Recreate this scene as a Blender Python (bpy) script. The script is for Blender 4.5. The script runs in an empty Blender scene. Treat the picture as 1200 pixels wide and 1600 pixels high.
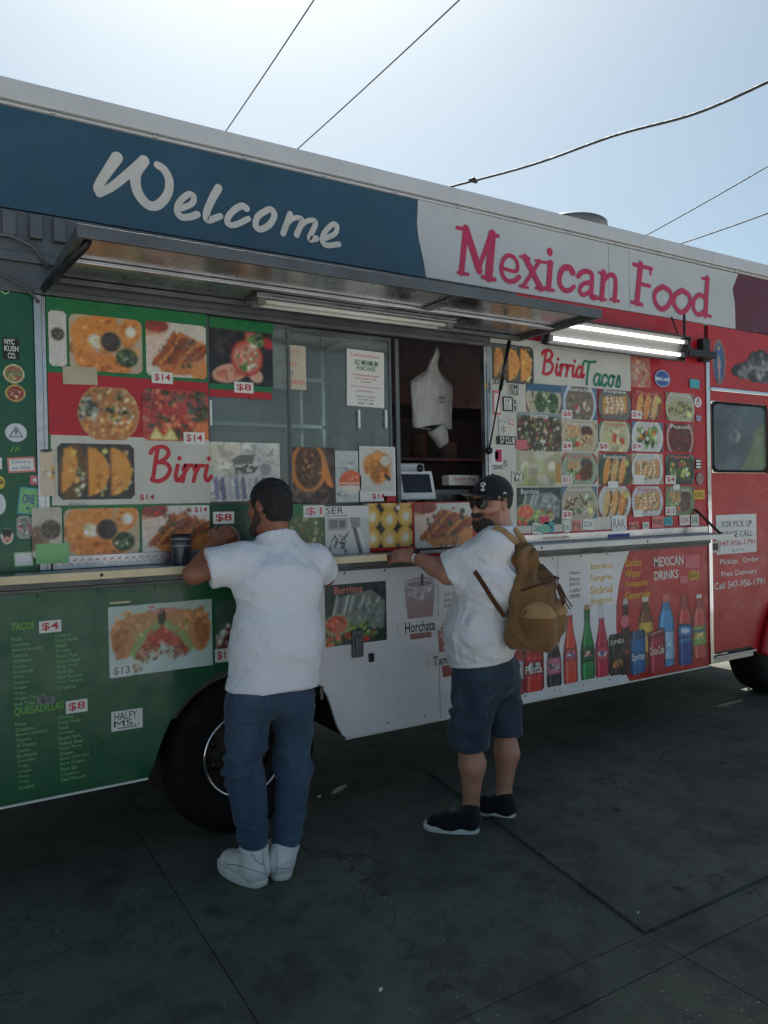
import bpy, math, random
import numpy as np
from mathutils import Vector, Matrix, noise as mnoise

# ------------------------------------------------------------------ camera, sky, sun, exposure
SC = bpy.context.scene
COL = SC.collection
rad = math.radians

CAM_YAW, CAM_PITCH, CAM_ROLL, CAM_F, CAM_H, CAM_D = rad(31.5), 0.0092, 0.02, 1200.0, 1.58, 3.45
_F = np.array([math.sin(CAM_YAW)*math.cos(CAM_PITCH), math.cos(CAM_YAW)*math.cos(CAM_PITCH), -math.sin(CAM_PITCH)])
_r0 = np.array([math.cos(CAM_YAW), -math.sin(CAM_YAW), 0.0])
_u0 = np.cross(_r0, _F)
_R = math.cos(CAM_ROLL)*_r0 - math.sin(CAM_ROLL)*_u0
_U = math.sin(CAM_ROLL)*_r0 + math.cos(CAM_ROLL)*_u0
_C = np.array([0.0, -CAM_D, CAM_H])
cd = bpy.data.cameras.new('camera')
cam = bpy.data.objects.new('camera', cd)
COL.objects.link(cam)
m = Matrix.Identity(4)
for i in range(3):
    m[i][0], m[i][1], m[i][2], m[i][3] = _R[i], _U[i], -_F[i], _C[i]
cam.matrix_world = m
cd.sensor_fit = 'HORIZONTAL'
cd.sensor_width = 36.0
cd.lens = 36.0
cd.clip_start, cd.clip_end = 0.05, 2000.0
SC.camera = cam

SUN_EL, SUN_AZ = rad(56), rad(23)          # azimuth measured from +Y towards +X: high behind the truck
sdir = Vector((math.sin(SUN_AZ)*math.cos(SUN_EL), math.cos(SUN_AZ)*math.cos(SUN_EL), math.sin(SUN_EL)))
W = bpy.data.worlds.new('World')
SC.world = W
W.use_nodes = True
wn = W.node_tree
bg = wn.nodes['Background']
sky = wn.nodes.new('ShaderNodeTexSky')
sky.sky_type = 'NISHITA'
sky.sun_disc = False
sky.sun_elevation = SUN_EL
sky.sun_rotation = SUN_AZ
sky.air_density, sky.dust_density, sky.ozone_density = 0.9, 2.0, 0.8
wb_ = wn.nodes.new('ShaderNodeMix'); wb_.data_type = 'RGBA'; wb_.blend_type = 'MULTIPLY'     # camera white balance
wb_.inputs[0].default_value = 1.0; wb_.inputs[7].default_value = (0.96, 1.03, 0.93, 1)
wn.links.new(sky.outputs[0], wb_.inputs[6]); wn.links.new(wb_.outputs[2], bg.inputs[0])
bg.inputs[1].default_value = 0.056
sl = bpy.data.lights.new('sun', 'SUN')
sl.energy, sl.angle, sl.color = 5.0, rad(0.55), (1.0, 0.96, 0.91)
sun = bpy.data.objects.new('sun', sl)
COL.objects.link(sun)
sun.rotation_euler = (-sdir).to_track_quat('-Z', 'Y').to_euler()
sun.location = (2, 10, 14)
SC.render.engine = 'CYCLES'
vs = SC.view_settings
vs.view_transform, vs.look, vs.exposure, vs.gamma = 'Standard', 'None', 1.25, 1.0
vs.use_curve_mapping = False

# ------------------------------------------------------------------ helpers
def V(px, py, y=0.0):
    """point of the upright plane y = const seen at a pixel of the 1200 x 1600 photograph"""
    d = _R*((px-600)/CAM_F) + _U*((800-py)/CAM_F) + _F
    t = (y-_C[1])/d[1]
    return _C + d*t
def G(px, py, z=0.0):
    d = _R*((px-600)/CAM_F) + _U*((800-py)/CAM_F) + _F
    t = (z-_C[2])/d[2]
    return _C + d*t
def rect(x0, yt, x1, yb, y=0.0):
    """world rectangle X0, X1, Z0, Z1 from left, top, right, bottom pixels read at the left edge"""
    a, b = V(x0, yt, y), V(x0, yb, y)
    c = V(x1, (yt+yb)/2, y)
    return (a[0]+b[0])/2, c[0], b[2], a[2]

LOC = {}
def locof(p):
    while p is not None:
        if p in LOC: return LOC[p]
        p = p.parent
    return Vector((0, 0, 0))
def link(o, parent=None):
    COL.objects.link(o)
    if parent is not None: o.parent = parent
    return o
def tag(o, label=None, cat=None, group=None, kind=None):
    if label: o['label'] = label
    if cat: o['category'] = cat
    if group: o['group'] = group
    if kind: o['kind'] = kind
    return o
def thing(name, loc, label, cat, group=None):
    o = bpy.data.objects.new(name, None)
    o.empty_display_size = 0.1
    o.location = loc
    link(o)
    LOC[o] = Vector(loc)
    return tag(o, label, cat, group)
def s2l(c):
    c = np.asarray(c, dtype=np.float64)
    return np.where(c <= 0.04045, c/12.92, ((c+0.055)/1.055)**2.4)
def lin(r, g, b):
    return tuple(float(x) for x in s2l(np.array([r, g, b])/255.0))

class MB:
    def __init__(s):
        s.v, s.f, s.m, s.s = [], [], [], []
    def add(s, v, f, m=0, smooth=False):
        n = len(s.v)
        s.v.extend([tuple(map(float, p)) for p in v])
        s.f.extend([tuple(int(i)+n for i in q) for q in f])
        s.m.extend([m]*len(f)); s.s.extend([smooth]*len(f))
        return s
    def box(s, x0, x1, y0, y1, z0, z1, m=0):
        v = [(x0,y0,z0),(x1,y0,z0),(x1,y1,z0),(x0,y1,z0),(x0,y0,z1),(x1,y0,z1),(x1,y1,z1),(x0,y1,z1)]
        f = [(0,3,2,1),(4,5,6,7),(0,1,5,4),(1,2,6,5),(2,3,7,6),(3,0,4,7)]
        return s.add(v, f, m)
    def obox(s, c, ax, ay, az, m=0):
        c, ax, ay, az = map(Vector, (c, ax, ay, az))
        v = [c+ax*i+ay*j+az*k for k in (-1,1) for (i,j) in ((-1,-1),(1,-1),(1,1),(-1,1))]
        f = [(0,3,2,1),(4,5,6,7),(0,1,5,4),(1,2,6,5),(2,3,7,6),(3,0,4,7)]
        return s.add(v, f, m)
    def prism(s, pts, y0, y1, m=0, ms=None):
        """outline pts (x,z) counter-clockwise seen from -y, front at y0, back at y1"""
        a = sum(pts[i][0]*pts[(i+1)%len(pts)][1]-pts[(i+1)%len(pts)][0]*pts[i][1] for i in range(len(pts)))
        if a < 0: pts = pts[::-1]
        n = len(pts)
        v = [(x, y0, z) for x, z in pts] + [(x, y1, z) for x, z in pts]
        s.add(v, [tuple(range(n)), tuple(range(2*n-1, n-1, -1))], m)
        k = len(s.v)-2*n
        for i in range(n):
            j = (i+1) % n
            s.f.append((k+i, k+n+i, k+n+j, k+j)); s.m.append(m if ms is None else ms); s.s.append(False)
        return s
    def flat(s, pts, y, m=0):
        a = sum(pts[i][0]*pts[(i+1)%len(pts)][1]-pts[(i+1)%len(pts)][0]*pts[i][1] for i in range(len(pts)))
        if a < 0: pts = pts[::-1]
        return s.add([(x, y, z) for x, z in pts], [tuple(range(len(pts)))], m)
    def tube(s, path, r, n=8, m=0, caps=True, flatten=None):
        P = [Vector(p) for p in path]
        R = [r]*len(P) if not hasattr(r, '__len__') else r
        rings = []
        up = None
        for i, p in enumerate(P):
            t = (P[min(i+1, len(P)-1)]-P[max(i-1, 0)]).normalized()
            if up is None:
                up = t.orthogonal().normalized()
                if flatten is not None: up = (Vector(flatten)-t*t.dot(Vector(flatten))).normalized()
            up = (up-t*up.dot(t)).normalized()
            w = t.cross(up)
            a, b = (R[i], R[i]) if not hasattr(R[i], '__len__') else R[i]
            rings.append([p+up*(math.cos(2*math.pi*k/n)*a)+w*(math.sin(2*math.pi*k/n)*b) for k in range(n)])
        v = [q for g in rings for q in g]
        f = [(i*n+k, i*n+(k+1)%n, (i+1)*n+(k+1)%n, (i+1)*n+k) for i in range(len(P)-1) for k in range(n)]
        s.add(v, f, m, True)
        if caps:
            b = len(s.v)-len(v)
            s.f.append(tuple(b+k for k in range(n-1, -1, -1))); s.f.append(tuple(b+(len(P)-1)*n+k for k in range(n)))
            s.m.extend([m, m]); s.s.extend([False, False])
        return s
    def lathe(s, prof, c, axis='Z', n=24, m=0):
        """prof: (radius, height) list along the axis"""
        c = Vector(c)
        e = {'Z': (Vector((1,0,0)), Vector((0,1,0)), Vector((0,0,1))),
             'Y': (Vector((1,0,0)), Vector((0,0,1)), Vector((0,-1,0))),
             'X': (Vector((0,1,0)), Vector((0,0,1)), Vector((1,0,0)))}[axis] if isinstance(axis, str) else axis
        v = [c+e[0]*(math.cos(2*math.pi*k/n)*r)+e[1]*(math.sin(2*math.pi*k/n)*r)+e[2]*h for r, h in prof for k in range(n)]
        f = [(i*n+k, i*n+(k+1)%n, (i+1)*n+(k+1)%n, (i+1)*n+k) for i in range(len(prof)-1) for k in range(n)]
        return s.add(v, f, m, True)
    def text(s, txt, x0, x1, z0, z1, y, m=0, bold=0.0, shear=0.0):
        """letters fitted to a rectangle of the plane y = const"""
        tv, tf = text_geo(txt, bold, shear)
        if not len(tf): return s
        lo, hi = tv.min(0), tv.max(0)
        sx, sz = (x1-x0)/max(1e-6, hi[0]-lo[0]), (z1-z0)/max(1e-6, hi[1]-lo[1])
        return s.add([(x0+(p[0]-lo[0])*sx, y, z0+(p[1]-lo[1])*sz) for p in tv], tf, m)
    def ribbon(s, pts, w, y, m=0, cap=True):
        """flat brush stroke through (x,z) points, w = width or list of widths"""
        n = len(pts)
        Wd = [w]*n if not hasattr(w, '__len__') else w
        L, Rr = [], []
        for i in range(n):
            a, b = pts[max(i-1, 0)], pts[min(i+1, n-1)]
            dx, dz = b[0]-a[0], b[1]-a[1]
            q = math.hypot(dx, dz) or 1e-9
            nx, nz = -dz/q, dx/q
            L.append((pts[i][0]+nx*Wd[i]/2, pts[i][1]+nz*Wd[i]/2)); Rr.append((pts[i][0]-nx*Wd[i]/2, pts[i][1]-nz*Wd[i]/2))
        v = [(x, y, z) for x, z in L]+[(x, y, z) for x, z in Rr]
        f = [(n+i, n+i+1, i+1, i) for i in range(n-1)]
        s.add(v, f, m)
        if cap:
            for (p, wd, e) in ((pts[0], Wd[0], .00010), (pts[-1], Wd[-1], .00018)):
                s.disc(p[0], p[1], wd/2, y-e, m, 10)
        return s
    def disc(s, x, z, r, y, m=0, n=20, rz=None):
        rz = rz or r
        return s.add([(x+math.cos(2*math.pi*k/n)*r, y, z+math.sin(2*math.pi*k/n)*rz) for k in range(n)], [tuple(range(n))], m)
    def ring(s, x, z, r, w, y, m=0, n=28, rz=None):
        k = (rz or r)/r
        v = [(x+math.cos(2*math.pi*i/n)*q, y, z+math.sin(2*math.pi*i/n)*q*k) for q in (r-w/2, r+w/2) for i in range(n)]
        return s.add(v, [(i, (i+1)%n, n+(i+1)%n, n+i)[::-1] for i in range(n)], m)
    def build(s, name, mats, parent=None, bevel=0.0, seg=2):
        off = locof(parent)
        me = bpy.data.meshes.new(name)
        me.from_pydata([(x-off[0], y-off[1], z-off[2]) for x, y, z in s.v], [], s.f)
        if not isinstance(mats, (list, tuple)): mats = [mats]
        for q in mats: me.materials.append(q)
        me.polygons.foreach_set('material_index', s.m)
        me.polygons.foreach_set('use_smooth', s.s)
        me.update()
        o = link(bpy.data.objects.new(name, me), parent)
        if bevel:
            b = o.modifiers.new('bevel', 'BEVEL')
            b.width, b.segments, b.limit_method, b.angle_limit = bevel, seg, 'ANGLE', rad(40)
        return o

_TX = {}
def text_geo(txt, bold, shear):
    k = (txt, bold, shear)
    if k not in _TX:
        cu = bpy.data.curves.new('t', 'FONT')
        cu.body = txt; cu.offset = bold; cu.shear = shear; cu.resolution_u = 3; cu.fill_mode = 'FRONT'
        o = bpy.data.objects.new('t', cu)
        me = o.to_mesh()
        v = np.array([q.co[:] for q in me.vertices]) if len(me.vertices) else np.zeros((0, 3))
        f = [tuple(p.vertices) for p in me.polygons]
        o.to_mesh_clear()
        bpy.data.objects.remove(o); bpy.data.curves.remove(cu)
        _TX[k] = (v, f)
    return _TX[k]

def spline(pts, n=8, closed=False):
    """Catmull-Rom through points of any dimension"""
    P = [np.array(p, float) for p in pts]
    out = []
    N = len(P)
    for i in range(N if closed else N-1):
        p0 = P[(i-1) % N] if closed or i > 0 else 2*P[0]-P[1]
        p1, p2 = P[i], P[(i+1) % N]
        p3 = P[(i+2) % N] if closed or i+2 < N else 2*P[-1]-P[-2]
        for j in range(n):
            t = j/n
            out.append(0.5*((2*p1)+(-p0+p2)*t+(2*p0-5*p1+4*p2-p3)*t*t+(-p0+3*p1-3*p2+p3)*t**3))
    if not closed: out.append(P[-1])
    return [tuple(q) for q in out]

# ------------------------------------------------------------------ materials
def nodes(mat):
    mat.use_nodes = True
    nt = mat.node_tree
    return nt, nt.nodes['Principled BSDF']
def _mix(nt, a, b, fac, typ='MIX'):
    n = nt.nodes.new('ShaderNodeMix'); n.data_type = 'RGBA'; n.blend_type = typ
    for s, v in ((n.inputs[0], fac), (n.inputs[6], a), (n.inputs[7], b)):
        if hasattr(v, 'links'): nt.links.new(v, s)
        else: s.default_value = v if not hasattr(v, '__len__') else tuple(v)+(1,)*(4-len(v))
    return n.outputs[2]
def _noise(nt, scale, detail=4, rough=0.6, stretch=None, dist=0.0):
    tc = nt.nodes.new('ShaderNodeTexCoord')
    n = nt.nodes.new('ShaderNodeTexNoise')
    n.inputs['Scale'].default_value, n.inputs['Detail'].default_value, n.inputs['Roughness'].default_value = scale, detail, rough
    n.inputs['Distortion'].default_value = dist
    if stretch:
        mp = nt.nodes.new('ShaderNodeMapping'); mp.inputs['Scale'].default_value = stretch
        nt.links.new(tc.outputs['Object'], mp.inputs[0]); nt.links.new(mp.outputs[0], n.inputs['Vector'])
    else: nt.links.new(tc.outputs['Object'], n.inputs['Vector'])
    return n.outputs['Fac']
def _ramp(nt, fac, stops):
    r = nt.nodes.new('ShaderNodeValToRGB')
    e = r.color_ramp.elements
    while len(e) < len(stops): e.new(0.5)
    for q, (p, c) in zip(e, stops):
        q.position = p; q.color = (c, c, c, 1) if not hasattr(c, '__len__') else tuple(c)+(1,)
    nt.links.new(fac, r.inputs[0])
    return r.outputs[0]
def _bump(nt, b, h, strength, dist=0.01):
    n = nt.nodes.new('ShaderNodeBump'); n.inputs['Strength'].default_value = strength; n.inputs['Distance'].default_value = dist
    nt.links.new(h, n.inputs['Height']); nt.links.new(n.outputs[0], b.inputs['Normal'])
def pmat(name, c, rough=0.5, metal=0.0, var=0.25, scale=6, dirt=0.0, dirtc=(0.06, 0.055, 0.05), bump=0.0, bscale=60, bdist=0.004, stretch=None, spec=0.5, rvar=0.15):
    """paint, metal, cloth ...: base colour with mottling, dirt and roughness wear"""
    mt = bpy.data.materials.new(name)
    nt, b = nodes(mt)
    dark = tuple(x*(1-var) for x in c)
    col = _mix(nt, dark, c, _ramp(nt, _noise(nt, scale, 6, 0.65, stretch), [(0.3, 0.0), (0.65, 1.0)]))
    if dirt:
        f = _ramp(nt, _noise(nt, scale*0.6, 8, 0.7, (1, 1, 0.35)), [(0.45, 0.0), (0.8, dirt)])
        col = _mix(nt, col, dirtc, f)
    nt.links.new(col, b.inputs['Base Color'])
    rr = _ramp(nt, _noise(nt, scale*2.3, 5, 0.6), [(0.3, max(0.02, rough-rvar)), (0.7, min(1, rough+rvar))])
    nt.links.new(rr, b.inputs['Roughness'])
    b.inputs['Metallic'].default_value = metal
    b.inputs['Specular IOR Level'].default_value = spec
    if bump: _bump(nt, b, _noise(nt, bscale, 4, 0.6), bump, bdist)
    return mt
def emat(name, c, s):
    mt = bpy.data.materials.new(name); nt, b = nodes(mt)
    b.inputs['Base Color'].default_value = c+(1,)
    b.inputs['Emission Color'].default_value = c+(1,); b.inputs['Emission Strength'].default_value = s
    return mt

M = {}
def C8(name, r, g, b, **k):
    M[name] = pmat(name, tuple(min(0.82, x) for x in lin(r, g, b)), **k); return M[name]

# flat print: the ink colours sit in a colour attribute, a little wear and sheen from nodes
mt = bpy.data.materials.new('printed_vinyl'); nt, b = nodes(mt)
at = nt.nodes.new('ShaderNodeAttribute'); at.attribute_name = 'ink'
wear = _ramp(nt, _noise(nt, 9, 7, 0.7), [(0.5, 0.0), (0.85, 0.4)])
nt.links.new(_mix(nt, at.outputs['Color'], (0.34, 0.34, 0.33), wear), b.inputs['Base Color'])
b.inputs['Roughness'].default_value = 0.38
M['print'] = mt
# ------------------------------------------------------------------ printed pictures: painted into a colour attribute
class Cv:
    """small canvas, u to the right and v downwards, both 0..1; sRGB 0..255 colours"""
    def __init__(s, w, h, bg, seed=0):
        s.w, s.h = w, h
        s.a = np.zeros((h, w, 3)); s.a[:] = bg
        s.al = np.ones((h, w), bool)
        s.u, s.v = np.meshgrid((np.arange(w)+0.5)/w, (np.arange(h)+0.5)/h)
        s.asp = w/h
        s.r = np.random.RandomState(seed)
    def put(s, msk, col):
        msk = np.clip(msk, 0, 1)[..., None]
        s.a = s.a*(1-msk)+np.array(col, float)*msk
    def el(s, cx, cy, rx, ry, col, ang=0.0, soft=0.12):
        """rx in units of width, ry in units of width too (so circles stay round)"""
        x, y = s.u-cx, (s.v-cy)/s.asp
        c, n = math.cos(ang), math.sin(ang)
        d = np.sqrt(((x*c+y*n)/rx)**2+((-x*n+y*c)/ry)**2)
        s.put((1-d)/soft+0.5, col); return s
    def rc(s, x0, y0, x1, y1, col):
        s.put(((s.u >= x0) & (s.u <= x1) & (s.v >= y0) & (s.v <= y1)).astype(float), col); return s
    def poly(s, pts, col):
        ins = np.zeros((s.h, s.w), bool)
        n = len(pts)
        for i in range(n):
            (x0, y0), (x1, y1) = pts[i], pts[(i+1) % n]
            if y0 == y1: continue
            c = (y0 > s.v) != (y1 > s.v)
            ins ^= c & (s.u < (x1-x0)*(s.v-y0)/(y1-y0)+x0)
        s.put(ins.astype(float), col); return s
    def line(s, pts, w, col, soft=0.5):
        for (x0, y0), (x1, y1) in zip(pts[:-1], pts[1:]):
            ax, ay = s.u-x0, (s.v-y0)/s.asp
            bx, by = x1-x0, (y1-y0)/s.asp
            t = np.clip((ax*bx+ay*by)/(bx*bx+by*by+1e-12), 0, 1)
            d = np.hypot(ax-bx*t, ay-by*t)
            s.put((1-d/(w/2))/soft+0.5, col)
        return s
    def bits(s, n, cx, cy, rx, ry, cols, r0, r1, el=2.0):
        for _ in range(n):
            a, q = s.r.rand()*6.283, math.sqrt(s.r.rand())
            c = np.array(cols[s.r.randint(len(cols))], float)*(0.82+0.36*s.r.rand())
            r = r0+(r1-r0)*s.r.rand()
            s.el(cx+math.cos(a)*q*rx, cy+math.sin(a)*q*ry*s.asp, r, r/(1+(el-1)*s.r.rand()), c, s.r.rand()*3.14, 0.5)
        return s
    def grain(s, amt=14, k=1):
        n = s.r.randn(s.h//k+2, s.w//k+2)
        n = np.kron(n, np.ones((k, k)))[:s.h, :s.w]
        s.a = s.a+n[..., None]*amt; return s
    def rnd(s, r):
        """rounded corners, r in units of width"""
        x = np.maximum(np.abs(s.u-0.5)-(0.5-r), 0); y = np.maximum(np.abs(s.v-0.5)/s.asp-(0.5/s.asp-r), 0)
        s.al &= (np.hypot(x, y) <= r); return s
    def build(s, name, X0, X1, Z0, Z1, y, parent, skew=0.0, wave=0.0, soften=0.0):
        off = locof(parent)
        h, w = s.h, s.w
        if soften:
            p_ = np.pad(s.a, ((1, 1), (1, 1), (0, 0)), mode='edge')
            s.a = s.a*(1-soften)+soften*sum(p_[i:i+h, j:j+w] for i in range(3) for j in range(3))/9
            g_ = s.a.mean(2, keepdims=True); s.a = g_+(s.a-g_)*.9
        gx, gz = np.meshgrid(np.linspace(X0, X1, w+1), np.linspace(Z1, Z0, h+1))
        gz = gz+skew*(gx-X0)
        gy = np.full_like(gx, y)
        if wave: gy = gy-wave*(0.5+0.5*np.sin(gx*23+gz*11))
        keep = s.al.ravel()
        idx = np.arange((h+1)*(w+1)).reshape(h+1, w+1)
        q = np.stack([idx[1:, :-1], idx[1:, 1:], idx[:-1, 1:], idx[:-1, :-1]], -1).reshape(-1, 4)[keep]
        used, inv = np.unique(q, return_inverse=True)
        co = np.stack([gx.ravel()-off[0], gy.ravel()-off[1], gz.ravel()-off[2]], -1)[used]
        q = inv.reshape(-1, 4)
        me = bpy.data.meshes.new(name)
        me.vertices.add(len(co)); me.vertices.foreach_set('co', co.ravel())
        me.loops.add(q.size); me.loops.foreach_set('vertex_index', q.ravel().astype(np.int32))
        me.polygons.add(len(q)); me.polygons.foreach_set('loop_start', np.arange(0, q.size, 4, dtype=np.int32))
        at = me.attributes.new('ink', 'FLOAT_COLOR', 'POINT')
        pad = np.pad(np.clip(s.a, 0, 255), ((1, 1), (1, 1), (0, 0)), mode='edge')
        pt = (pad[:-1, :-1]+pad[1:, :-1]+pad[:-1, 1:]+pad[1:, 1:])/4
        ink = np.minimum(s2l(pt.reshape(-1, 3)/255.0), 0.82)[used]
        at.data.foreach_set('color', np.concatenate([ink, np.ones((len(ink), 1))], 1).ravel().astype(np.float32))
        me.materials.append(M['print'])
        me.update(calc_edges=True); me.validate()
        return link(bpy.data.objects.new(name, me), parent)

ORG, ORG2, BRN, MEAT, GRN, DGRN, LIME, WHT, CRM, REDC, PNK = (226,140,58), (205,108,40), (122,70,36), (112,62,42), (96,132,60), (44,66,36), (196,196,104), (232,228,214), (222,205,160), (196,58,40), (222,150,140)
def cv(rx, bg, seed, q=0.85, mx=110):
    X0, X1, Z0, Z1 = rx
    w = int(min(mx, max(14, (X1-X0)/0.0042*q))); h = max(8, int(w*(Z1-Z0)/(X1-X0)))
    return Cv(w, h, bg, seed)

def f_platter(c):
    c.bits(30, .5, .5, .5, .42, [(196,128,66), (214,150,80)], .06, .1)
    for (x, y, a) in ((.17,.32,.1), (.19,.62,-.2), (.45,.14,1.2), (.82,.22,.5)):
        c.el(x, y, .15, .2, ORG, a, .2); c.bits(14, x, y, .12, .15, [ORG2, (236,160,80), (190,96,40)], .012, .035)
    c.el(.84, .24, .075, .08, WHT, 0, .5)
    c.el(.45, .86, .38, .15, (222,128,50), .12, .2); c.bits(40, .45, .86, .33, .12, [ORG2, (240,150,70), (180,84,34)], .015, .04)
    c.el(.78, .72, .15, .13, DGRN); c.bits(26, .78, .72, .12, .1, [GRN, WHT, DGRN, (60,96,50)], .012, .035)
    c.el(.35, .46, .1, .08, WHT, .5, .5); c.bits(12, .35, .46, .08, .06, [LIME, WHT], .02, .04)
    c.el(.56, .45, .155, .155, (210,150,80)); c.el(.56, .45, .135, .135, (58,44,40)); c.bits(10, .56, .45, .1, .1, [(80,58,46), (40,34,34)], .02, .04)
    return c.grain(10)
def f_dipcup(c):
    c.poly([(0,0), (.38,0), (.33,.22), (0,.32)], (206,150,110)); c.el(.17, .08, .2, .1, (150,60,44)); c.bits(12, .17, .08, .16, .06, [REDC, (120,44,34)], .02, .04)
    c.poly([(0,.28), (.33,.2), (.2,.7), (.05,.72)], (224,196,176))
    c.poly([(.1,.72), (.55,.15), (.98,.36), (.98,.92), (.3,.98)], (206,118,54))
    for k in range(7):
        x = .12+k*.11
        c.line([(x, .78-k*.02), (x+.2, .5-k*.01), (x+.34, .2+k*.035)], .07, [(176,84,40), (214,128,60), (150,66,36)][k % 3])
        c.line([(x+.05, .8-k*.02), (x+.24, .52-k*.01), (x+.38, .24+k*.035)], .03, MEAT)
    c.bits(70, .55, .5, .36, .3, [MEAT, BRN, (150,60,40), DGRN, (190,100,50)], .012, .04, 3)
    c.el(.9, .86, .16, .18, (222,136,64), .4, .3)
    return c.grain(12)
def f_cocktail(c):
    c.bits(20, .2, .3, .2, .2, [(60,34,48), (30,26,30)], .05, .1)
    c.el(.3, .8, .28, .14, (214,160,130), -.2); c.bits(20, .3, .82, .2, .08, [(190,70,56), (214,120,90)], .02, .05)
    c.el(.72, .82, .12, .1, (216,166,140), .5)
    c.el(.58, .5, .26, .27, (196,62,50)); c.el(.58, .5, .22, .22, (206,120,96))
    c.bits(50, .58, .5, .19, .18, [(226,160,130), (200,84,70), WHT, GRN, (230,180,150)], .02, .05)
    c.poly([(.56,.02), (.72,.03), (.7,.2), (.56,.22)], (206,90,80)); c.el(.92, .2, .12, .08, (190,40,50), .4); c.el(.7, .24, .07, .06, WHT, 0, .5); c.bits(14, .74, .16, .12, .1, [GRN, DGRN], .02, .05)
    return c.grain(8)
def f_plate(c, rim, fill, cols, n=80, r=.46, cx=.5, cy=.5, b0=.015, b1=.05, edge=None):
    c.el(cx, cy, r, r, rim, 0, .05); c.el(cx, cy, r*.9, r*.9, fill, 0, .08)
    c.bits(n, cx, cy, r*.82, r*.82, cols, b0, b1, 2.6)
    return c.grain(10)
def f_pizza(c):
    c.el(.5, .5, .5, .5, (206,132,64), 0, .05); c.el(.5, .5, .46, .46, (190,120,64))
    c.bits(60, .5, .72, .4, .22, [ORG, (222,150,80), ORG2, (240,190,120)], .015, .05, 2)
    c.bits(70, .5, .3, .42, .3, [(150,120,80), GRN, (190,160,110), (120,90,60), DGRN, (226,200,150)], .015, .055, 2.4)
    c.bits(26, .16, .44, .14, .22, [(70,80,66), (190,190,170), (50,56,50), (150,150,130)], .03, .07, 2)
    c.bits(30, .72, .5, .2, .2, [(230,180,110), GRN, WHT, (200,120,60)], .012, .035, 2)
    c.al &= (np.hypot(c.u-.5, (c.v-.5)/c.asp) < .495)
    return c.grain(12)
def f_fries(c):
    c.bits(120, .5, .42, .52, .46, [(150,70,56), (120,50,40), (196,110,70), DGRN, (70,90,50), (226,140,90)], .02, .07, 3)
    c.bits(40, .84, .28, .14, .25, [(40,48,36), (60,80,46), (90,70,50)], .02, .05, 2)
    c.bits(20, .12, .2, .14, .16, [(170,40,54), (200,90,90), (120,30,40)], .02, .06, 3)
    c.el(.9, .85, .16, .2, (226,120,56), .3, .4)
    for x, a in ((.22, -.5), (.4, .5)): c.poly([(x-.13, .98), (x+a*.05, .72), (x+.14, .98)], (216,190,96)); c.poly([(x-.09, .98), (x+a*.05, .78), (x+.1, .98)], (232,216,140))
    c.line([(.34,.82), (.33,.68)], .06, (226,110,60))
    return c.grain(14)
def f_tacos3(c, bg=(62,58,52)):
    c.rc(0, 0, 1, 1, bg)
    for k, x in enumerate((.06, .38, .68)):
        w = .3
        if k == 0:
            c.el(x+.13, .52, .19, .38, (110,80,44), .12); c.bits(40, x+.2, .6, .08, .24, [DGRN, MEAT, LIME, WHT, BRN], .015, .04)
            c.poly([(x-.02,.78), (x+.02,.1), (x+.12,.06), (x+.2,.3), (x+.18,.55), (x+.1,.75), (x,.9)], (226,150,60))
        else:
            c.bits(30, x+w*.62, .5, .09, .32, [WHT, DGRN, MEAT, CRM, LIME], .015, .04)
            p = [(x, .06)]+[(x+w*.95*math.sin(t), .5-.44*math.cos(t)) for t in np.linspace(.15, 2.99, 14)]+[(x, .95)]
            c.poly(p, (230,152,58))
        c.bits(10, x+.12, .5, .08, .36, [(206,120,44), (240,170,80)], .015, .05)
        if k: c.line([(x+.005, .08), (x+.005, .93)], .02, (190,110,40))
    return c.grain(8)
def f_torta(c):
    c.rc(0, 0, 1, 1, (186,204,194)); c.el(.45, .98, .7, .16, (200,216,208), 0, .9)
    for (o, fl) in ((0, 1), (1, -1)):
        X = lambda x: o+fl*x
        c.poly([(X(.01),.36), (X(.06),.24), (X(.2),.14), (X(.38),.1), (X(.5),.15), (X(.53),.24), (X(.4),.3), (X(.25),.5), (X(.18),.74), (X(.1),.76), (X(.03),.6)], (204,140,80))
        c.bits(60, X(.2), .26, .17, .11, [(216,152,92), (190,120,66), (224,164,100)], .008, .028)
        c.poly([(X(.03),.4), (X(.12),.3), (X(.2),.34), (X(.15),.6), (X(.12),.74), (X(.05),.62)], (186,112,60)); c.bits(30, X(.1), .5, .06, .16, [(196,124,70), (170,98,52)], .008, .025)
        c.poly([(X(.19),.68), (X(.26),.48), (X(.4),.3), (X(.53),.22), (X(.54),.3), (X(.45),.4), (X(.3),.62), (X(.23),.78)], (150,170,96)); c.bits(30, X(.36), .46, .13, .16, [(166,186,110), (130,156,80), (190,200,140)], .006, .02)
        c.poly([(X(.24),.72), (X(.34),.52), (X(.5),.32), (X(.54),.36), (X(.52),.5), (X(.36),.72), (X(.27),.8)], (190,70,48)); c.bits(40, X(.42), .52, .08, .10, [(206,76,48), (226,110,64), (170,52,40), (190,120,90)], .006, .02, 2)
        c.bits(70, X(.37), .72, .12, .08, [BRN, MEAT, (150,96,64), (206,186,150)], .005, .02, 3)
    c.el(.5, .2, .04, .08, (60,62,38)); c.bits(24, .27, .88, .05, .06, [CRM, BRN, (190,170,130)], .006, .02, 3)
    return c.grain(6)
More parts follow.
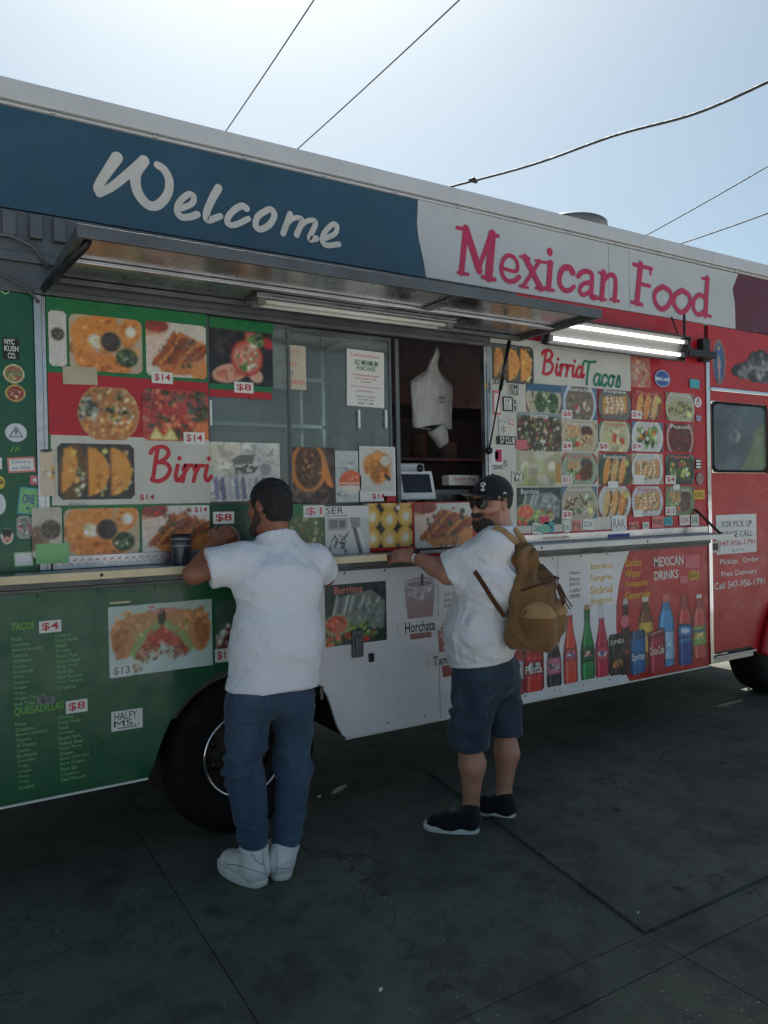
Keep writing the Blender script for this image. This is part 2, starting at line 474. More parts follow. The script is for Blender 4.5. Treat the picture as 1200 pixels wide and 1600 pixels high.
def f_burrito(c):
    c.rc(0, 0, 1, 1, (44,62,58))
    c.poly([(.1,.5), (.2,.22), (.75,.12), (.98,.34), (.95,.8), (.5,.7)], (130,136,128))
    for k in range(9): c.line([(.12+k*.09, .52-k*.02), (.2+k*.085, .18+k*.01)], .03, [(196,198,190), (90,100,96), (214,216,208)][k % 3])
    c.bits(30, .72, .5, .2, .2, [(170,176,166), (100,110,106), (140,150,140)], .02, .06, 3)
    c.bits(50, .55, .8, .3, .12, [(130,156,70), (170,190,100), WHT, (90,120,56), REDC], .02, .055, 2)
    c.el(.18, .66, .21, .15, (150,176,120)); c.el(.18, .65, .17, .12, (226,90,60)); c.bits(16, .16, .64, .14, .09, [REDC, (240,130,90)], .02, .04)
    c.bits(24, .1, .9, .14, .08, [REDC, (240,110,80), (130,156,70)], .02, .05, 2)
    c.el(.62, .94, .1, .04, (200,60,50))
    return c.grain(9)
def f_nachos(c):
    c.rc(0, 0, 1, 1, (120,124,100)); c.el(.5, .55, .52, .4, (70,60,44))
    c.bits(190, .5, .52, .48, .38, [(214,208,186), (120,150,80), (84,104,56), (190,150,90), (96,70,46), (226,222,206), (150,60,44)], .012, .045, 2.4)
    c.rc(0, 0, 1, .08, (130,150,150))
    return c.grain(12)
def f_eggs(c):
    c.rc(0, 0, 1, 1, (52,44,40))
    for (x, y) in ((.14,.3), (.5,.36), (.86,.3), (.14,.78), (.5,.82), (.84,.78), (.5,-.08), (.86,-.14), (.12,-.14)):
        c.el(x, y, .185, .2, (226,172,70)); c.el(x, y, .13, .14, (232,186,96), 0, .3); c.el(x+.01, y+.01, .07, .075, WHT, .4, .9)
    c.el(.7, .1, .05, .05, WHT)
    return c.grain(9)
def f_birria_macro(c):
    c.rc(0, 0, 1, 1, (70,48,40)); c.bits(60, .5, .88, .5, .14, [(96,66,56), (60,42,38), (120,90,76)], .03, .08)
    c.el(.5, .36, .36, .42, (214,130,56), .05); c.el(.5, .34, .26, .38, (84,52,36)); c.bits(120, .5, .34, .23, .34, [(110,66,40), (150,96,60), (70,44,32), (190,140,90)], .01, .04, 4)
    c.el(.1, .55, .12, .07, (214,110,60), .4); c.poly([(.75,.2), (.86,.3), (.98,.72), (.86,.7), (.74,.45)], (226,130,56)); c.el(.1, .75, .1, .12, (206,90,50), -.4)
    return c.grain(10)
def f_chips(c):
    c.rc(0, 0, 1, 1, (206,202,188))
    c.bits(40, .52, .45, .3, .3, [(214,128,52), (226,146,66), (196,108,44)], .12, .2, 1.4); c.bits(40, .5, .48, .36, .33, [(206,120,48), (230,152,72), (186,98,40)], .03, .08)
    c.el(.8, .68, .12, .05, (60,44,36), .6); c.el(.75, .3, .16, .14, (206,202,188), 0, .3)
    return c.grain(8)
DISHES = [  # rim, fill, bits
    ((190,204,214), (120,104,84), [(214,206,196), (150,120,96), REDC, (226,196,160)]),
    ((120,120,110), (140,130,112), [(206,204,196), (170,160,150), (96,90,84), (214,214,206)]),
    ((190,60,50), (170,120,100), [(150,170,160), (214,150,120), WHT, REDC]),
    ((200,190,160), (150,140,80), [(150,160,90), (196,180,110), (110,90,60), LIME]),
    ((206,190,150), (170,130,80), [(206,170,110), CRM, (130,90,50), (120,140,70)]),
    ((206,204,176), (196,190,140), [REDC, (214,96,60), CRM, LIME, (206,190,120)]),
    ((222,222,214), (120,104,84), [(150,100,70), (90,70,60), (206,120,80)]),
    ((206,150,150), (96,34,28), [(120,40,30), (70,28,26), (150,60,44)]),
    ((160,180,150), (90,80,56), [MEAT, BRN, (180,120,80), GRN]),
    ((60,90,80), (90,110,60), [GRN, WHT, DGRN, REDC, LIME]),
    ((222,216,206), (180,130,110), [PNK, WHT, GRN, (206,90,70)]),
    ((50,60,44), (90,96,50), [(226,170,60), GRN, (226,120,60), DGRN, (206,206,110)]),
    ((190,180,150), (190,170,130), [WHT, (206,196,160), GRN, BRN]),
    ((206,210,200), (206,90,60), [(226,110,70), (206,70,50), (226,160,110), GRN]),
    ((206,204,206), (170,160,150), [WHT, (120,90,80), (190,160,150), BRN]),
    ((120,150,100), (90,60,50), [(120,70,60), DGRN, GRN, MEAT, WHT]),
]
def f_dish(c, k):
    rim, fill, cols = DISHES[k % len(DISHES)]
    bgs = [(90,120,150), (150,50,44), (176,60,50), (150,110,80), (196,176,150), (96,120,100)]
    b0 = np.array(bgs[k % 6], float)
    c.rc(0, 0, 1, 1, b0); c.bits(14, .5, .5, .6, .6, [tuple(b0*.8), tuple(np.minimum(255, b0*1.15))], .06, .16)
    dk = lambda q, f: tuple(np.array(q, float)*f)
    kind = (0, 3, 1, 4, 2, 0, 5, 0, 2, 1, 3, 5, 4, 1, 3, 2)[k % 16]
    oval = (.5, .44) if kind != 0 else (.47, .47)
    c.el(.5, .55, oval[0]+.02, oval[1]+.02, dk(b0, .5), 0, .1); c.el(.5, .52, *oval, rim, 0, .04); c.el(.5, .53, oval[0]*.88, oval[1]*.88, dk(rim, .9), 0, .05)
    if kind == 0:                                    # bowl of broth with pieces
        c.el(.5, .53, .4, .4, fill, 0, .05); c.bits(60, .5, .53, .36, .36, [fill, dk(fill, .85), dk(fill, 1.2)], .02, .06)
        for t in range(7): c.el(.28+.44*c.r.rand(), .32+.4*c.r.rand(), .05+.06*c.r.rand(), .035+.03*c.r.rand(), cols[t % len(cols)], c.r.rand()*3, .25)
        c.bits(26, .5, .5, .3, .3, [GRN, WHT, REDC], .008, .022)
    elif kind == 1:                                  # three folded tortillas
        for t in range(3):
            x = .26+.24*t
            c.el(x+.03, .55, .115, .3, dk(ORG, .5), .25, .1); c.bits(26, x+.07, .5, .05, .24, [MEAT, GRN, cols[0], WHT], .012, .03)
            c.el(x-.015, .54, .095, .29, [ORG, (214,176,110), (226,160,80)][(k+t) % 3], .25, .15); c.bits(12, x-.02, .54, .06, .22, [ORG2, (236,190,120)], .01, .03)
        c.el(.86, .3, .08, .07, (200,200,90), .5, .3)
    elif kind == 2:                                  # mixed plate: rice, beans, meat, salad
        c.bits(80, .32, .36, .2, .14, [(226,150,80), (206,120,56), (236,180,110)], .012, .028); c.el(.7, .36, .17, .12, (84,50,40), .2, .2); c.bits(20, .7, .36, .13, .09, [(104,66,50), (70,42,34)], .015, .04)
        c.bits(60, .3, .7, .18, .12, [GRN, (150,180,90), DGRN, WHT], .012, .035); c.el(.66, .66, .22, .13, cols[0], -.3, .2); c.bits(40, .66, .66, .19, .1, [cols[1 % len(cols)], dk(cols[0], .7), MEAT], .012, .04)
        c.el(.42, .78, .06, .05, REDC, 0, .2); c.el(.47, .76, .05, .045, (226,90,70), 0, .2)
    elif kind == 3:                                  # rolls under cream
        for t in range(5):
            y = .3+.11*t; c.line([(.16, y+.05), (.84, y-.03)], .10, dk((206,140,70), .6)); c.line([(.16, y+.035), (.84, y-.045)], .075, (214,150,80)); c.line([(.18, y+.02), (.8, y-.055)], .02, (236,190,120))
        for t in range(4): c.line([(.25+.14*t, .26), (.3+.15*t, .5), (.24+.15*t, .8)], .035, WHT)
        c.bits(50, .5, .52, .3, .26, [GRN, DGRN, REDC, WHT], .01, .03)
    elif kind == 4:                                  # heaped strips
        for t in range(46):
            x, y, a = .18+.62*c.r.rand(), .26+.5*c.r.rand(), c.r.rand()*3.14
            q = cols[t % len(cols)]; c.line([(x, y+.02), (x+.12*math.cos(a), y+.02+.12*math.sin(a))], .045, dk(q, .55)); c.line([(x, y), (x+.12*math.cos(a), y+.12*math.sin(a))], .035, q)
        c.el(.8, .74, .09, .08, (210,210,110), .4, .2); c.el(.82, .74, .06, .05, (230,230,160), .4, .3)
    else:                                            # salad bowl
        for t in range(50): c.el(.2+.6*c.r.rand(), .24+.56*c.r.rand(), .04+.07*c.r.rand(), .02+.035*c.r.rand(), dk([GRN, DGRN, LIME, (110,150,70)][t % 4], .7+.6*c.r.rand()), c.r.rand()*3, .3)
        for t in range(8): c.el(.25+.5*c.r.rand(), .3+.44*c.r.rand(), .05, .04, [REDC, (226,110,60), WHT, (226,170,60)][t % 4], c.r.rand()*3, .25)
    c.grain(7)
    return c
# ------------------------------------------------------------------ materials of the place
C8('green_vinyl', 22, 92, 60, rough=0.32, var=0.22, scale=3, dirt=0.35, dirtc=(0.03, 0.05, 0.04), bump=0.25, bscale=2.6, bdist=0.03)
C8('green_menu', 22, 120, 66, rough=0.35, var=0.15, scale=4, dirt=0.2)
C8('red_vinyl', 190, 36, 40, rough=0.3, var=0.2, scale=3, dirt=0.3, dirtc=(0.12, 0.03, 0.03), bump=0.25, bscale=2.6, bdist=0.03)
C8('red_menu', 190, 30, 42, rough=0.35, var=0.2, scale=4, dirt=0.15)
C8('white_vinyl', 228, 226, 226, rough=0.3, var=0.12, scale=2.2, dirt=0.3, dirtc=(0.3, 0.29, 0.28), bump=0.25, bscale=2.4, bdist=0.03)
C8('menu_white', 206, 203, 190, rough=0.4, var=0.12, scale=7, dirt=0.3, dirtc=(0.34, 0.31, 0.26))
C8('sky_tinted_vinyl', 46, 80, 98, rough=0.35, var=0.18, scale=2, dirt=0.2, dirtc=(0.05, 0.08, 0.1))  # blue of the reflected sky is put into this base colour
C8('maroon_vinyl', 92, 26, 44, rough=0.4, var=0.2, scale=3)
C8('banner_white', 190, 192, 190, rough=0.5, var=0.1, scale=3, dirt=0.2, dirtc=(0.4, 0.4, 0.4), bump=0.25, bscale=9)
C8('roof_white', 200, 200, 198, rough=0.35, var=0.1, scale=3, dirt=0.25, dirtc=(0.35, 0.34, 0.32))
C8('cream_edge', 226, 206, 164, rough=0.45, var=0.15, scale=6, dirt=0.4, dirtc=(0.3, 0.24, 0.16))
C8('white_edge', 226, 224, 214, rough=0.4, var=0.12, scale=6, dirt=0.3, dirtc=(0.3, 0.28, 0.24))
M['aluminium'] = pmat('aluminium', (0.52, 0.53, 0.54), rough=0.36, metal=1.0, var=0.25, scale=4, dirt=0.35, dirtc=(0.12, 0.12, 0.12), stretch=(0.3, 4, 4))
M['dull_metal'] = pmat('dull_metal', (0.15, 0.16, 0.165), rough=0.5, metal=0.6, var=0.3, scale=5, dirt=0.4)
M['polished'] = pmat('polished', (0.50, 0.50, 0.50), rough=0.26, metal=1.0, var=0.12, scale=2.5, rvar=0.08, stretch=(0.6, 1, 1), bump=0.05, bscale=5)
M['chrome'] = pmat('chrome', (0.75, 0.75, 0.75), rough=0.12, metal=1.0, var=0.1, scale=10, rvar=0.06)
C8('black_steel', 34, 34, 36, rough=0.5, var=0.3, scale=8)
C8('rubber', 19, 19, 20, rough=0.8, var=0.3, scale=12, bump=0.3, bscale=90, spec=0.3)
C8('under_black', 22, 22, 22, rough=0.9, var=0.4, scale=5, spec=0.2)
C8('interior', 186, 194, 194, rough=0.5, var=0.3, scale=3)
C8('interior_dark', 110, 116, 118, rough=0.6, var=0.3, scale=4)
C8('paper', 226, 224, 218, rough=0.7, var=0.06, scale=10)
C8('paper_old', 206, 196, 176, rough=0.7, var=0.14, scale=8, dirt=0.2, dirtc=(0.4, 0.33, 0.22))
C8('tape', 190, 178, 150, rough=0.4, var=0.25, scale=14)
C8('plastic_white', 228, 228, 224, rough=0.3, var=0.05, scale=8)
C8('plastic_black', 24, 24, 26, rough=0.3, var=0.2, scale=8)
for n_, c_ in dict(ink_white=(226,224,216), ink_red=(196,34,48), ink_maroon=(188,44,84), ink_black=(22,22,24), ink_yellow=(226,180,50), ink_green=(24,120,84), ink_lime=(96,170,60), ink_pale=(130,186,120), ink_blue=(60,70,150), ink_teal=(70,170,180), ink_grey=(120,120,120), ink_pink=(214,110,120), ink_orange=(222,110,50), ink_letter=(206,200,190), ink_rose=(222,130,120)).items():
    C8(n_, *c_, rough=0.4, var=0.12, scale=14)
INK = {k[4:]: M[k] for k in list(M) if k.startswith('ink_')}
mt = bpy.data.materials.new('dusty_hazed_glass'); nt, b = nodes(mt)
out = nt.nodes['Material Output']
tr = nt.nodes.new('ShaderNodeBsdfTransparent'); tr.inputs[0].default_value = (0.84, 0.90, 0.88, 1)
gl = nt.nodes.new('ShaderNodeBsdfGlossy'); gl.inputs['Roughness'].default_value = 0.06
df = nt.nodes.new('ShaderNodeBsdfDiffuse'); df.inputs[0].default_value = (0.40, 0.47, 0.46, 1)  # dust film, with the teal haze of reflections painted into its colour
fr = nt.nodes.new('ShaderNodeFresnel'); fr.inputs[0].default_value = 1.5
x1 = nt.nodes.new('ShaderNodeMixShader'); x2 = nt.nodes.new('ShaderNodeMixShader')
nt.links.new(_ramp(nt, _noise(nt, 2.2, 7, 0.65, (1, 1, 0.4), 0.6), [(0.3, 0.08), (0.72, 0.34)]), x1.inputs[0])
nt.links.new(tr.outputs[0], x1.inputs[1]); nt.links.new(df.outputs[0], x1.inputs[2])
nt.links.new(fr.outputs[0], x2.inputs[0]); nt.links.new(x1.outputs[0], x2.inputs[1]); nt.links.new(gl.outputs[0], x2.inputs[2])
nt.links.new(x2.outputs[0], out.inputs[0])
M['glass'] = mt
M['tube_lit'] = emat('tube_lit', (1.0, 0.99, 0.97), 1.6)
C8('tube_unlit', 226, 226, 216, rough=0.25, var=0.05)

# ------------------------------------------------------------------ ground
mt = bpy.data.materials.new('old_concrete'); nt, b = nodes(mt)
big = _noise(nt, 0.9, 8, 0.65); fine = _noise(nt, 120, 3, 0.7); mid = _noise(nt, 7, 8, 0.7)
c0 = _mix(nt, (0.068, 0.073, 0.056), (0.124, 0.129, 0.098), _ramp(nt, big, [(0.3, 0), (0.7, 1)]))
c0 = _mix(nt, c0, (0.045, 0.05, 0.046), _ramp(nt, mid, [(0.48, 0), (0.72, 0.85)]))
c0 = _mix(nt, c0, (0.24, 0.25, 0.235), _ramp(nt, fine, [(0.62, 0), (0.75, 0.55)]))
tc = nt.nodes.new('ShaderNodeTexCoord')
vo = nt.nodes.new('ShaderNodeTexVoronoi'); vo.inputs['Scale'].default_value = 30
nt.links.new(tc.outputs['Object'], vo.inputs['Vector'])
sp = _ramp(nt, vo.outputs['Distance'], [(0.05, 1.0), (0.10, 0.0)])
msk = _ramp(nt, _noise(nt, 1.6, 3, 0.5), [(0.42, 0.0), (0.62, 0.85)])
mm = nt.nodes.new('ShaderNodeMath'); mm.operation = 'MULTIPLY'; nt.links.new(sp, mm.inputs[0]); nt.links.new(msk, mm.inputs[1])
c0 = _mix(nt, c0, (0.6, 0.59, 0.57), mm.outputs[0])
c0 = _mix(nt, c0, (0.03, 0.031, 0.028), _ramp(nt, _noise(nt, 2.3, 9, 0.72, None, 0.35), [(0.50, 0), (0.66, 0.75)]))       # oil and drip stains
vc = nt.nodes.new('ShaderNodeTexVoronoi'); vc.feature = 'DISTANCE_TO_EDGE'; vc.inputs['Scale'].default_value = 0.8
wv_ = nt.nodes.new('ShaderNodeVectorMath'); wv_.operation = 'ADD'
nz_ = nt.nodes.new('ShaderNodeTexNoise'); nz_.inputs['Scale'].default_value = 3.5; nz_.inputs['Detail'].default_value = 6
nt.links.new(tc.outputs['Object'], nz_.inputs['Vector']); nt.links.new(tc.outputs['Object'], wv_.inputs[0]); nt.links.new(nz_.outputs['Color'], wv_.inputs[1])
nt.links.new(wv_.outputs[0], vc.inputs['Vector'])
crk = nt.nodes.new('ShaderNodeMath'); crk.operation = 'MULTIPLY'
nt.links.new(_ramp(nt, vc.outputs['Distance'], [(0.0, 0.9), (0.006, 0.0)]), crk.inputs[0]); nt.links.new(_ramp(nt, _noise(nt, 0.9, 2, 0.5), [(0.5, 0.0), (0.6, 1.0)]), crk.inputs[1])
c0 = _mix(nt, c0, (0.02, 0.02, 0.019), crk.outputs[0])       # hairline cracks here and there
v2 = nt.nodes.new('ShaderNodeTexVoronoi'); v2.inputs['Scale'].default_value = 2.7
nt.links.new(tc.outputs['Object'], v2.inputs['Vector'])
c0 = _mix(nt, c0, (0.03, 0.031, 0.03), _ramp(nt, v2.outputs['Distance'], [(0.045, 0.8), (0.075, 0.0)]))     # trodden gum
nt.links.new(c0, b.inputs['Base Color']); b.inputs['Roughness'].default_value = 0.85; b.inputs['Specular IOR Level'].default_value = 0.3
_bump(nt, b, _noise(nt, 60, 8, 0.7), 0.5, 0.006)
M['concrete'] = mt
M['joint_grit'] = pmat('joint_grit', (0.07, 0.068, 0.06), rough=0.95, var=0.4, scale=30, bump=0.5, bscale=120)
M['concrete_strip'] = pmat('concrete_strip', (0.145, 0.150, 0.125), rough=0.85, var=0.4, scale=5, bump=0.4, bscale=90, spec=0.3)
M['street'] = pmat('street', (0.33, 0.33, 0.335), rough=0.9, var=0.3, scale=1.2, bump=0.3, bscale=50, spec=0.3)

g = MB(); g.add([(-400,-400,-0.06), (400,-400,-0.06), (400,400,-0.06), (-400,400,-0.06)], [(0,1,2,3)])
ground = tag(g.build('ground', M['street']), kind='structure')
pave = tag(MB().box(-9, 16, -3.35, 6, -0.05, -0.008).build('pavement', M['joint_grit']), kind='structure')
def slab(poly, name='paving_slab', mat='concrete', top=0.0, gap=0.0015, tilt=(0, 0)):
    c = np.mean(poly, 0); P = []
    n = len(poly)
    for i in range(n):
        p = np.array(poly[i]); d = c-p; P.append(p+np.sign(d)*gap)
    s = MB()
    zt = lambda p: top+tilt[0]*(p[0]-c[0])+tilt[1]*(p[1]-c[1])
    v = [(p[0], p[1], zt(p)) for p in P]+[(p[0], p[1], -0.03) for p in P]
    s.add(v, [tuple(range(n))]+[(i, i+n, (i+1) % n+n, (i+1) % n) for i in range(n)])
    return s.build(name, M[mat], pave, bevel=0.003)
rs = random.Random(5)
XS = [(-8.7,-8.7), (-6.9,-6.9), (-5.3,-5.3), (-3.7,-3.7), (-2.2,-2.2), (-0.7,-0.7), (0.90, 0.86), (2.55, 2.235), (4.13, 4.115), (5.75, 5.75), (7.35,7.35), (8.95,8.95), (10.6,10.6), (12.2, 12.2)]
yA, yB = 0.25, -1.56
for i in range(len(XS)-1):
    (a0, a1), (b0, b1) = XS[i], XS[i+1]
    t = rs.uniform(-.004, .004)
    if i == 7: t = -0.012
    slab([(a1, yB), (b1, yB), (b0, yA), (a0, yA)], top=(0.012 if i == 7 else 0.0), tilt=(0, 0))
    slab([(a1, yB-0.165), (b1, yB-0.165), (b1, yB), (a1, yB)], 'border_slab', 'concrete', gap=0.001)
    slab([(a1, yB-1.75), (b1, yB-1.75), (b1, yB-0.165), (a1, yB-0.165)])
    slab([(a0, yA), (b0, yA), (b0, yA+1.7), (a0, yA+1.7)])
    slab([(a0, yA+1.7), (b0, yA+1.7), (b0, yA+3.4), (a0, yA+3.4)])

# ------------------------------------------------------------------ the truck
T = thing('food_truck', (2.6, 1.1, 0), 'long food truck in green, white and red with raised hatch and menu boards', 'food truck')
XL, XR, DEP = -1.35, 6.5, 2.25
FZ0, FZ1, RZ = 2.815, 3.24, 3.33
WX0, WX1 = 0.49, 2.80          # serving window opening
CZ = 1.335

def part(mb, name, mats, parent=T, bevel=0.0):
    return mb.build(name, mats, parent, bevel)
# shell: roof, far side, ends, floor
part(MB().prism([(XL, RZ-.03), (XR, RZ-.03), (XR, RZ+.0), (XR-.03, RZ+.02), (XL+.03, RZ+.02), (XL, RZ)], 0.03, DEP), 'roof', M['roof_white'])
part(MB().box(XL, XR, -0.035, 0.03, FZ1+.004, RZ).box(XL, XR, -0.02, 0.03, FZ1-.012, FZ1+.001), 'roof_rail', M['roof_white'], bevel=0.012)
part(MB().box(XL, XR, DEP, DEP+.04, 0.45, RZ-.035), 'far_wall', M['interior'])
part(MB().box(XL, XL+.04, 0.045, DEP-.003, 0.45, RZ-.035), 'rear_wall', M['green_vinyl'])
part(MB().box(XR-.04, XR, 0.045, DEP-.003, 0.45, 1.5).box(XR-.04, XR, 0.045, DEP-.003, 2.7, RZ-.035), 'front_wall', M['interior'])
part(MB().box(XL+.05, XR-.05, 0.78, DEP-.01, 0.52, 0.58).box(XL+.05, .84, 0.05, 0.779, 0.52, 0.58).box(1.90, 5.2, 0.05, 0.779, 0.52, 0.58), 'floor', M['interior_dark'])
part(MB().box(XL+.3, .84, 0.5, 0.62, 0.40, 0.515).box(1.88, 5.3, 0.5, 0.62, 0.40, 0.515).box(XL+.3, XR-.3, 1.6, 1.72, 0.40, 0.515).box(2.6, 3.6, 0.3, 0.495, .3, .5), 'chassis', M['under_black'])
# fascia above the windows
teal = part(MB().prism([(XL, FZ0), (2.405, FZ0), (2.39, 2.90), (2.36, 3.02), (2.352, 3.10), (2.362, FZ1-.014), (XL, FZ1-.014)], -0.006, 0.03), 'sky_tinted_fascia', M['sky_tinted_vinyl'])
banner = part(MB().prism([(2.407, FZ0), (5.15, FZ0), (5.145, 3.0), (5.12, 3.1), (5.19, FZ1-.02), (2.364, FZ1-.014), (2.354, 3.10), (2.362, 3.02), (2.392, 2.90)], -0.012, 0.03), 'white_banner', M['banner_white'])
part(MB().prism([(5.153, FZ0), (XR, FZ0), (XR, FZ1-.014), (5.193, FZ1-.02), (5.123, 3.1), (5.148, 3.0)], -0.006, 0.03), 'maroon_fascia', M['maroon_vinyl'])
for x in (3.83, 4.02): part(MB().box(x, x+.003, -0.0128, -0.0122, FZ0+.01, FZ1-.03), 'banner_crease', M['ink_grey'], banner)
bolt = MB()
for x in np.arange(XL+.2, XR, .42): bolt.lathe([(0.0, .006), (.008, .005), (.01, 0)], (x, -0.0205, FZ1-.004), 'Y', 8)
part(bolt, 'rail_rivets', M['aluminium'])['kind'] = 'stuff'

def stroke_px(mb, pts, w, y, m=0, org=(0, 0), sc=1.0, n=6):
    """brush stroke traced in a zoomed view of the photograph, laid on the plane y"""
    q = spline(pts, n) if len(pts) > 2 else pts
    out = [V(org[0]+x/sc, org[1]+z/sc, y) for x, z in q]
    k = (V(600, 300, y)[2]-V(600, 301, y)[2])
    ws = []
    for i, (x, z) in enumerate(q):
        px, py = org[0]+x/sc, org[1]+z/sc
        s = (V(px, py, y)[2]-V(px, py+1, y)[2])/sc
        t = i/(len(q)-1)
        wv = w if not hasattr(w, '__len__') else w[0]+(w[1]-w[0])*t
        ws.append(wv*s)
    stroke_px.k += 1
    mb.ribbon([(p[0], p[2]) for p in out], ws, y-0.0004-0.0003*(stroke_px.k % 12), m)
stroke_px.k = 0
def letters(strokes, counts, y, Z, mat, parent):
    assert sum(counts) == len(strokes), (sum(counts), len(strokes))
    k = 0
    for c in counts:
        w = MB()
        for pts, wd in strokes[k:k+c]: stroke_px(w, pts, wd, y, 0, **Z)
        part(w, 'letter', mat, parent); k += c
Z1 = dict(org=(0, 100), sc=2.0)
letters((([(366,292),(338,332),(306,384),(310,403)], (36, 22)), ([(310,405),(352,382),(408,337),(446,304)], (24, 30)), ([(450,302),(424,345),(430,400),(462,440),(495,440),(524,405),(528,362),(512,330),(492,316)], (34, 24)),
        ([(566,452),(600,436),(604,414),(588,408),(562,430),(553,458),(566,478),(594,478),(616,470)], (18, 22)), ([(682,388),(664,420),(645,465),(650,488),(688,476)], (26, 20)),
        ([(770,452),(756,444),(732,456),(712,480),(712,499),(734,503),(776,484)], (22, 18)), ([(836,456),(806,476),(798,505),(814,517),(842,502),(857,474),(848,456),(834,457)], (20, 20)),
        ([(906,470),(884,530)], (20, 20)), ([(890,508),(914,484),(936,482),(942,494),(926,534)], (14, 20)), ([(932,514),(958,492),(980,490),(984,504),(966,546),(988,546)], (14, 20)),
        ([(1016,546),(1046,530),(1052,508),(1038,502),(1014,526),(1006,552),(1020,567),(1058,564)], (16, 18))), (3,1,1,1,1,3,1), -0.008, Z1, M['ink_letter'], teal)
Z2 = dict(org=(600, 250), sc=2.0)
letters((([(256,212),(242,352)], 22), ([(256,216),(298,345)], 27), ([(296,340),(334,232)], 16), ([(338,232),(327,368)], 30), ([(228,212),(262,218)], 12), ([(232,352),(262,358)], 12), ([(330,232),(356,238)], 12), ([(308,366),(346,374)], 14),
        ([(368,338),(412,348),(416,322),(402,302),(384,300),(370,318),(367,350),(382,376),(404,379),(422,366)], (12, 16)), ([(440,304),(490,402)], 22), ([(486,316),(434,396)], 13), ([(426,302),(454,308)], 9), ([(474,314),(500,320)], 9), ([(424,393),(450,399)], 9), ([(474,400),(500,406)], 9),
        ([(520,322),(514,402)], 22), ([(504,320),(526,323)], 10), ([(500,400),(530,408)], 11), ([(518,286),(518,289)], 24),
        ([(590,352),(580,338),(562,338),(550,358),(549,386),(562,406),(580,407),(594,396)], (22, 14)),
        ([(606,364),(620,350),(640,350),(650,364),(648,424),(662,430)], (16, 18)), ([(648,382),(622,388),(611,406),(622,422),(646,410)], 14),
        ([(686,352),(680,434)], 20), ([(672,352),(690,356)], 9), ([(668,432),(694,437)], 10), ([(688,376),(704,360),(720,364),(724,390),(720,438)], (14, 20)), ([(708,436),(734,441)], 10),
        ([(802,326),(790,446)], 23), ([(780,326),(836,340)], 13), ([(833,338),(833,358)], 8), ([(796,386),(830,394)], 12), ([(774,444),(806,452)], 12),
        ([(870,396),(848,412),(846,440),(862,464),(880,462),(896,440),(894,412),(872,396)], 17), ([(930,408),(909,424),(906,450),(922,474),(940,472),(955,450),(953,424),(932,408)], 17),
        ([(1006,432),(984,422),(968,440),(968,468),(984,484),(1004,470)], 15), ([(1010,370),(1004,486)], 19), ([(994,370),(1016,374)], 9), ([(1000,482),(1022,489)], 10)), (8,1,6,4,1,2,5,5,1,1,4), -0.014, Z2, M['ink_maroon'], banner)

# aluminium header over the windows, with profiles and hinge line
h = MB().box(XL, 3.06, 0.0, 0.03, 2.478, FZ0-.002).box(XL, 3.05, -0.022, -0.001, 2.60, 2.64).box(0.44, 3.05, -0.014, -0.001, 2.478, 2.50)
part(h, 'window_header', M['dull_metal'], bevel=0.004)
part(MB().box(3.062, 4.80, 0.0, 0.03, 2.60, FZ0-.002), 'upper_panel', M['red_menu'])
part(MB().tube([(XL, -0.028, 2.70), (0.36, -0.028, 2.695), (0.44, -0.03, 2.665), (0.50, -0.03, 2.58)], 0.008, 8).tube([(XL, -0.02, 2.55), (0.30, -0.02, 2.545), (0.40, -0.03, 2.50), (0.46, -0.03, 2.44)], 0.006, 8), 'cable', M['dull_metal'])
hb = MB()
for x in (0.33, 0.43, 0.52): hb.box(x, x+.05, -0.03, -0.001, 2.70, 2.80)
part(hb, 'hinge_block', M['dull_metal'], bevel=0.004)

# raised hatch
HX0, HX1, HY, HZ = 0.50, 3.06, -0.655, 2.535
ht = part(MB().box(HX0+.03, HX1-.03, HY+.02, -0.024, HZ+.012, HZ+.028), 'hatch', M['polished'])
fr = MB().box(HX0, HX1, HY, HY+.018, HZ-.012, HZ+.034).box(HX0, HX0+.028, HY+.019, -0.024, HZ-.012, HZ+.034).box(HX1-.028, HX1, HY+.019, -0.024, HZ-.012, HZ+.034).box(HX0+.029, HX1-.029, -0.06, -0.024, HZ-.012, HZ+.010)
part(fr, 'hatch_frame', M['dull_metal'], ht, bevel=0.003)
rb = MB().box(HX0+.029, HX1-.029, -0.34, -0.30, HZ-.006, HZ+.011).box(2.16, 2.20, HY+.02, -0.345, HZ-.006, HZ+.010)
part(rb, 'hatch_rib', M['aluminium'], ht, bevel=0.003)
part(MB().tube([V(139, 377, -.60), V(68, 450, -.06)], [(.026, .012), (.026, .012)], 4, 0, True, (0, 0, 1)), 'hatch_arm', M['black_steel'], ht)
st0, st1 = V(796, 532, -0.10), V(764, 704, -0.02)
sm = st0*0.55+st1*0.45
part(MB().tube([st0, sm], 0.011, 10).tube([sm, st1], 0.005, 8).lathe([(0, -.02), (.018, -.012), (.022, 0), (.018, .014), (0, .02)], st1, 'Y', 12), 'gas_strut', M['plastic_black'], ht)

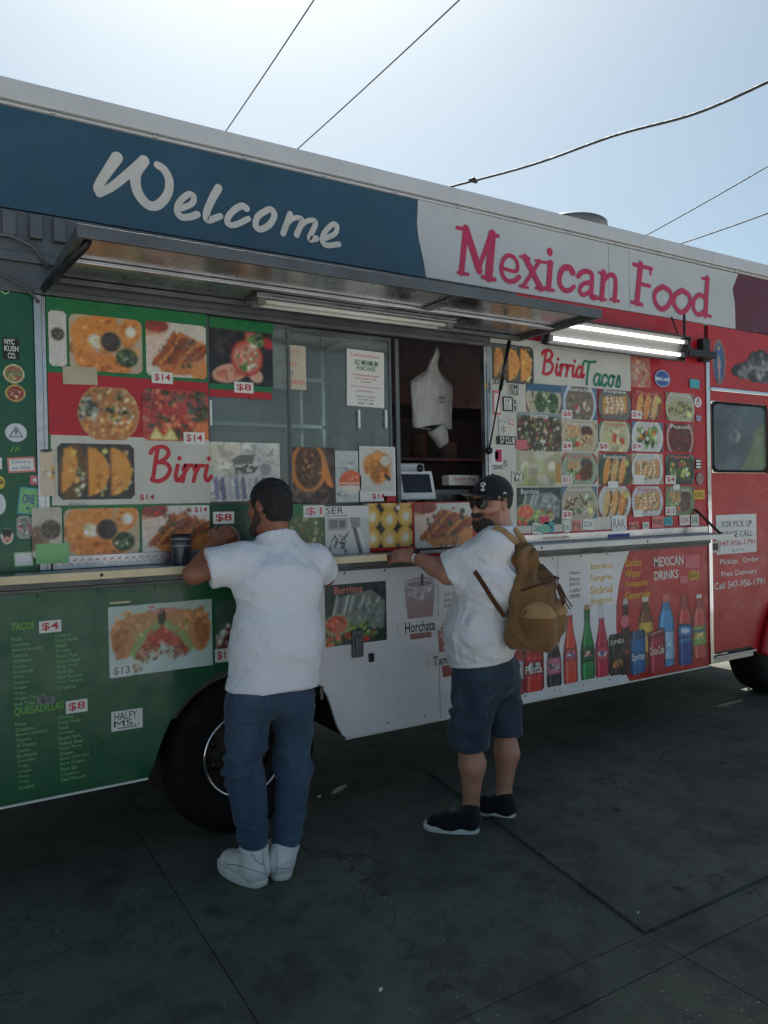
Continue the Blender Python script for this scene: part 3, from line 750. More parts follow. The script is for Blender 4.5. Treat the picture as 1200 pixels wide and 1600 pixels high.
C8('lamp_grey', 120, 120, 116, rough=.5, var=.1)
def lamp(x0, x1, y0, z0, y1, z1, lit, nm='lamp_fixture'):
    """strip light: body between rear edge (y0,z0) and front edge (y1,z1), tubes below"""
    a, bb = Vector((0, y0, z0)), Vector((0, y1, z1))
    d = (bb-a).normalized(); nrm = Vector((0, d.z, -d.y))
    if nrm.z > 0: nrm = -nrm
    L = (bb-a).length; c = (a+bb)/2; cx, hx = (x0+x1)/2, (x1-x0)/2
    fx = part(MB().obox((cx, c.y, c.z), (hx, 0, 0), d*(L/2), nrm*0.004), nm, M['lamp_grey'] if lit else M['aluminium'])
    rim = MB()
    rd = .022 if lit else .006
    for t in (-L/2+.006, L/2-.006): rim.obox(Vector((cx, 0, 0))+c+d*t+nrm*(rd+.005), (hx, 0, 0), d*0.005, nrm*rd)
    for s in (-1, 1): rim.obox(Vector((cx+s*(hx-.006), 0, 0))+c+nrm*(rd+.005), (0.005, 0, 0), d*(L/2-.012), nrm*rd)
    part(rim, 'lamp_rim', M['black_steel'] if lit else M['aluminium'], fx, bevel=0.002)
    for t in (-L*.25, L*.25):
        p = c+d*t+nrm*0.026
        e = 0.05
        part(MB().tube([(x0+e, p.y, p.z), (x1-e, p.y, p.z)], 0.0105, 12), 'lamp_tube', M['tube_lit' if lit else 'tube_unlit'], fx)
        for xa, xb in ((x0+.013, x0+e-.001), (x1-e+.001, x1-.013)): part(MB().box(xa, xb, p.y-.016, p.y+.016, p.z-.016, p.z+.016), 'lamp_socket', M['lamp_grey'], fx, bevel=0.003)
    return fx
lamp(1.33, 2.44, -0.10, HZ+.004, -0.235, HZ+.004, False)
# lit fixture over the right-hand menu, tilted outwards under the banner
lx0, lx1 = V(850, 545, -0.10)[0], V(1066, 556, -0.10)[0]
lamp(lx0, lx1, -0.075, V(950, 549, -.09)[2], -0.135, V(950, 506, -.135)[2], True)
part(MB().box(lx1+.01, lx1+.07, -0.12, -0.06, 2.58, 2.62).tube([(lx1+.04, -0.09, 2.62), (lx1+.04, -0.09, FZ0+.01)], 0.01, 8).tube([(lx1-.04, -0.10, 2.68), (lx1-.04, -0.05, FZ0-.004)], 0.006, 6).box(lx1+.071, 4.80, -0.10, -0.03, 2.555, 2.60).box(4.72, 4.80, -0.05, -0.002, 2.54, 2.70), 'lamp_bracket', M['black_steel'], bevel=0.004)

# left green strip, posts
part(MB().box(XL, 0.438, 0.0, 0.03, CZ+.002, 2.474), 'rear_side_panel', M['green_vinyl'])
part(MB().box(0.44, 0.468, -0.012, 0.03, CZ+.002, 2.474).box(0.468, 0.485, -0.004, 0.03, CZ+.002, 2.474), 'window_post', M['aluminium'], bevel=0.003)
part(MB().box(WX1, 2.853, -0.008, 0.03, CZ+.03, 2.478).box(2.815, 2.84, -0.016, -0.0085, CZ+.03, 2.478), 'window_post', M['aluminium'], bevel=0.003)
part(MB().box(4.803, 4.822, -0.014, 0.03, 0.40, 2.70).box(4.828, 4.846, -0.010, 0.03, 0.40, 2.70), 'door_trim', M['chrome'], bevel=0.003)

# lower skirt: green, white and red
def wpx(pts, y=0.0): return [(V(a, b_, y)[0], V(a, b_, y)[2]) for a, b_ in pts]
arch = spline([(0.862, 0.395), (0.892, 0.46), (0.932, 0.56), (0.985, 0.655), (1.08, 0.75), (1.20, 0.815), (1.34, 0.845), (1.48, 0.825), (1.62, 0.765), (1.735, 0.66), (1.775, 0.58), (1.81, 0.47), (1.845, 0.405)], 4)
ga = [p for p in arch if p[0] <= 1.44]; wa = [p for p in arch if p[0] > 1.44]
ZS = 1.262
part(MB().prism([(XL, 0.395)]+ga+[(1.44, ZS), (XL, ZS)], 0.0, 0.02), 'green_skirt', M['green_vinyl'])
curve = [(3.975, 0.395), (3.905, 0.50), (3.872, 0.62), (3.858, 0.75), (3.862, 0.90), (3.885, 1.02), (3.925, 1.13), (3.985, 1.23), (4.01, ZS)]
part(MB().prism([(1.442, ZS), wa[0]]+wa[1:]+[(1.87, 0.395)]+[(x-.001, z) for x, z in curve], 0.0, 0.02), 'white_skirt', M['white_vinyl'])
part(MB().prism([(4.80, ZS), (4.80, 0.395)]+[(x+.001, z) for x, z in curve], 0.0, 0.02), 'red_skirt', M['red_vinyl'])
part(MB().box(XL, 4.80, -0.03, 0.02, ZS+.002, 1.297).box(XL, 4.80, -0.006, -0.001, ZS-.016, ZS), 'skirt_ledge', M['dull_metal'], bevel=0.004)
part(MB().box(XL, 0.86, -0.004, 0.016, 0.385, 0.394).box(1.86, 4.80, -0.004, 0.016, 0.385, 0.394), 'skirt_edge', M['white_edge'])
part(MB().box(1.90, 1.965, -0.018, -0.001, 0.80, 0.94).box(1.912, 1.953, -0.03, -0.0185, 0.83, 0.91), 'hatch_latch', M['dull_metal'], bevel=0.004)
part(MB().box(2.0, 2.03, -0.014, -0.001, 0.765, 0.81), 'lock', M['black_steel'], bevel=0.003)
rv = MB()
for x in list(np.arange(XL+.1, 4.8, .24)):
    for z in (1.235, .43):
        if z < .5 and .82 < x < 1.9: continue
        rv.lathe([(0, .003), (.005, .002), (.006, 0)], (x, -.0004, z), 'Y', 7)
part(rv, 'rivets', M['dull_metal'])['kind'] = 'stuff'
for x in (2.45, 3.35): part(MB().box(x, x+.003, -.0009, -.0003, .40, ZS-.02), 'panel_joint', M['ink_grey'])
# inner wheel arch
wl = MB(); n_ = len(arch)
wl.add([(x, y, z) for x, z in arch for y in (0.021, 0.75)], [(2*i, 2*i+2, 2*i+3, 2*i+1) for i in range(n_-1)])
wl.prism([(x, z) for x, z in arch], 0.75, 0.76)
part(wl, 'wheel_arch', M['under_black'])

C8('rusty_hub', 70, 62, 54, rough=.6, var=.5, scale=14, metal=.3)
def wheel(cx, cz, R=0.39, rr=0.205, y=0.10):
    ty = part(MB().lathe([(rr-.01, -.20), (rr+.03, -.24), (R-.05, -.24), (R-.008, -.21), (R, -.15), (R, -.04), (R-.01, 0.0), (R-.05, .025), (R-.1, .03), (rr+.02, .022), (rr, 0.005)], (cx, y, cz), 'Y', 48), 'wheel', M['rubber'])
    part(MB().lathe([(rr+.001, .004), (rr+.004, .022), (rr-.006, .026), (rr-.012, .018), (rr-.016, .0)], (cx, y, cz), 'Y', 48), 'rim', M['chrome'], ty)
    part(MB().lathe([(rr-.017, .0), (rr-.022, -.03), (rr-.05, -.06)], (cx, y, cz), 'Y', 48), 'rim_well', M['rusty_hub'], ty)
    hb = MB().lathe([(rr-.05, -.06), (.10, -.035), (.085, 0.0), (.06, .045), (.055, .06), (0, .062)], (cx, y, cz), 'Y', 32)
    for k in range(8):
        a = k*math.pi/4
        hb.lathe([(.0, .014), (.011, .012), (.012, -.05)], (cx+.085*math.cos(a)*1.15, y, cz+.085*math.sin(a)*1.15), 'Y', 8)
    part(hb, 'hub', M['rusty_hub'], ty)
    sl_ = MB()
    for k in range(8):
        a = (k+.5)*math.pi/4
        sl_.lathe([(.0, .0), (.024, .001), (.026, -.004)], (cx+.135*math.cos(a), y+.047, cz+.135*math.sin(a)), 'Y', 10)
    part(sl_, 'rim_hole', M['plastic_black'], ty)
    return ty
wheel(1.345, 0.385)
wheel(5.93, 0.385, y=0.16)
part(MB().tube([(1.345, 0.3, .385), (1.345, 2.0, .385)], .06, 12).tube([(5.78, 0.3, .385), (5.78, 2.0, .385)], .05, 12), 'axle', M['under_black'])
for cx in (1.345, 5.78):
    part(MB().lathe([(.19, 0), (.34, .0), (.385, .04), (.385, .2), (.34, .24), (.19, .24)], (cx, DEP-.2, .385), 'Y', 32), 'far_wheel', M['rubber'])

# cab side
X0 = 4.848
warch = spline([(x_+.06, z_) for x_, z_ in ((5.345, 0.40), (5.39, 0.55), (5.47, 0.69), (5.60, 0.80), (5.78, 0.845), (5.96, 0.80), (6.09, 0.69), (6.17, 0.55), (6.21, 0.42))], 5)
cw = [(4.868, 1.765), (5.50, 1.765), (5.53, 1.79), (5.54, 2.22), (5.50, 2.275), (4.905, 2.275), (4.868, 2.24)]   # window hole
cabtop = FZ0-.004
outer = [(X0, .47)]+[(5.30, 0.47)]+warch+[(XR, .42), (XR, cabtop), (X0, cabtop)]
def holed(outer_pieces): pass
cb = MB()
cb.prism([(X0, .47), (5.30, .47)]+warch+[(XR, .42), (XR, 1.763), (X0, 1.763)], 0.0, 0.02)
cb.prism([(X0, 1.764), (4.866, 1.764), (4.866, 2.277), (X0, 2.277)], 0.0, 0.02)
cb.prism([(5.542, 1.764), (XR, 1.764), (XR, 2.277), (5.542, 2.277)], 0.0, 0.02)
cb.prism([(X0, 2.278), (XR, 2.278), (XR, cabtop), (X0, cabtop)], 0.0, 0.02)
cab = part(cb, 'cab_side', M['red_vinyl'])
cr = MB()
cwp = [(5.204+sx*(.336-.05)+.05*math.cos(a), 2.02+sz*(.2555-.05)+.05*math.sin(a)) for sx, sz, a0 in ((1, 1, 0), (-1, 1, 90), (-1, -1, 180), (1, -1, 270)) for a in np.radians(a0+np.linspace(0, 90, 6))]
cr.add([(x, -0.006, z) for x, z in cwp]+[(5.203+(x-5.203)*0.94, -0.006, 2.02+(z-2.02)*0.93) for x, z in cwp], [(i, (i+1) % len(cwp), len(cwp)+(i+1) % len(cwp), len(cwp)+i) for i in range(len(cwp))])
part(cr, 'window_seal', M['rubber'], cab)
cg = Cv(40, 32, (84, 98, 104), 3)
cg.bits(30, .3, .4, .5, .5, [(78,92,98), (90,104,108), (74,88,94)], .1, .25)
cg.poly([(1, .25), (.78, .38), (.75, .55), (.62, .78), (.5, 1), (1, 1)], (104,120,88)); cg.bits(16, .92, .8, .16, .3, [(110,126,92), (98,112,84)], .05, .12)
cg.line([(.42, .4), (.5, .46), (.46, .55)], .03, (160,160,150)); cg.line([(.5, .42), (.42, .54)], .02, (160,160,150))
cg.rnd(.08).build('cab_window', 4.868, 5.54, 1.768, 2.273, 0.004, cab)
part(MB().box(X0, XR, -0.022, -0.001, 2.345, 2.372), 'chrome_strip', M['chrome'], cab, bevel=0.005)
part(MB().box(X0, 5.34, -0.02, 0.02, 0.435, 0.452).box(X0, 5.32, -0.004, 0.06, 0.40, 0.434), 'sill', M['aluminium'], cab, bevel=0.004)
wp2 = [(x, -0.03, z) for x, z in warch]
part(MB().tube(wp2, 0.03, 8), 'fender_trim', M['red_vinyl'], cab)
part(MB().box(X0+.02, 5.30, -0.003, -0.0005, .462, .478), 'panel_gap', M['plastic_black'], cab)
C8('vent_grey', 84, 86, 90, rough=.5, var=.2)
# roof vent seen over the edge
vx = V(885, 345, 0.45)
part(MB().lathe([(.0, .25), (.24, .25), (.262, .235), (.265, .20), (.25, .19), (.24, .05), (.24, 0)], (vx[0]+.02, 0.45, RZ-.065), 'Z', 36), 'roof_vent', M['vent_grey'])

# counter shelves
def shelf(x0, x1, dep, edge, nm='counter'):
    c = part(MB().box(x0, x1, -dep+.012, -0.001, 1.312, CZ), nm, M['aluminium'], bevel=0.003)
    part(MB().box(x0, x1, -dep, -dep+.011, 1.30, CZ-.002), 'counter_edge', edge, c, bevel=0.002)
    sc = MB()
    for k in range(int((x1-x0)/.9)+1): sc.lathe([(0, .003), (.006, .002), (.007, 0)], (x0+.2+k*.9, -dep-.0005, 1.317), 'Y', 8)
    part(sc, 'screw', M['plastic_black'], c)
    return c
shelf(XL, 2.02, 0.175, M['cream_edge']); shelf(2.86, 4.86, 0.175, M['white_edge'])
mc = part(MB().box(2.03, 2.85, -0.10, -0.001, 1.316, 1.332), 'counter', M['aluminium'], bevel=0.003)
part(MB().box(2.03, 2.85, -0.07, -0.005, 1.297, 1.315), 'counter_edge', M['red_menu'], mc)
# patterned kick strips behind the shelves
ks = MB().box(0.49, 1.17, -0.010, 0.0, CZ+.002, CZ+.058)
k_ = part(ks, 'kick_strip', M['aluminium'], bevel=0.002)
tread = MB()
for i in range(44):
    x = 0.50+i*.0152
    tread.obox((x, -0.0115, CZ+.022+.016*(i % 2)), (.006, 0, .004*(1 if i % 2 else -1)), (0, .0012, 0), (-.001, 0, .002))
part(tread, 'tread_pattern', M['ink_rose'], k_)
k2 = part(MB().box(2.87, 4.80, -0.010, 0.0, CZ+.002, CZ+.05), 'kick_strip', M['polished'], bevel=0.002)
part(MB().tube([V(1086, 796, -.012), V(1128, 836, -.165)], [(.014, .008), (.014, .008)], 6), 'counter_strut', M['black_steel'])
# ------------------------------------------------------------------ menus, posters, stickers and lettering
def photo(fn, box, y, parent, name='food_photo', seed=0, bg=(200, 190, 170), rnd=0.0, mx=110, q=0.85, **k):
    rx = rect(*box, y)
    c = cv(rx, bg, seed, q, mx)
    fn(c, **k)
    if rnd: c.rnd(rnd)
    return c.build(name, rx[0], rx[1], rx[2], rx[3], y, parent, soften=.25)
def card(name, box, y, parent, mat='paper', lines=(), tilt=0.0, thick=0.0012, bevel=0.0):
    """paper or sticker with printed lines: (text, u0, u1, v0, v1, ink, bold)"""
    X0, X1, Z0, Z1 = rect(*box, y)
    mb = MB().box(X0, X1, y, y+thick, Z0, Z1, 0)
    mats, ids = [M[mat]], {}
    for k_, (t, u0, u1, v0, v1, ink, bold) in enumerate(lines):
        if ink not in ids: ids[ink] = len(mats); mats.append(INK[ink])
        if t == '#': mb.box(X0+u0*(X1-X0), X0+u1*(X1-X0), y-.0006, y-.0003, Z1-v1*(Z1-Z0), Z1-v0*(Z1-Z0), ids[ink])
        else: mb.text(t, X0+u0*(X1-X0), X0+u1*(X1-X0), Z1-v1*(Z1-Z0), Z1-v0*(Z1-Z0), y-.0008, ids[ink], bold)
    if tilt:
        c = ((X0+X1)/2, (Z0+Z1)/2); cs, sn = math.cos(tilt), math.sin(tilt)
        mb.v = [(c[0]+(x-c[0])*cs-(z-c[1])*sn, yy, c[1]+(x-c[0])*sn+(z-c[1])*cs) for x, yy, z in mb.v]
    return part(mb, name, mats, parent, bevel)
def tag_price(box, txt, y, parent, ink='red', tilt=0.0, mat='paper'):
    return card('price_tag', box, y, parent, mat, [(txt, .12, .88, .16, .84, ink, .012)], tilt)
def words(mb, txt, box, y, m=0, bold=0.0, shear=0.0):
    X0, X1, Z0, Z1 = rect(*box, y)
    return mb.text(txt, X0, X1, Z0, Z1, y, m, bold, shear)

# brush script alphabet, x to the right and y upwards in units of the small-letter height
SCRIPT = {
 'B': (1.5, [[(.55,2.0),(.4,1.2),(.2,.05)], [(.1,1.75),(.35,2.05),(.95,2.15),(1.25,1.8),(1.0,1.4),(.5,1.15)], [(.55,1.2),(1.1,1.1),(1.3,.7),(1.0,.2),(.5,0.0),(.15,.12)]]),
 'i': (.5, [[(.3,1.0),(.15,.3),(.3,.03),(.55,.3)], [(.42,1.42),(.43,1.48)]]),
 'r': (.72, [[(.15,.75),(.35,1.05),(.25,.6),(.1,.0)], [(.25,.55),(.5,.95),(.75,1.0)]]),
 'a': (.95, [[(.8,.85),(.5,1.0),(.15,.6),(.15,.15),(.4,.02),(.7,.4),(.85,.95)], [(.85,.95),(.7,.25),(.8,.02),(1.0,.3)]]),
 'T': (1.15, [[(.0,1.6),(.25,2.0),(.8,1.95),(1.5,2.05)], [(.75,1.95),(.55,1.0),(.4,.0)]]),
 'c': (.8, [[(.75,.8),(.6,1.0),(.25,.8),(.12,.3),(.35,.0),(.75,.3)]]),
 'o': (.9, [[(.5,1.0),(.2,.75),(.12,.3),(.35,.0),(.65,.3),(.72,.8),(.5,1.0),(.9,.9)]]),
 's': (.7, [[(.15,.2),(.5,1.05),(.6,.5),(.5,.05),(.1,.08)]]),
}
def script(mb, word, box, y, w, m=0):
    X0, X1, Z0, Z1 = rect(*box, y)
    tot = sum(SCRIPT[c][0] for c in word); sx = (X1-X0)/(tot+.2)
    sz = (Z1-Z0)/2.1
    x = 0
    for k_, ch in enumerate(word):
        for j, st in enumerate(SCRIPT[ch][1]):
            q = spline([(X0+(x+px)*sx, Z0+pz*sz) for px, pz in st], 5) if len(st) > 2 else [(X0+(x+px)*sx, Z0+pz*sz) for px, pz in st]
            mb.ribbon(q, w, y-.0003*((2*k_+j) % 6), m)
        x += SCRIPT[ch][0]
    return mb

# ---- rear side panel stickers
P_ = T
card('sticker', (4, 527, 30, 561), -.0012, P_, 'ink_black', [('NYC', .12, .72, .05, .3, 'white', .02), ('KUSH', .1, .95, .36, .62, 'white', .02), ('CO.', .3, .8, .68, .95, 'white', .02)])
def round_sticker(box, rim, fill, y=-.0012, seed=1, cols=(), tri=False, parent=None, letters=None):
    rx = rect(*box, y)
    c = Cv(26, max(8, int(26*(rx[3]-rx[2])/(rx[1]-rx[0]))), fill, seed)
    c.el(.5, .5, .5, .5*1/c.asp, rim, 0, .02); c.el(.5, .5, .42, .42/c.asp, fill, 0, .05)
    if cols: c.bits(30, .5, .5, .36, .36, list(cols), .03, .09, 2)
    if tri: c.line([(.5, .2), (.2, .72), (.8, .72), (.5, .2)], .05, (90, 96, 100)); c.line([(.5, .35), (.5, .62)], .05, (90, 96, 100)); c.line([(.42, .42), (.58, .42)], .04, (90, 96, 100))
    if letters: c.rc(.12, .42, .88, .6, letters); c.bits(14, .5, .51, .32, .04, [fill, (240, 240, 240)], .02, .05)
    c.al &= (np.hypot(c.u-.5, c.v-.5) < .5)
    return c.build('sticker', rx[0], rx[1], rx[2], rx[3], y, parent or P_)
round_sticker((5, 568, 38, 598), (214, 210, 160), (150, 90, 60), cols=[(206, 196, 120), (120, 140, 80), (190, 90, 60)], letters=(96, 130, 80))
round_sticker((8, 600, 40, 627), (196, 186, 90), (150, 60, 44), cols=[(214, 190, 120), (120, 34, 30), (226, 206, 160)])
round_sticker((8, 661, 42, 690), (206, 208, 210), (206, 208, 210), tri=True)
w = MB(); q = [(17,705),(22,697),(23,705),(30,696),(29,703)]
part(w.ribbon([(V(a, b_)[0], V(a, b_)[2]) for a, b_ in q], .006, -.0012), 'sticker', M['ink_lime'])
card('sticker', (12, 714, 55, 738), -.0012, P_, 'ink_rose', [('#', .06, .94, .12, .88, 'white', 0), ('Delivery', .15, .85, .2, .45, 'blue', 0), ('on line', .15, .8, .55, .8, 'blue', 0)], .06)
card('sticker', (47, 743, 62, 757), -.0012, P_, 'ink_pink', [('#', .3, .7, .3, .7, 'white', 0)], -.1)
card('sticker', (29, 762, 60, 804), -.0012, P_, 'ink_teal', [('#', .06, .94, .05, .95, 'pale', 0), ('ONE', .2, .8, .25, .6, 'blue', .02), ('*', .4, .6, .7, .85, 'blue', .02)], -.12)
round_sticker((-8, 744, 8, 764), (206, 180, 60), (206, 180, 60), cols=[(40, 40, 30)], seed=4)
round_sticker((-8, 772, 9, 804), (206, 212, 210), (206, 212, 210), seed=5)
rx = rect(26, 806, 50, 842, -.0012); c = Cv(18, 26, (150, 160, 150), 6); c.bits(40, .5, .5, .4, .5, [(210, 206, 190), (60, 66, 60), (180, 90, 80), (120, 130, 120)], .05, .15); c.rnd(.3).build('sticker', *rx, -.0012, P_)
rx = rect(1, 825, 21, 851, -.0012); c = Cv(18, 22, (22, 92, 60), 7); c.el(.5, .5, .5, .6, (226, 226, 220)); c.el(.5, .55, .4, .45, (206, 150, 130)); c.el(.5, .28, .42, .28, (36, 32, 30)); c.el(.34, .55, .07, .05, (40, 30, 30)); c.el(.66, .55, .07, .05, (40, 30, 30)); c.el(.5, .78, .12, .05, (150, 70, 70)); c.al &= np.hypot(c.u-.5, c.v-.5) < .5; c.build('sticker', *rx, -.0012, P_)
card('sticker', (22, 863, 52, 886), -.0012, P_, 'ink_pale', [('#', .06, .94, .08, .92, 'white', 0)], .02)
card('sticker', (-12, 715, 3, 733), -.0012, P_, 'ink_white')
part(MB().ribbon([(V(2+k*6, 455+2*((k) % 2))[0], V(2, 455+4*(k % 2))[2]) for k in range(3)], .006, -.0012), 'sticker', M['ink_pale'])

# ---- left menu board
yb = -0.003
X0, X1, Z0, Z1 = 0.487, 1.172, CZ+.06, 2.474
zr = lambda py, px=200: V(px, py)[2]
brd = part(MB().box(X0, X1, yb, yb+.02, Z0, Z1), 'menu_board', M['green_menu'])
xr_ = V(425, 560, .02)[0]
za, zb, zc = V(200, 590)[2], V(200, 683)[2], V(200, 788)[2]
part(MB().box(X0+.001, X1, yb-.0015, yb-.0003, zb, za), 'red_band', M['red_menu'], brd)
part(MB().box(V(80, 730)[0], X1-.001, yb-.003, yb-.0016, zc, zb), 'white_band', M['menu_white'], brd)
yp = yb-.004
photo(lambda c: (c.rc(0,0,1,1,(206,200,190)), f_plate(c, (214,210,200), (70,62,50), [(90,80,60), (60,50,40), WHT], 40, .42, .5, .42)), (76, 484, 104, 571), yp, brd, rnd=.25, seed=1)
photo(f_platter, (108, 489, 222, 577), yp, brd, rnd=.1, seed=2, bg=(190,170,140))
photo(f_dipcup, (228, 500, 322, 586), yp, brd, rnd=.07, seed=3, bg=(214,204,190))
photo(f_pizza, (121, 602, 218, 686), yp, brd, seed=5)
photo(f_fries, (222, 606, 325, 688), yp, brd, rnd=.1, seed=6, bg=(190,60,50))
photo(f_tacos3, (90, 692, 210, 781), yp, brd, rnd=.09, seed=7)
photo(lambda c: (c.rc(0,0,1,1,(214,190,160)), c.el(.9,.5,.3,.5,(226,150,60)), c.el(.95,.5,.1,.14,(60,56,50)), c.bits(20,.4,.5,.4,.5,[(206,180,150),(226,206,176)],.05,.2), c.el(.4,.02,.5,.12,(50,44,40))), (63, 702, 85, 775), -.0135, brd, rnd=.2, seed=8)
photo(lambda c: (c.rc(0,0,1,1,(190,180,160)), c.bits(30,.2,.6,.3,.4,[(150,110,70),(120,90,60)],.06,.2), f_plate(c, (190,186,176), (84,70,56), [(110,90,70), (70,60,46), (150,140,120)], 40, .38, .62, .45)), (50, 793, 97, 872), -.0135, brd, rnd=.12, seed=9)
photo(f_platter, (100, 795, 218, 871), yp, brd, rnd=.1, seed=10, bg=(190,170,140))
photo(f_dipcup, (222, 791, 328, 868), yp, brd, rnd=.09, seed=11, bg=(214,204,190))
tag_price((237, 580, 270, 598), '$14', yp-.002, brd)
tag_price((287, 675, 320, 694), '$14', yp-.002, brd)
tag_price((214, 770, 245, 785), '$14', yp-.002, brd, mat='menu_white')
tag_price((300, 790, 327, 804), '$14', yp-.002, brd, ink='maroon')
card('tape_piece', (98, 571, 152, 599), yp-.002, brd, 'tape', tilt=.03)
card('tape_piece', (56, 850, 108, 882), -.015, brd, 'ink_pale', tilt=.0)
w = MB(); script(w, 'Birri', (233, 699, 333, 752), yb-.0035, .019); part(w, 'birria_lettering', M['ink_red'], brd)
w = MB(); words(w, 'Birria', (106, 785, 135, 792), yb-.0035, shear=.3); words(w, 'consome  cebolla  cilantro', (250, 785, 322, 789), yb-.0035, shear=.3); part(w, 'handwriting', M['ink_grey'], brd)

# ---- serving window: two glass panes, sliding one pushed aside
def pane(x0, x1, y, z0=CZ+.075, z1=2.474):
    gp = part(MB().box(x0, x1, y, y+.005, z0, z1), 'window_pane', M['glass'])
    e = .014
    part(MB().box(x0, x0+e, y-.006, y+.011, z0, z1).box(x1-e, x1, y-.006, y+.011, z0, z1).box(x0+e+.001, x1-e-.001, y-.006, y+.011, z0, z0+e).box(x0+e+.001, x1-e-.001, y-.006, y+.011, z1-e, z1), 'pane_frame', M['dull_metal'], gp, bevel=.002)
    return gp
pn = pane(1.176, 1.60, 0.022); pn2 = pane(1.588, 2.20, 0.042)
part(MB().box(1.176, 2.798, 0.0, 0.075, CZ+.03, CZ+.072).box(1.176, 2.798, 0.0, 0.028, CZ+.002, CZ+.028), 'window_sill', M['aluminium'], bevel=.003)
part(MB().box(2.222, 2.246, 0.03, 0.05, CZ+.074, 2.474), 'sliding_frame', M['dull_metal'], bevel=.003)
for a in (561, 603):
    p = V(a, 655, .03); part(MB().box(p[0]-.006, p[0]+.006, .024, .035, p[2]-.05, p[2]+.05), 'pane_handle', M['plastic_white'], pn2, bevel=.003)
p = V(329, 645, .01); part(MB().box(p[0]-.004, p[0]+.008, .010, .015, p[2]-.06, p[2]+.06), 'pane_handle', M['plastic_white'], pn, bevel=.003)
yg = 0.014
pp = pn
# things pasted on the panes
photo(lambda c: (c.rc(0,0,1,1,(30,28,32)), f_cocktail(c)), (328, 511, 426, 598), yg, pp, seed=12, bg=(30,28,32), name='food_poster')
bx = rect(327, 488, 427, 511, yg); part(MB().box(*bx[:2], yg, yg+.001, bx[2], 2.472), 'green_strip', M['green_menu'], pp)
bx = rect(327, 598, 424, 619, yg)
part(MB().box(*bx[:2], yg, yg+.001, (bx[2]+bx[3])/2+.004, bx[3]-.001), 'green_strip', M['green_menu'], pp); part(MB().box(*bx[:2], yg, yg+.001, bx[2], (bx[2]+bx[3])/2+.003), 'red_strip', M['red_menu'], pp)
tag_price((366, 596, 396, 613), '$8', yg-.003, pp)
card('faded_notice', (425, 536, 478, 606), .0355, pn2, 'paper_old', [('pick up', .2, .8, .08, .2, 'rose', 0), ('delivery', .1, .75, .35, .5, 'rose', .01), ('call', .3, .6, .58, .68, 'grey', 0), ('open', .25, .95, .78, .94, 'rose', .01)])
card('price_notice', (542, 545, 600, 634), .0355, pn2, 'paper', [('Credit Card Payment', .1, .88, .07, .13, 'red', 0), ('NO MINIMUM', .2, .82, .17, .27, 'green', .015), ('PURCHASE', .26, .76, .28, .36, 'green', .015),
     ('A convenience fee is added', .14, .86, .42, .46, 'red', 0), ('to all credit card', .2, .78, .48, .52, 'red', 0), ('purchases', .36, .64, .54, .58, 'black', 0), ('Thank you for your patience', .1, .9, .63, .67, 'maroon', 0), ('and business', .26, .72, .70, .74, 'maroon', 0),
     ('monday to saturday', .24, .76, .80, .84, 'black', 0), ('10:30 am', .28, .72, .86, .89, 'black', 0), ('10:30 - 11:00', .3, .7, .92, .96, 'black', .01)], -.02)
ft = rect(327, 690, 437, 784, yg)
c = cv(ft, (206, 204, 196), 21, 1.0); c.bits(90, .5, .5, .6, .6, [(222,220,210), (190,188,182), (206,204,190), (170,168,164)], .03, .12, 3); c.poly([(0,0),(.45,0),(.45,.55),(0,.55)], (214,208,186))
c.bits(40, .22, .3, .2, .3, [(226,220,200), (196,188,164)], .02, .09, 3)
c.poly([(.3,.3),(.42,.22),(.66,.2),(.6,.36),(.35,.38)], (110,110,100)); c.poly([(.34,.42),(.7,.4),(.62,.52),(.36,.54)], (96,96,88)); c.bits(20, .5, .46, .14, .05, [(190,190,180), (60,60,56)], .01, .03)
for k in range(9): c.poly([(.05+k*.095, .62), (.1+k*.095, .58), (.13+k*.095, .95), (.07+k*.095, .97)], [(140,140,166), (120,116,140), (190,188,190)][k % 3])
c.line([(.45,0),(.46,1)], .01, (120,120,116)); c.bits(20, .8, .2, .16, .12, [(190,188,182), (160,158,154)], .01, .05, 3)
c.grain(6).build('foil_paper', *ft, yg-.004, pp)
photo(f_birria_macro, (441, 698, 523, 787), .0355, pn2, seed=22, name='food_poster')
bx = rect(524, 704, 560, 785, .0355); c = cv(bx, (190, 196, 192), 23, 1.0); c.bits(60, .5, .5, .6, .6, [(206,210,206), (160,166,164), (220,220,214), (130,140,140)], .03, .1, 3); c.bits(20, .3, .85, .3, .12, [(60,60,64), (206,206,210)], .02, .06, 3); c.grain(8).build('newspaper_sheet', *bx, .0355, pn2)
bx = rect(530, 735, 567, 773, .034); c = Cv(30, 32, (226, 110, 70), 24); c.el(.5,.5,.5,.5,(222,100,60),0,.05); c.rc(0, .5, 1, 1, (222,206,190)); c.rc(0,.56,1,.64,(214,90,60)); c.el(.5,.75,.36,.16,(226,214,196)); c.bits(16,.5,.3,.3,.12,[(240,190,150),(190,60,40)],.03,.06,3); c.al &= np.hypot(c.u-.5, c.v-.5) < .5; c.build('round_sticker', *bx, .0335, pn2)
ob = card('menu_sheet', (562, 697, 618, 784), .0335, pn2, 'paper', [])
photo(f_chips, (564, 699, 615, 768), .0325, pn2, seed=25, name='food_photo')
tag_price((578, 769, 604, 783), '$14', .0315, pn2)
card('red_corner', (600, 775, 619, 785), .0315, pn2, 'red_menu')
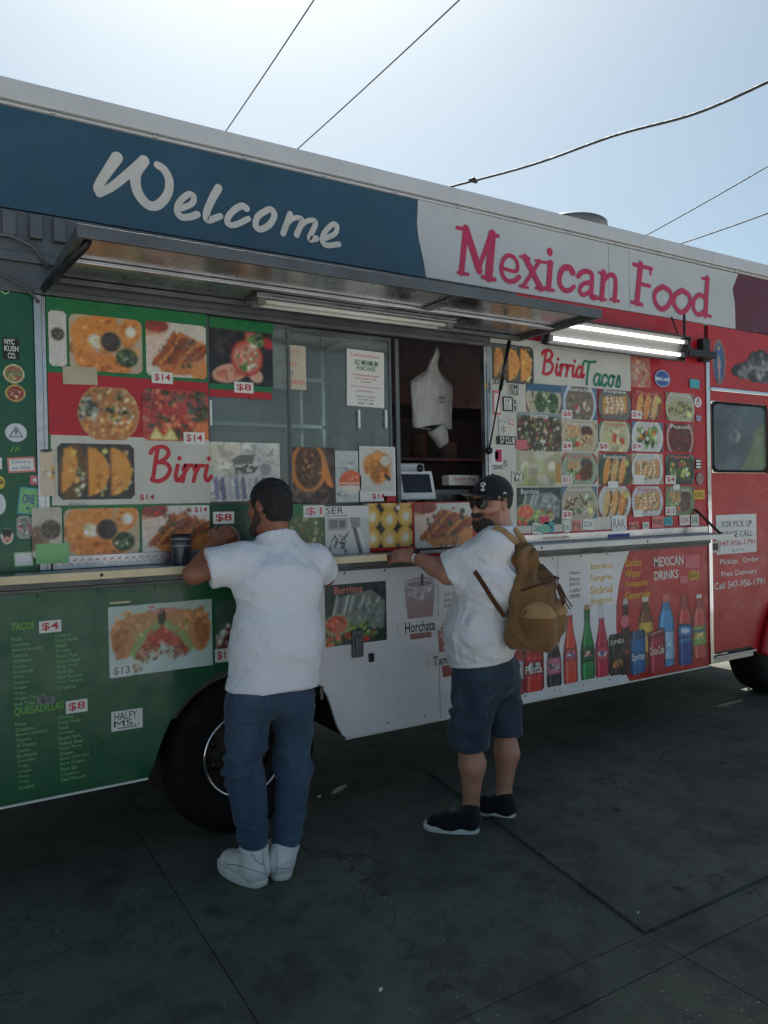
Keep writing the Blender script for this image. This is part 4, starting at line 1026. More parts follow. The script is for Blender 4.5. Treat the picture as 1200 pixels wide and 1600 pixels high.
# strip under the panes
lw = part(MB().box(1.176, 2.02, -.004, -.0005, CZ+.003, CZ+.10), 'lower_strip', M['paper_old'])
ys = -.006
gz = part(MB().box(1.176, 1.765, ys, ys+.0015, V(380, 885, ys)[2], V(380, 789, ys)[2]), 'green_strip', M['green_vinyl'])
photo(lambda c: (c.rc(0,0,1,1,(40,70,50)), f_plate(c, (190,186,170), (150,70,50), [REDC, (206,110,80), DGRN], 50, .36, .45, .55)), (331, 796, 384, 880), ys-.002, gz, seed=26)
photo(lambda c: (c.rc(0,0,1,1,(90,110,70)), c.bits(80,.5,.6,.5,.4,[(214,196,140),(190,150,90),GRN,WHT,(150,90,60)],.02,.06,2), c.poly([(0,.0),(.5,.02),(.5,.22),(0,.3)],(28,120,66))), (452, 788, 507, 860), ys-.002, gz, seed=27)
tag_price((333, 800, 366, 819), '$8', ys-.004, gz)
tag_price((474, 790, 507, 809), '$1', ys-.004, gz, ink='pink')
pst = card('graffiti_poster', (508, 790, 577, 884), ys-.003, T, 'paper', [('SER', .03, .42, .03, .14, 'black', .0), ('#', 0, 1, .0, .012, 'black', 0), ('#', 0, .5, .17, .18, 'black', 0)])
bx = rect(508, 810, 577, 884, ys-.004); c = cv(bx, (206, 204, 198), 28, 1.3)
for k in range(26):
    a = c.r.rand(4); x, y_ = .1+.4*a[0], .35+.35*a[1]; c.line([(x, y_), (x+.2*(a[2]-.5), y_+.24*(a[3]-.5))], .018, (50, 50, 52))
c.rc(.06,.0,.5,.26,(170,168,164)); c.rc(.1,.04,.28,.22,(130,128,126)); c.rc(.32,.06,.46,.2,(120,118,116))
c.poly([(.55,.0),(.78,.0),(.8,.2),(.6,.24)], (150,150,150)); c.poly([(.62,.22),(.7,.22),(.86,.85),(.78,.88)], (110,108,106)); c.poly([(.72,.22),(.78,.24),(.92,.7),(.88,.72)], (226,224,218))
c.bits(20,.3,.85,.25,.08,[(120,124,126),(90,94,96),(226,226,220)],.02,.07,3)
c.grain(6).build('poster_print', *bx, ys-.005, pst)
ms = part(MB().box(2.015, 2.80, -.004, -.0005, CZ+.003, V(700, 784, -.004)[2]), 'middle_strip', M['red_menu'])
photo(f_eggs, (571, 787, 644, 857), ys-.001, ms, seed=29)
photo(f_dipcup, (648, 787, 738, 857), ys-.001, ms, seed=30, bg=(206,200,190))

# ---- right-hand menu
yb = -.002
MX0, MX1 = 2.853, 4.80
rb_ = part(MB().box(MX0, MX1, yb, yb+.012, CZ+.002, 2.598), 'menu_board', M['red_menu'])
bx0 = MX0+.001
zt = V(770, 533)[2]
wb = part(MB().prism([(bx0, CZ+.06), (V(985, 820)[0]-.02, CZ+.06), (V(940, 800)[0], V(940, 800)[2]), (V(930, 600)[0], V(930, 605)[2]), (V(985, 603)[0], V(985, 603)[2]), (V(985, 560)[0], V(985, 560)[2]+.04), (bx0, V(770, 533)[2]+.03)], yb-.0015, yb-.0002), 'white_field', M['menu_white'], rb_)
yp = yb-.004
photo(f_tacos3, (769, 535, 833, 596), yp-.001, rb_, rnd=.1, seed=31, bg=(50,44,40))
bb_ = card('birria_banner', (834, 541, 985, 598), yp-.002, rb_, 'menu_white')
w = MB(); script(w, 'Birria', (846, 547, 914, 584), yp-.004, .019); part(w, 'birria_lettering', M['ink_red'], rb_)
w = MB(); script(w, 'Tacos', (911, 562, 972, 600), yp-.004, .017); part(w, 'tacos_lettering', M['ink_green'], rb_)
photo(lambda c: (c.rc(0,0,1,1,(190,110,90)), c.bits(60,.5,.5,.5,.5,[(206,150,120),(180,90,70),(206,170,140)],.04,.12)), (986, 556, 1016, 604), yp, rb_, seed=32)
GX = [(808, 877), (878, 933), (935, 986), (987, 1036), (1040, 1085)]
GR = [[(598, 643), (602, 654), (606, 655), (608, 655), (612, 657)], [(643, 704), (656, 704), (657, 705), (658, 705), (661, 705)], [(705, 760), (707, 757), (708, 758), (708, 757), (709, 757)], [(762, 822), (760, 812), (760, 808), (760, 807), (760, 806)]]
NM = {(0,1): 'Huaraches', (0,2): 'Sopes', (0,3): 'Flautas', (0,4): 'Enchiladas', (1,1): 'Tamales', (1,2): 'Tostadas', (1,3): 'Caldo de Pollo', (1,4): 'Pozole', (2,1): 'Cecina', (2,2): 'Ensaladas', (2,3): 'Chilaquiles', (2,4): 'Fajitas', (3,1): 'Quesadillas', (3,2): 'Camarones', (3,3): 'Tacos', (3,4): 'Carne Asada'}
TG = {(0,1): '$8', (0,3): '$14', (1,1): '$4', (1,2): '$8', (1,3): '$14', (2,1): '$12', (2,4): '$4', (3,1): '$8', (3,4): '$12'}
k_ = 0
for r_ in range(4):
    for c_ in range(5):
        x0, x1 = GX[c_]; y0, y1 = GR[r_][c_]
        if c_ == 0:
            fn = [lambda c: (f_dish(c, 3), c.rc(0,0,1,.25,(60,100,130)), c.el(.4,.65,.16,.22,(70,96,60)), c.el(.75,.65,.16,.22,(60,90,56)), c.bits(30,.55,.65,.36,.2,[GRN,DGRN,WHT],.02,.05)),
                  f_nachos, lambda c: (c.rc(0,0,1,1,(176,168,130)), c.bits(50,.5,.5,.5,.5,[(190,182,150),(160,156,120),(170,170,110),(200,196,176)],.06,.16), c.rc(.86,.3,.98,.9,(190,140,70))), f_burrito][r_]
            photo(fn, (x0 if r_ else 822, y0, x1, y1), yp, rb_, seed=40+k_)
        else:
            photo(lambda c, k=k_: f_dish(c, k), (x0, y0, x1, y1), yp, rb_, seed=40+k_, rnd=(.0, .05, .14)[k_ % 3])
            k_ += 1
        if (r_, c_) in NM:
            w = MB(); words(w, NM[(r_, c_)], (x0+8, y0+2, x1-8, y0+8), yp-.002, bold=.01); part(w, 'dish_name', M['ink_white' if (r_+c_) % 3 else 'ink_rose'], rb_)
        if (r_, c_) in TG: tag_price((x0, y1-14, x0+16, y1-1), TG[(r_, c_)], yp-.003, rb_, tilt=.0)
w = MB(); words(w, 'Nachos', (829, 645, 857, 652), yp-.002, bold=.01); part(w, 'dish_name', M['ink_white'], rb_); w = MB(); words(w, 'Burritos', (814, 764, 842, 772), yp-.002, bold=.01); part(w, 'dish_name', M['ink_white'], rb_)
tag_price((806, 687, 824, 702), '$14', yp-.003, rb_, ink='pink', mat='ink_pink'); tag_price((843, 806, 858, 819), '$9', yp-.003, rb_, mat='ink_pink')
card('price_tag', (950, 752, 966, 762), yp-.003, rb_, 'paper'); card('price_tag', (990, 742, 1006, 757), yp-.003, rb_, 'paper'); card('price_tag', (1052, 757, 1062, 765), yp-.003, rb_, 'paper')
card('price_tag', (990, 797, 1004, 808), yp-.003, rb_, 'paper')
ysr = yp-.003
def sk(box, mat, lines=(), tilt=0.0): return card('sticker', box, ysr, rb_, mat, lines, tilt)
sk((772, 592, 790, 600), 'menu_white', [('DIE', .05, .9, .05, .95, 'black', .02)])
sk((794, 599, 811, 618), 'menu_white', [('SEMI', .05, .95, .05, .45, 'black', .02), ('TRUE', .05, .95, .5, .95, 'black', .02)], .03)
sk((786, 619, 801, 642), 'ink_black', [('#', .12, .88, .1, .9, 'white', 0), ('IT', .25, .75, .2, .5, 'black', .02), ('GO', .2, .75, .55, .85, 'black', .02)])
sk((802, 622, 808, 645), 'menu_white', [('x', .1, .9, .1, .4, 'black', .02), ('v', .1, .9, .5, .9, 'black', .02)])
sk((771, 610, 782, 648), 'ink_pink', [('#', .1, .9, .1, .9, 'white', 0)])
sk((780, 652, 793, 680), 'menu_white', [('mi', .1, .9, .1, .3, 'teal', 0), ('*', .2, .8, .4, .9, 'grey', 0)])
sk((793, 650, 804, 668), 'menu_white', [('o o', .1, .9, .2, .5, 'pink', 0), ('~', .1, .9, .6, .8, 'pink', 0)])
sk((776, 681, 806, 694), 'ink_black', [('57', .18, .4, .1, .9, 'white', .02), ('CLUB', .45, .95, .1, .9, 'white', .02)])
sk((768, 700, 786, 736), 'paper', [('#', .35, .9, .05, .6, 'maroon', 0), ('#', .3, .6, .15, .5, 'black', 0), ('CRNWS', .05, .95, .72, .95, 'black', .02)])
sk((800, 735, 816, 755), 'menu_white', [('W', .1, .9, .1, .45, 'black', .0), ('k', .2, .9, .5, .9, 'black', .0)])
sk((787, 718, 793, 730), 'menu_white', [('S', .1, .9, .1, .9, 'black', .0)])
sk((758, 598, 765, 608), 'ink_yellow', [('1', .3, .7, .1, .9, 'black', .0)])
sk((758, 545, 764, 566), 'ink_white', [('T', .1, .9, .1, .9, 'black', .02)])
bx = rect(1023, 577, 1047, 604, ysr); c = Cv(26, 28, (40, 80, 150), 50); c.el(.5,.5,.5,.54,(206,210,214)); c.el(.5,.5,.44,.47,(46,86,150)); c.rc(.08,.42,.92,.6,(226,226,226)); c.bits(14,.5,.5,.34,.06,[(46,86,150),(60,90,150)],.03,.05); c.al &= np.hypot(c.u-.5, c.v-.5) < .5; c.build('sticker', *bx, ysr, rb_)
sk((1078, 592, 1093, 606), 'ink_teal')
round_sticker((1085, 620, 1096, 636), (226,226,226), (226,226,226), ysr, 51, [(190,60,60), (120,120,120)], parent=rb_)
round_sticker((1087, 647, 1096, 659), (190,60,60), (190,190,196), ysr, 52, [(60,80,140)], parent=rb_)
sk((1087, 717, 1096, 733), 'ink_black', [('#', .1, .9, .1, .3, 'white', 0), ('#', .1, .9, .4, .6, 'white', 0), ('#', .1, .9, .7, .9, 'white', 0)])
round_sticker((1088, 738, 1099, 758), (120,110,110), (150,120,110), ysr, 53, [(60,60,60), (190,150,140)], parent=rb_)
sk((1084, 766, 1101, 780), 'ink_yellow', [('KING', .1, .9, .2, .8, 'black', 0)])
rs2 = random.Random(8)
for (a, b_, c_, d_) in ((832,818,848,835), (850,816,866,832), (881,817,890,832), (895,813,908,830), (911,812,928,828), (956,806,979,831), (983,816,998,830), (1004,816,1014,827), (1019,807,1037,825), (1038,808,1051,822), (1062,805,1078,821), (1080,804,1092,822)):
    ink = rs2.choice(['white','white','pale','rose','white','teal'])
    sk((a, b_, c_, d_), 'ink_'+ink, [(rs2.choice(['RAK', 'OX', 'zen', 'Mi', 'hop', '@']), .1, .9, .2, .75, rs2.choice(['black','red','grey','green']), .0)], rs2.uniform(-.1, .1))
round_sticker((840, 820, 860, 834), (120,180,150), (120,180,150), ysr-.001, 54, parent=rb_)
w = MB()
for (x0, y0, x1) in ((845, 846, 895), (848, 839, 890)): words(w, 'GRACIAS POR SU COMPRA', (x0, y0, x1, y0+4), -.0115)
part(w, 'strip_lettering', M['ink_rose'], k2)
part(MB().box(V(948, 842)[0], V(982, 838)[0], -.0112, -.0103, CZ+.006, CZ+.028), 'tape_piece', M['ink_blue'], k2)

# ---- lower skirt
yk = -.0012
w = MB(); gl_ = MB(); mid = MB()
words(w, 'TACOS', (18, 974, 54, 986), yk, bold=.03)
words(mid, 'QUESADILLAS', (22, 1106, 100, 1121), yk, bold=.02)
colA = ['Pollo','Carnitas','Bistec (steak)','Chorizo','Al Pastor','Cecina','Enchilada','Oreja','Suadero','Lengua','Tripa','Veggie Taco $4','Fish Taco']
colB = ['Chicken','Fried Pork','Steak','Sausage','Roast Pork','Salted Beef','Spicy Pork','Pork Ear','Beef Paunch','Pork Tongue','Chitlins']
colC = ['Pollo','Carnitas','Bistec (steak)','Chorizo','Al Pastor','Cecina','Enchilada','Quesillo','Tinga','Lengua','Oreja','Tripa','Suadero']
colD = ['Chicken','Fried Pork','Steak','Sausage','Roast Pork','Salted Beef','Spicy Pork','Cheese','Spicy Chicken','Pork Tongue','Pork Ear','Chitlins','Beef Paunch']
def column(lst, x, y0, step, cw=3.45, h=5.5):
    for i, t in enumerate(lst):
        words(gl_, t, (x+i*.45, y0+i*step, x+i*.45+len(t)*cw, y0+i*step+h), yk, bold=.005)
for args in ((colA, 18, 997, 8.45), (colB, 86, 990, 8.25), (colC, 24, 1130, 8.2, 3.5), (colD, 90, 1119, 8.1, 3.5)):
    gl_ = MB(); column(*args); part(gl_, 'menu_list', M['ink_pale'])
part(w, 'menu_heading', M['ink_lime']); part(mid, 'menu_heading', M['ink_green'] if False else M['ink_lime'])
tag_price((61, 971, 96, 990), '$4', yk-.001, T); tag_price((103, 1096, 137, 1116), '$8', yk-.001, T); card('sticker', (58, 1091, 86, 1102), yk-.001, T, 'ink_grey', [('$5', .2, .8, .1, .9, 'black', 0)])
ph = photo(f_torta, (170, 949, 332, 1060), yk, T, 'food_poster', seed=60, mx=150)
w = MB(); words(w, 'Tortas', (232, 948, 275, 961), yk-.0025, bold=.015); part(w, 'poster_title', M['ink_rose'], ph)
tag_price((173, 1040, 207, 1060), '$13', yk-.003, T, ink='grey')
card('sticker', (174, 1113, 223, 1144), yk, T, 'paper', [('HALFY', .1, .82, .08, .46, 'black', .0), ('MS..', .08, .9, .5, .8, 'black', .0), ('#', .2, .8, .86, .9, 'black', 0)], -.01)
ph = photo(lambda c: (c.rc(0,0,1,1,(60,90,76)), c.el(.5,.75,.6,.3,(206,210,206)), c.el(.5,.7,.5,.24,(120,60,50)), c.bits(50,.5,.6,.45,.25,[MEAT,(120,50,50),(90,40,40),WHT],.03,.08)), (337, 940, 430, 1036), yk, T, 'food_poster', seed=61)
tag_price((336, 1015, 366, 1036), '$10', yk-.003, T, ink='maroon')
ph = photo(f_burrito, (508, 915, 604, 1012), yk, T, 'food_poster', seed=62)
w = MB(); words(w, 'Burritos', (522, 917, 566, 929), yk-.0025, bold=.015); part(w, 'poster_title', M['ink_rose'], ph)
part(MB().box(V(171, 943)[0], V(203, 940)[0], -.004, -.0005, V(171, 944)[2], V(171, 941)[2]), 'scratch_strip', M['cream_edge'])
# drinks pictured on the white field
def cup(box, cola, colb, seed, straw=True):
    rx = rect(*box, yk); c = cv(rx, (214, 212, 212), seed, 1.2)
    c.al[:] = False
    t = np.clip((c.v-.14)/.86, 0, 1); wd = .48-.16*t
    ins = (np.abs(c.u-.5) < wd) & (c.v > .12)
    c.a[:] = np.array(cola)*(1-t[..., None])+np.array(colb)*t[..., None]
    c.bits(40, .5, .3, .4, .12, [(190,176,182), (206,200,204), tuple(int(v) for v in cola)], .03, .1)
    c.el(.5, .15, .48, .1, (206, 204, 206)); c.el(.5, .15, .4, .07, (150, 140, 146))
    c.rc(.05, .6, .95, .78, (206,200,200)) if False else None
    c.al |= ins | (((c.u-.5)/.48)**2+((c.v-.14)/.1)**2 < 1)
    if straw: c.line([(.56, .16), (.58, 0)], .07, (60, 60, 66)); c.al |= (np.abs(c.u-.57) < .04) & (c.v < .2)
    return c.build('drink_print', *rx, yk, T)
cup((631, 899, 682, 1001), (176, 164, 172), (150, 96, 92), 63); cup((682, 968, 734, 1060), (190, 120, 110), (140, 60, 50), 64, False)
def pill(box, txt, tx):
    X0, X1, Z0, Z1 = rect(*box, yk-.0025); h = (Z1-Z0)/2
    pts = [(X1-h+h*math.cos(a), Z0+h+h*math.sin(a)) for a in np.linspace(-1.57, 1.57, 8)]+[(X0+h-h*math.cos(a), Z0+h-h*math.sin(a)) for a in np.linspace(-1.57, 1.57, 8)]
    mb = MB().flat(pts, yk-.0025, 0)
    tx0, tx1, tz0, tz1 = rect(*tx, yk-.0033)
    mb.text(txt, tx0, tx1, tz0, tz1, yk-.0033, 1, .012)
    return part(mb, 'drink_label', [M['paper'], M['ink_black']])
pill((622, 969, 691, 993), 'Horchata', (633, 973, 680, 990)); pill((668, 1022, 742, 1044), 'Tamarindo', (677, 1026, 734, 1041))
w = MB()
for i, t in enumerate(['Soft $3', 'drinks', 'tea']): words(w, t, (694, 926+i*9, 712, 932+i*9), yk)
part(w, 'small_print', M['ink_grey'])
w = MB()
for i, t in enumerate(['Agua', 'fresca', 'JUGOS', 'cafe', 'LIMON']): words(w, t, (890, 893+i*9, 906, 899+i*9), yk)
part(w, 'small_print', M['ink_black'])
w = MB()
for i, t in enumerate(['Jarritos', 'Sangria', 'Sidral', 'Jugos']): words(w, t, (922, 881+i*18, 957, 893+i*18), yk, bold=.012)
for i, (t, x) in enumerate((('Sodas', 1002), ('Water', 1002), ('Snapple', 1012), ('Gatorade', 1016))): words(w, t, (977, 874+i*17, x, 886+i*17), yk, bold=.012)
part(w, 'drink_list', M['ink_yellow'])
w = MB(); words(w, 'MEXICAN', (1022, 871, 1068, 886), yk, bold=.02); words(w, 'DRINKS', (1022, 893, 1060, 907), yk, bold=.02); part(w, 'drink_heading', M['ink_white'])
card('sticker', (1071, 868, 1093, 888), yk-.001, T, 'ink_pink'); card('sticker', (1062, 900, 1074, 912), yk-.001, T, 'ink_pink'); card('sticker', (1077, 893, 1092, 906), yk-.001, T, 'ink_yellow', [('RAW', .1, .9, .1, .9, 'black', 0)])

BOT = [(0,.30),(.05,.36),(.1,.37),(.2,.36),(.3,.40),(.42,.62),(.55,.86),(.65,.94),(.8,.92),(.93,.94),(1,.86)]
PET = [(0,.34),(.06,.36),(.1,.36),(.2,.55),(.33,.86),(.5,.92),(.62,.84),(.75,.92),(.95,.92),(1,.84)]
CAN = [(0,.78),(.04,.92),(.08,.98),(.94,.98),(1,.82)]
def drink(box, prof, base, lab=None, labc=(222,222,222), cap=None, seed=0, lean=0.0, letters=None, lc=(226,226,226), bits=(), top=None, yy=yk):
    rx = rect(*box, yy)
    hh = rx[3]-rx[2]; ww = rx[1]-rx[0]
    h = int(min(120, hh/.0046)); w_ = max(10, int(h*ww/hh))
    c = Cv(w_, h, base, seed)
    pv = np.interp(c.v, [p[0] for p in prof], [p[1] for p in prof])/2
    x = c.u-.5
    c.al = np.abs(x) < pv
    edge = np.clip(np.abs(x)/(pv+1e-6), 0, 1)
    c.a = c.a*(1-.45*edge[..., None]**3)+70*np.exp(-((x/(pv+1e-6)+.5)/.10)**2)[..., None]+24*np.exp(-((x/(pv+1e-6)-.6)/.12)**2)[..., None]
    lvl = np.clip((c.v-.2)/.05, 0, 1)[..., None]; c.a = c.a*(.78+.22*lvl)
    if top: c.rc(0, 0, 1, top[0], top[1])
    if cap: c.rc(0, 0, 1, .065, cap)
    if lab:
        c.rc(0, lab[0], 1, lab[1], labc)
        if bits: c.bits(40, .5, (lab[0]+lab[1])/2, .30, (lab[1]-lab[0])*.36/c.asp*c.asp, list(bits), .04, .10, 2)
        c.rc(0, lab[0], 1, lab[0]+.012, tuple(np.array(labc)*.6)); c.rc(0, lab[1]-.012, 1, lab[1], tuple(np.array(labc)*.6))
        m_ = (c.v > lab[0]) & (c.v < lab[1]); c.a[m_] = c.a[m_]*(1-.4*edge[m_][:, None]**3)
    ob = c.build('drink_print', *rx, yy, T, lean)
    if letters:
        for (t, u0, u1, v0, v1, ink) in letters:
            mb = MB().text(t, rx[0]+u0*ww, rx[0]+u1*ww, rx[3]-v1*hh, rx[3]-v0*hh, yy-.0008, 0, .01); part(mb, 'drink_lettering', INK[ink])
    return ob
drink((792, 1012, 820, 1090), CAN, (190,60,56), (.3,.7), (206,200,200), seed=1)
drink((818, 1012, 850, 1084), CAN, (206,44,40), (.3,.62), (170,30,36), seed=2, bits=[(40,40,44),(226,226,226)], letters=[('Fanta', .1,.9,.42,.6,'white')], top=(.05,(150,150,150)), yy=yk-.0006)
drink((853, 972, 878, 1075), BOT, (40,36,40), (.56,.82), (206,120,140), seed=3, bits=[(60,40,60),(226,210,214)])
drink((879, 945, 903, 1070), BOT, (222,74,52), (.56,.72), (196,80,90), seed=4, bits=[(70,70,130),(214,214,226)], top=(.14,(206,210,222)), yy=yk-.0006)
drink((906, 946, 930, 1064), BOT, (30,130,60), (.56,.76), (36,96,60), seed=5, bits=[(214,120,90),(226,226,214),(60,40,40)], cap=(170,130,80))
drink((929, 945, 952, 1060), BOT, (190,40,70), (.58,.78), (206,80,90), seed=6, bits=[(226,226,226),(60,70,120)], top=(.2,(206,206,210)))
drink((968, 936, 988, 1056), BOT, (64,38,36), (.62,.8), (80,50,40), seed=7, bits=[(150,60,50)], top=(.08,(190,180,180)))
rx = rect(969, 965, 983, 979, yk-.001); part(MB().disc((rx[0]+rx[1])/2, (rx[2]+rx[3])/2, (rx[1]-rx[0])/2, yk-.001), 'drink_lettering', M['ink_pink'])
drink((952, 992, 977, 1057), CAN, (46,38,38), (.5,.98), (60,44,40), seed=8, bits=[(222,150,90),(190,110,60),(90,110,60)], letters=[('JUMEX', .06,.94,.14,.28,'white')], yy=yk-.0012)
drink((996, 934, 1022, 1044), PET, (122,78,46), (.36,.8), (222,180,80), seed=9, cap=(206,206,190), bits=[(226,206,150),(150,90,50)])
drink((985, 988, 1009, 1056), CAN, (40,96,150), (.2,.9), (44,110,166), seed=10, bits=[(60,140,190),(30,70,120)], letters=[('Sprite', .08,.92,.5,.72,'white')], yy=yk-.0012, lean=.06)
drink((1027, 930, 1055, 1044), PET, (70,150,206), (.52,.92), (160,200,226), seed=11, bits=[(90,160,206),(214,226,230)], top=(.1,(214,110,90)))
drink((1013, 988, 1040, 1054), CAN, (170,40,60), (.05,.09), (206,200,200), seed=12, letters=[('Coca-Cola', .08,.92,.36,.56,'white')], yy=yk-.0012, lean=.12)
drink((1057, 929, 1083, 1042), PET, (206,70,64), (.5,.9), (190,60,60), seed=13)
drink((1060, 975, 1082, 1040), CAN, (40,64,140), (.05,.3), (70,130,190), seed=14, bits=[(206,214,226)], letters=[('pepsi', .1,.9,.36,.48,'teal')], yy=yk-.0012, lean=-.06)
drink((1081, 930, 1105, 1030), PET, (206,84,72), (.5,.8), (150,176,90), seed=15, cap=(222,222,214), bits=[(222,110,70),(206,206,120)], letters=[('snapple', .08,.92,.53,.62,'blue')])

# ---- cab side lettering and emblems
yc = -.0015
pc = card('pickup_notice', (1119, 805, 1182, 867), -.004, cab, 'paper', [('FOR PICK UP', .14, .88, .16, .32, 'black', .0), ('PLEASE CALL', .1, .9, .42, .58, 'black', .0), ('347-956-1791', .06, .96, .66, .80, 'maroon', .01), ('gracias', .38, .68, .88, .95, 'grey', .0)], .0)
card('tape_piece', (1110, 846, 1125, 864), -.006, cab, 'paper_old', [('#', .2, .8, .2, .8, 'black', 0)]); card('tape_piece', (1111, 828, 1122, 840), -.006, cab, 'ink_pink')
w = MB(); words(w, 'Pickup,  Order', (1125, 874, 1186, 885), yc, bold=.01); words(w, 'Free Delivery', (1127, 893, 1183, 904), yc, bold=.01); words(w, 'Call 347-956-1791', (1116, 911, 1195, 922), yc, bold=.01); part(w, 'cab_lettering', M['ink_white'], cab)
def decal(box, fn, mask, w_=34, seed=0, nm='decal'):
    rx = rect(*box, yc); c = Cv(w_, int(w_*(rx[3]-rx[2])/(rx[1]-rx[0])), (190, 36, 40), seed); fn(c); mask(c)
    return c.build(nm, *rx, yc, cab)
def dm(c):     # a plain robed figure in an oval frame
    c.el(.5,.5,.5,.5/c.asp,(150,110,90)); c.el(.5,.52,.4,.44/c.asp,(60,80,120)); c.poly([(.5,.12),(.72,.4),(.66,.95),(.34,.95),(.28,.4)], (66,100,140)); c.poly([(.5,.3),(.6,.5),(.56,.9),(.44,.9),(.4,.5)], (190,140,130)); c.el(.5,.2,.1,.09,(206,160,130)); c.bits(14,.5,.9,.3,.06,[(60,60,80),(150,110,70)],.05,.1)
decal((1113, 528, 1134, 601), dm, lambda c: c.al.__iand__(np.hypot(c.u-.5, c.v-.5) < .5), 18, 1)
def hat(c):
    c.al[:] = False
    c.a[:] = (40, 40, 42)
    b1 = ((c.u-.5)/.5)**2+((c.v-.62-.25*(c.u-.5)**2)/.3)**2 < 1; b2 = ((c.u-.52)/.25)**2+((c.v-.4)/.38)**2 < 1
    c.al |= (b1 & (c.v > .3+.8*np.abs(c.u-.5)*.2)) | b2
    c.bits(30, .5, .66, .4, .12, [(190,186,180),(120,116,112)], .02, .05, 2); c.bits(20, .52, .4, .16, .2, [(170,166,160),(60,60,62)], .02, .05, 2)
    c.rc(.3,.52,.74,.58,(190,186,180))
decal((1143, 540, 1232, 597), hat, lambda c: None, 44, 2)
w = MB()
for q, ww in (([(1117,760),(1121,752),(1125,761)], .006), ([(1170,768),(1175,752),(1181,755),(1176,766),(1172,760)], .006), ([(1184,757),(1190,770),(1196,764)], .005)):
    w.ribbon([(V(a, b_)[0], V(a, b_)[2]) for a, b_ in q], ww, yc)
part(w, 'scratched_mark', M['ink_rose'], cab)
# ------------------------------------------------------------------ inside the truck
part(MB().box(-0.6, -0.57, 0.06, DEP-.02, .59, 3.29), 'partition', M['interior_dark'])
part(MB().box(4.9, 4.93, 1.2, DEP-.02, .59, 3.29), 'partition', M['interior_dark'])
cnt = part(MB().box(0.3, 4.6, 0.11, 0.42, 1.36, 1.385).box(0.3, 4.6, 0.12, 0.40, .6, 1.36), 'inner_counter', M['dull_metal'], bevel=.004)
part(MB().box(0.5, 2.1, 1.55, 2.1, .59, 2.45), 'fridge', M['interior'], bevel=.02)
sh = MB()
for z in (1.75, 2.05, 2.33): sh.box(1.15, 2.15, .72, 1.05, z, z+.02)
for x in (1.15, 2.13): sh.box(x, x+.02, .72, .74, 1.385, 2.6).box(x, x+.02, 1.03, 1.05, 1.385, 2.6)
shelf_ = part(sh, 'inner_shelf', M['aluminium'])
rs = random.Random(3)
nm_ = {'bread': 'ink_orange', 'box': 'paper_old', 'jar': 'ink_green', 'can': 'ink_grey', 'tub': 'plastic_white', 'red': 'ink_red'}
x = 1.2
for i, k_ in enumerate(['bread','bread','jar','can','box','tub','jar','red','can','tub']):
    wv = rs.uniform(.06, .11)
    if k_ in ('bread', 'box'): mb = MB().box(x, x+wv, .76, .95, 1.772, 1.772+rs.uniform(.09, .15))
    else: mb = MB().lathe([(0, 0), (wv*.42, 0), (wv*.45, .02), (wv*.45, .11), (wv*.36, .13), (wv*.36, .155), (0, .157)], (x+wv/2, .85, 1.7715), 'Z', 16)
    o = mb.build({'bread':'bread_loaf','box':'carton','jar':'jar','can':'tin','tub':'plastic_tub','red':'squeeze_bottle'}[k_], M[nm_[k_]], None, bevel=.006 if k_ in ('bread', 'box') else 0)
    tag(o, ['leftmost wrapped loaf on the shelf behind the serving window glass', 'wrapped loaf second from the left on the shelf behind the glass', 'green jar right of the two loaves on the shelf behind the glass', 'grey tin between the green jar and the carton behind the glass',
        'plain carton on the shelf behind the serving window glass', 'white tub right of the carton on the shelf behind the glass', 'green jar left of the red bottle on the shelf behind the glass', 'red squeeze bottle on the shelf behind the serving window glass',
        'grey tin right of the red bottle on the shelf behind the glass', 'rightmost white tub on the shelf behind the serving window glass'][i],
        {'bread':'bread','box':'carton','jar':'jar','can':'tin','tub':'tub','red':'bottle'}[k_], {'bread':'bread loaves on the shelf','jar':'jars on the shelf','can':'tins on the shelf','tub':'tubs on the shelf'}.get(k_))
    x += wv+.012
# goods set down inside the serving opening
pc_ = V(652, 783, .16)
t = thing('card_terminal', (pc_[0], .16, 1.387), 'white tablet card terminal on the counter in the open serving window', 'card terminal')
cx = pc_[0]
s0, s1 = V(623, 782, .13), V(681, 782, .13); zt_ = V(655, 735, .16)[2]
L_ = s1[0]-s0[0]; hx = L_/2; cx = (s0[0]+s1[0])/2; zb_ = s0[2]; hz = (zt_-zb_)/2
tl = .25
part(MB().obox((cx, .15, zb_+hz), (hx, 0, 0), (0, .010, 0), (0, math.sin(tl)*hz, math.cos(tl)*hz)), 'terminal_body', M['plastic_white'], t, bevel=.008)
part(MB().obox((cx+.004, .15-.0108, zb_+hz*1.12), (hx*.76, 0, 0), (0, .0009, 0), (0, math.sin(tl)*hz*.64, math.cos(tl)*hz*.64)), 'screen', M['plastic_black'], t)
part(MB().obox((cx-.01, .24, zt_-.005), (hx*1.08, 0, 0), (0, .012, 0), (0, .012, .05)), 'rear_display', M['plastic_white'], t, bevel=.01)
part(MB().prism([(cx-.05, zb_-.002), (cx+.05, zb_-.002), (cx+.035, zb_+.06), (cx-.035, zb_+.06)], .168, .25).box(cx-.09, cx+.09, .10, .32, 1.387, 1.40).box(cx-.03, cx+.03, .19, .24, 1.4005, zb_-.003), 'stand', M['plastic_white'], t, bevel=.004)
part(MB().lathe([(0, .012), (.02, .01), (.022, 0)], (cx+.03, .145, zt_+.012), 'Y', 14), 'camera_eye', M['plastic_black'], t)
a_, b_ = V(700, 757, .2), V(747, 757, .2)
kb = thing('receipt_printer', ((a_[0]+b_[0])/2, .24, 1.387), 'dark receipt printer on the counter right of the white tablet', 'printer')
zk = V(690, 765, .2)[2]
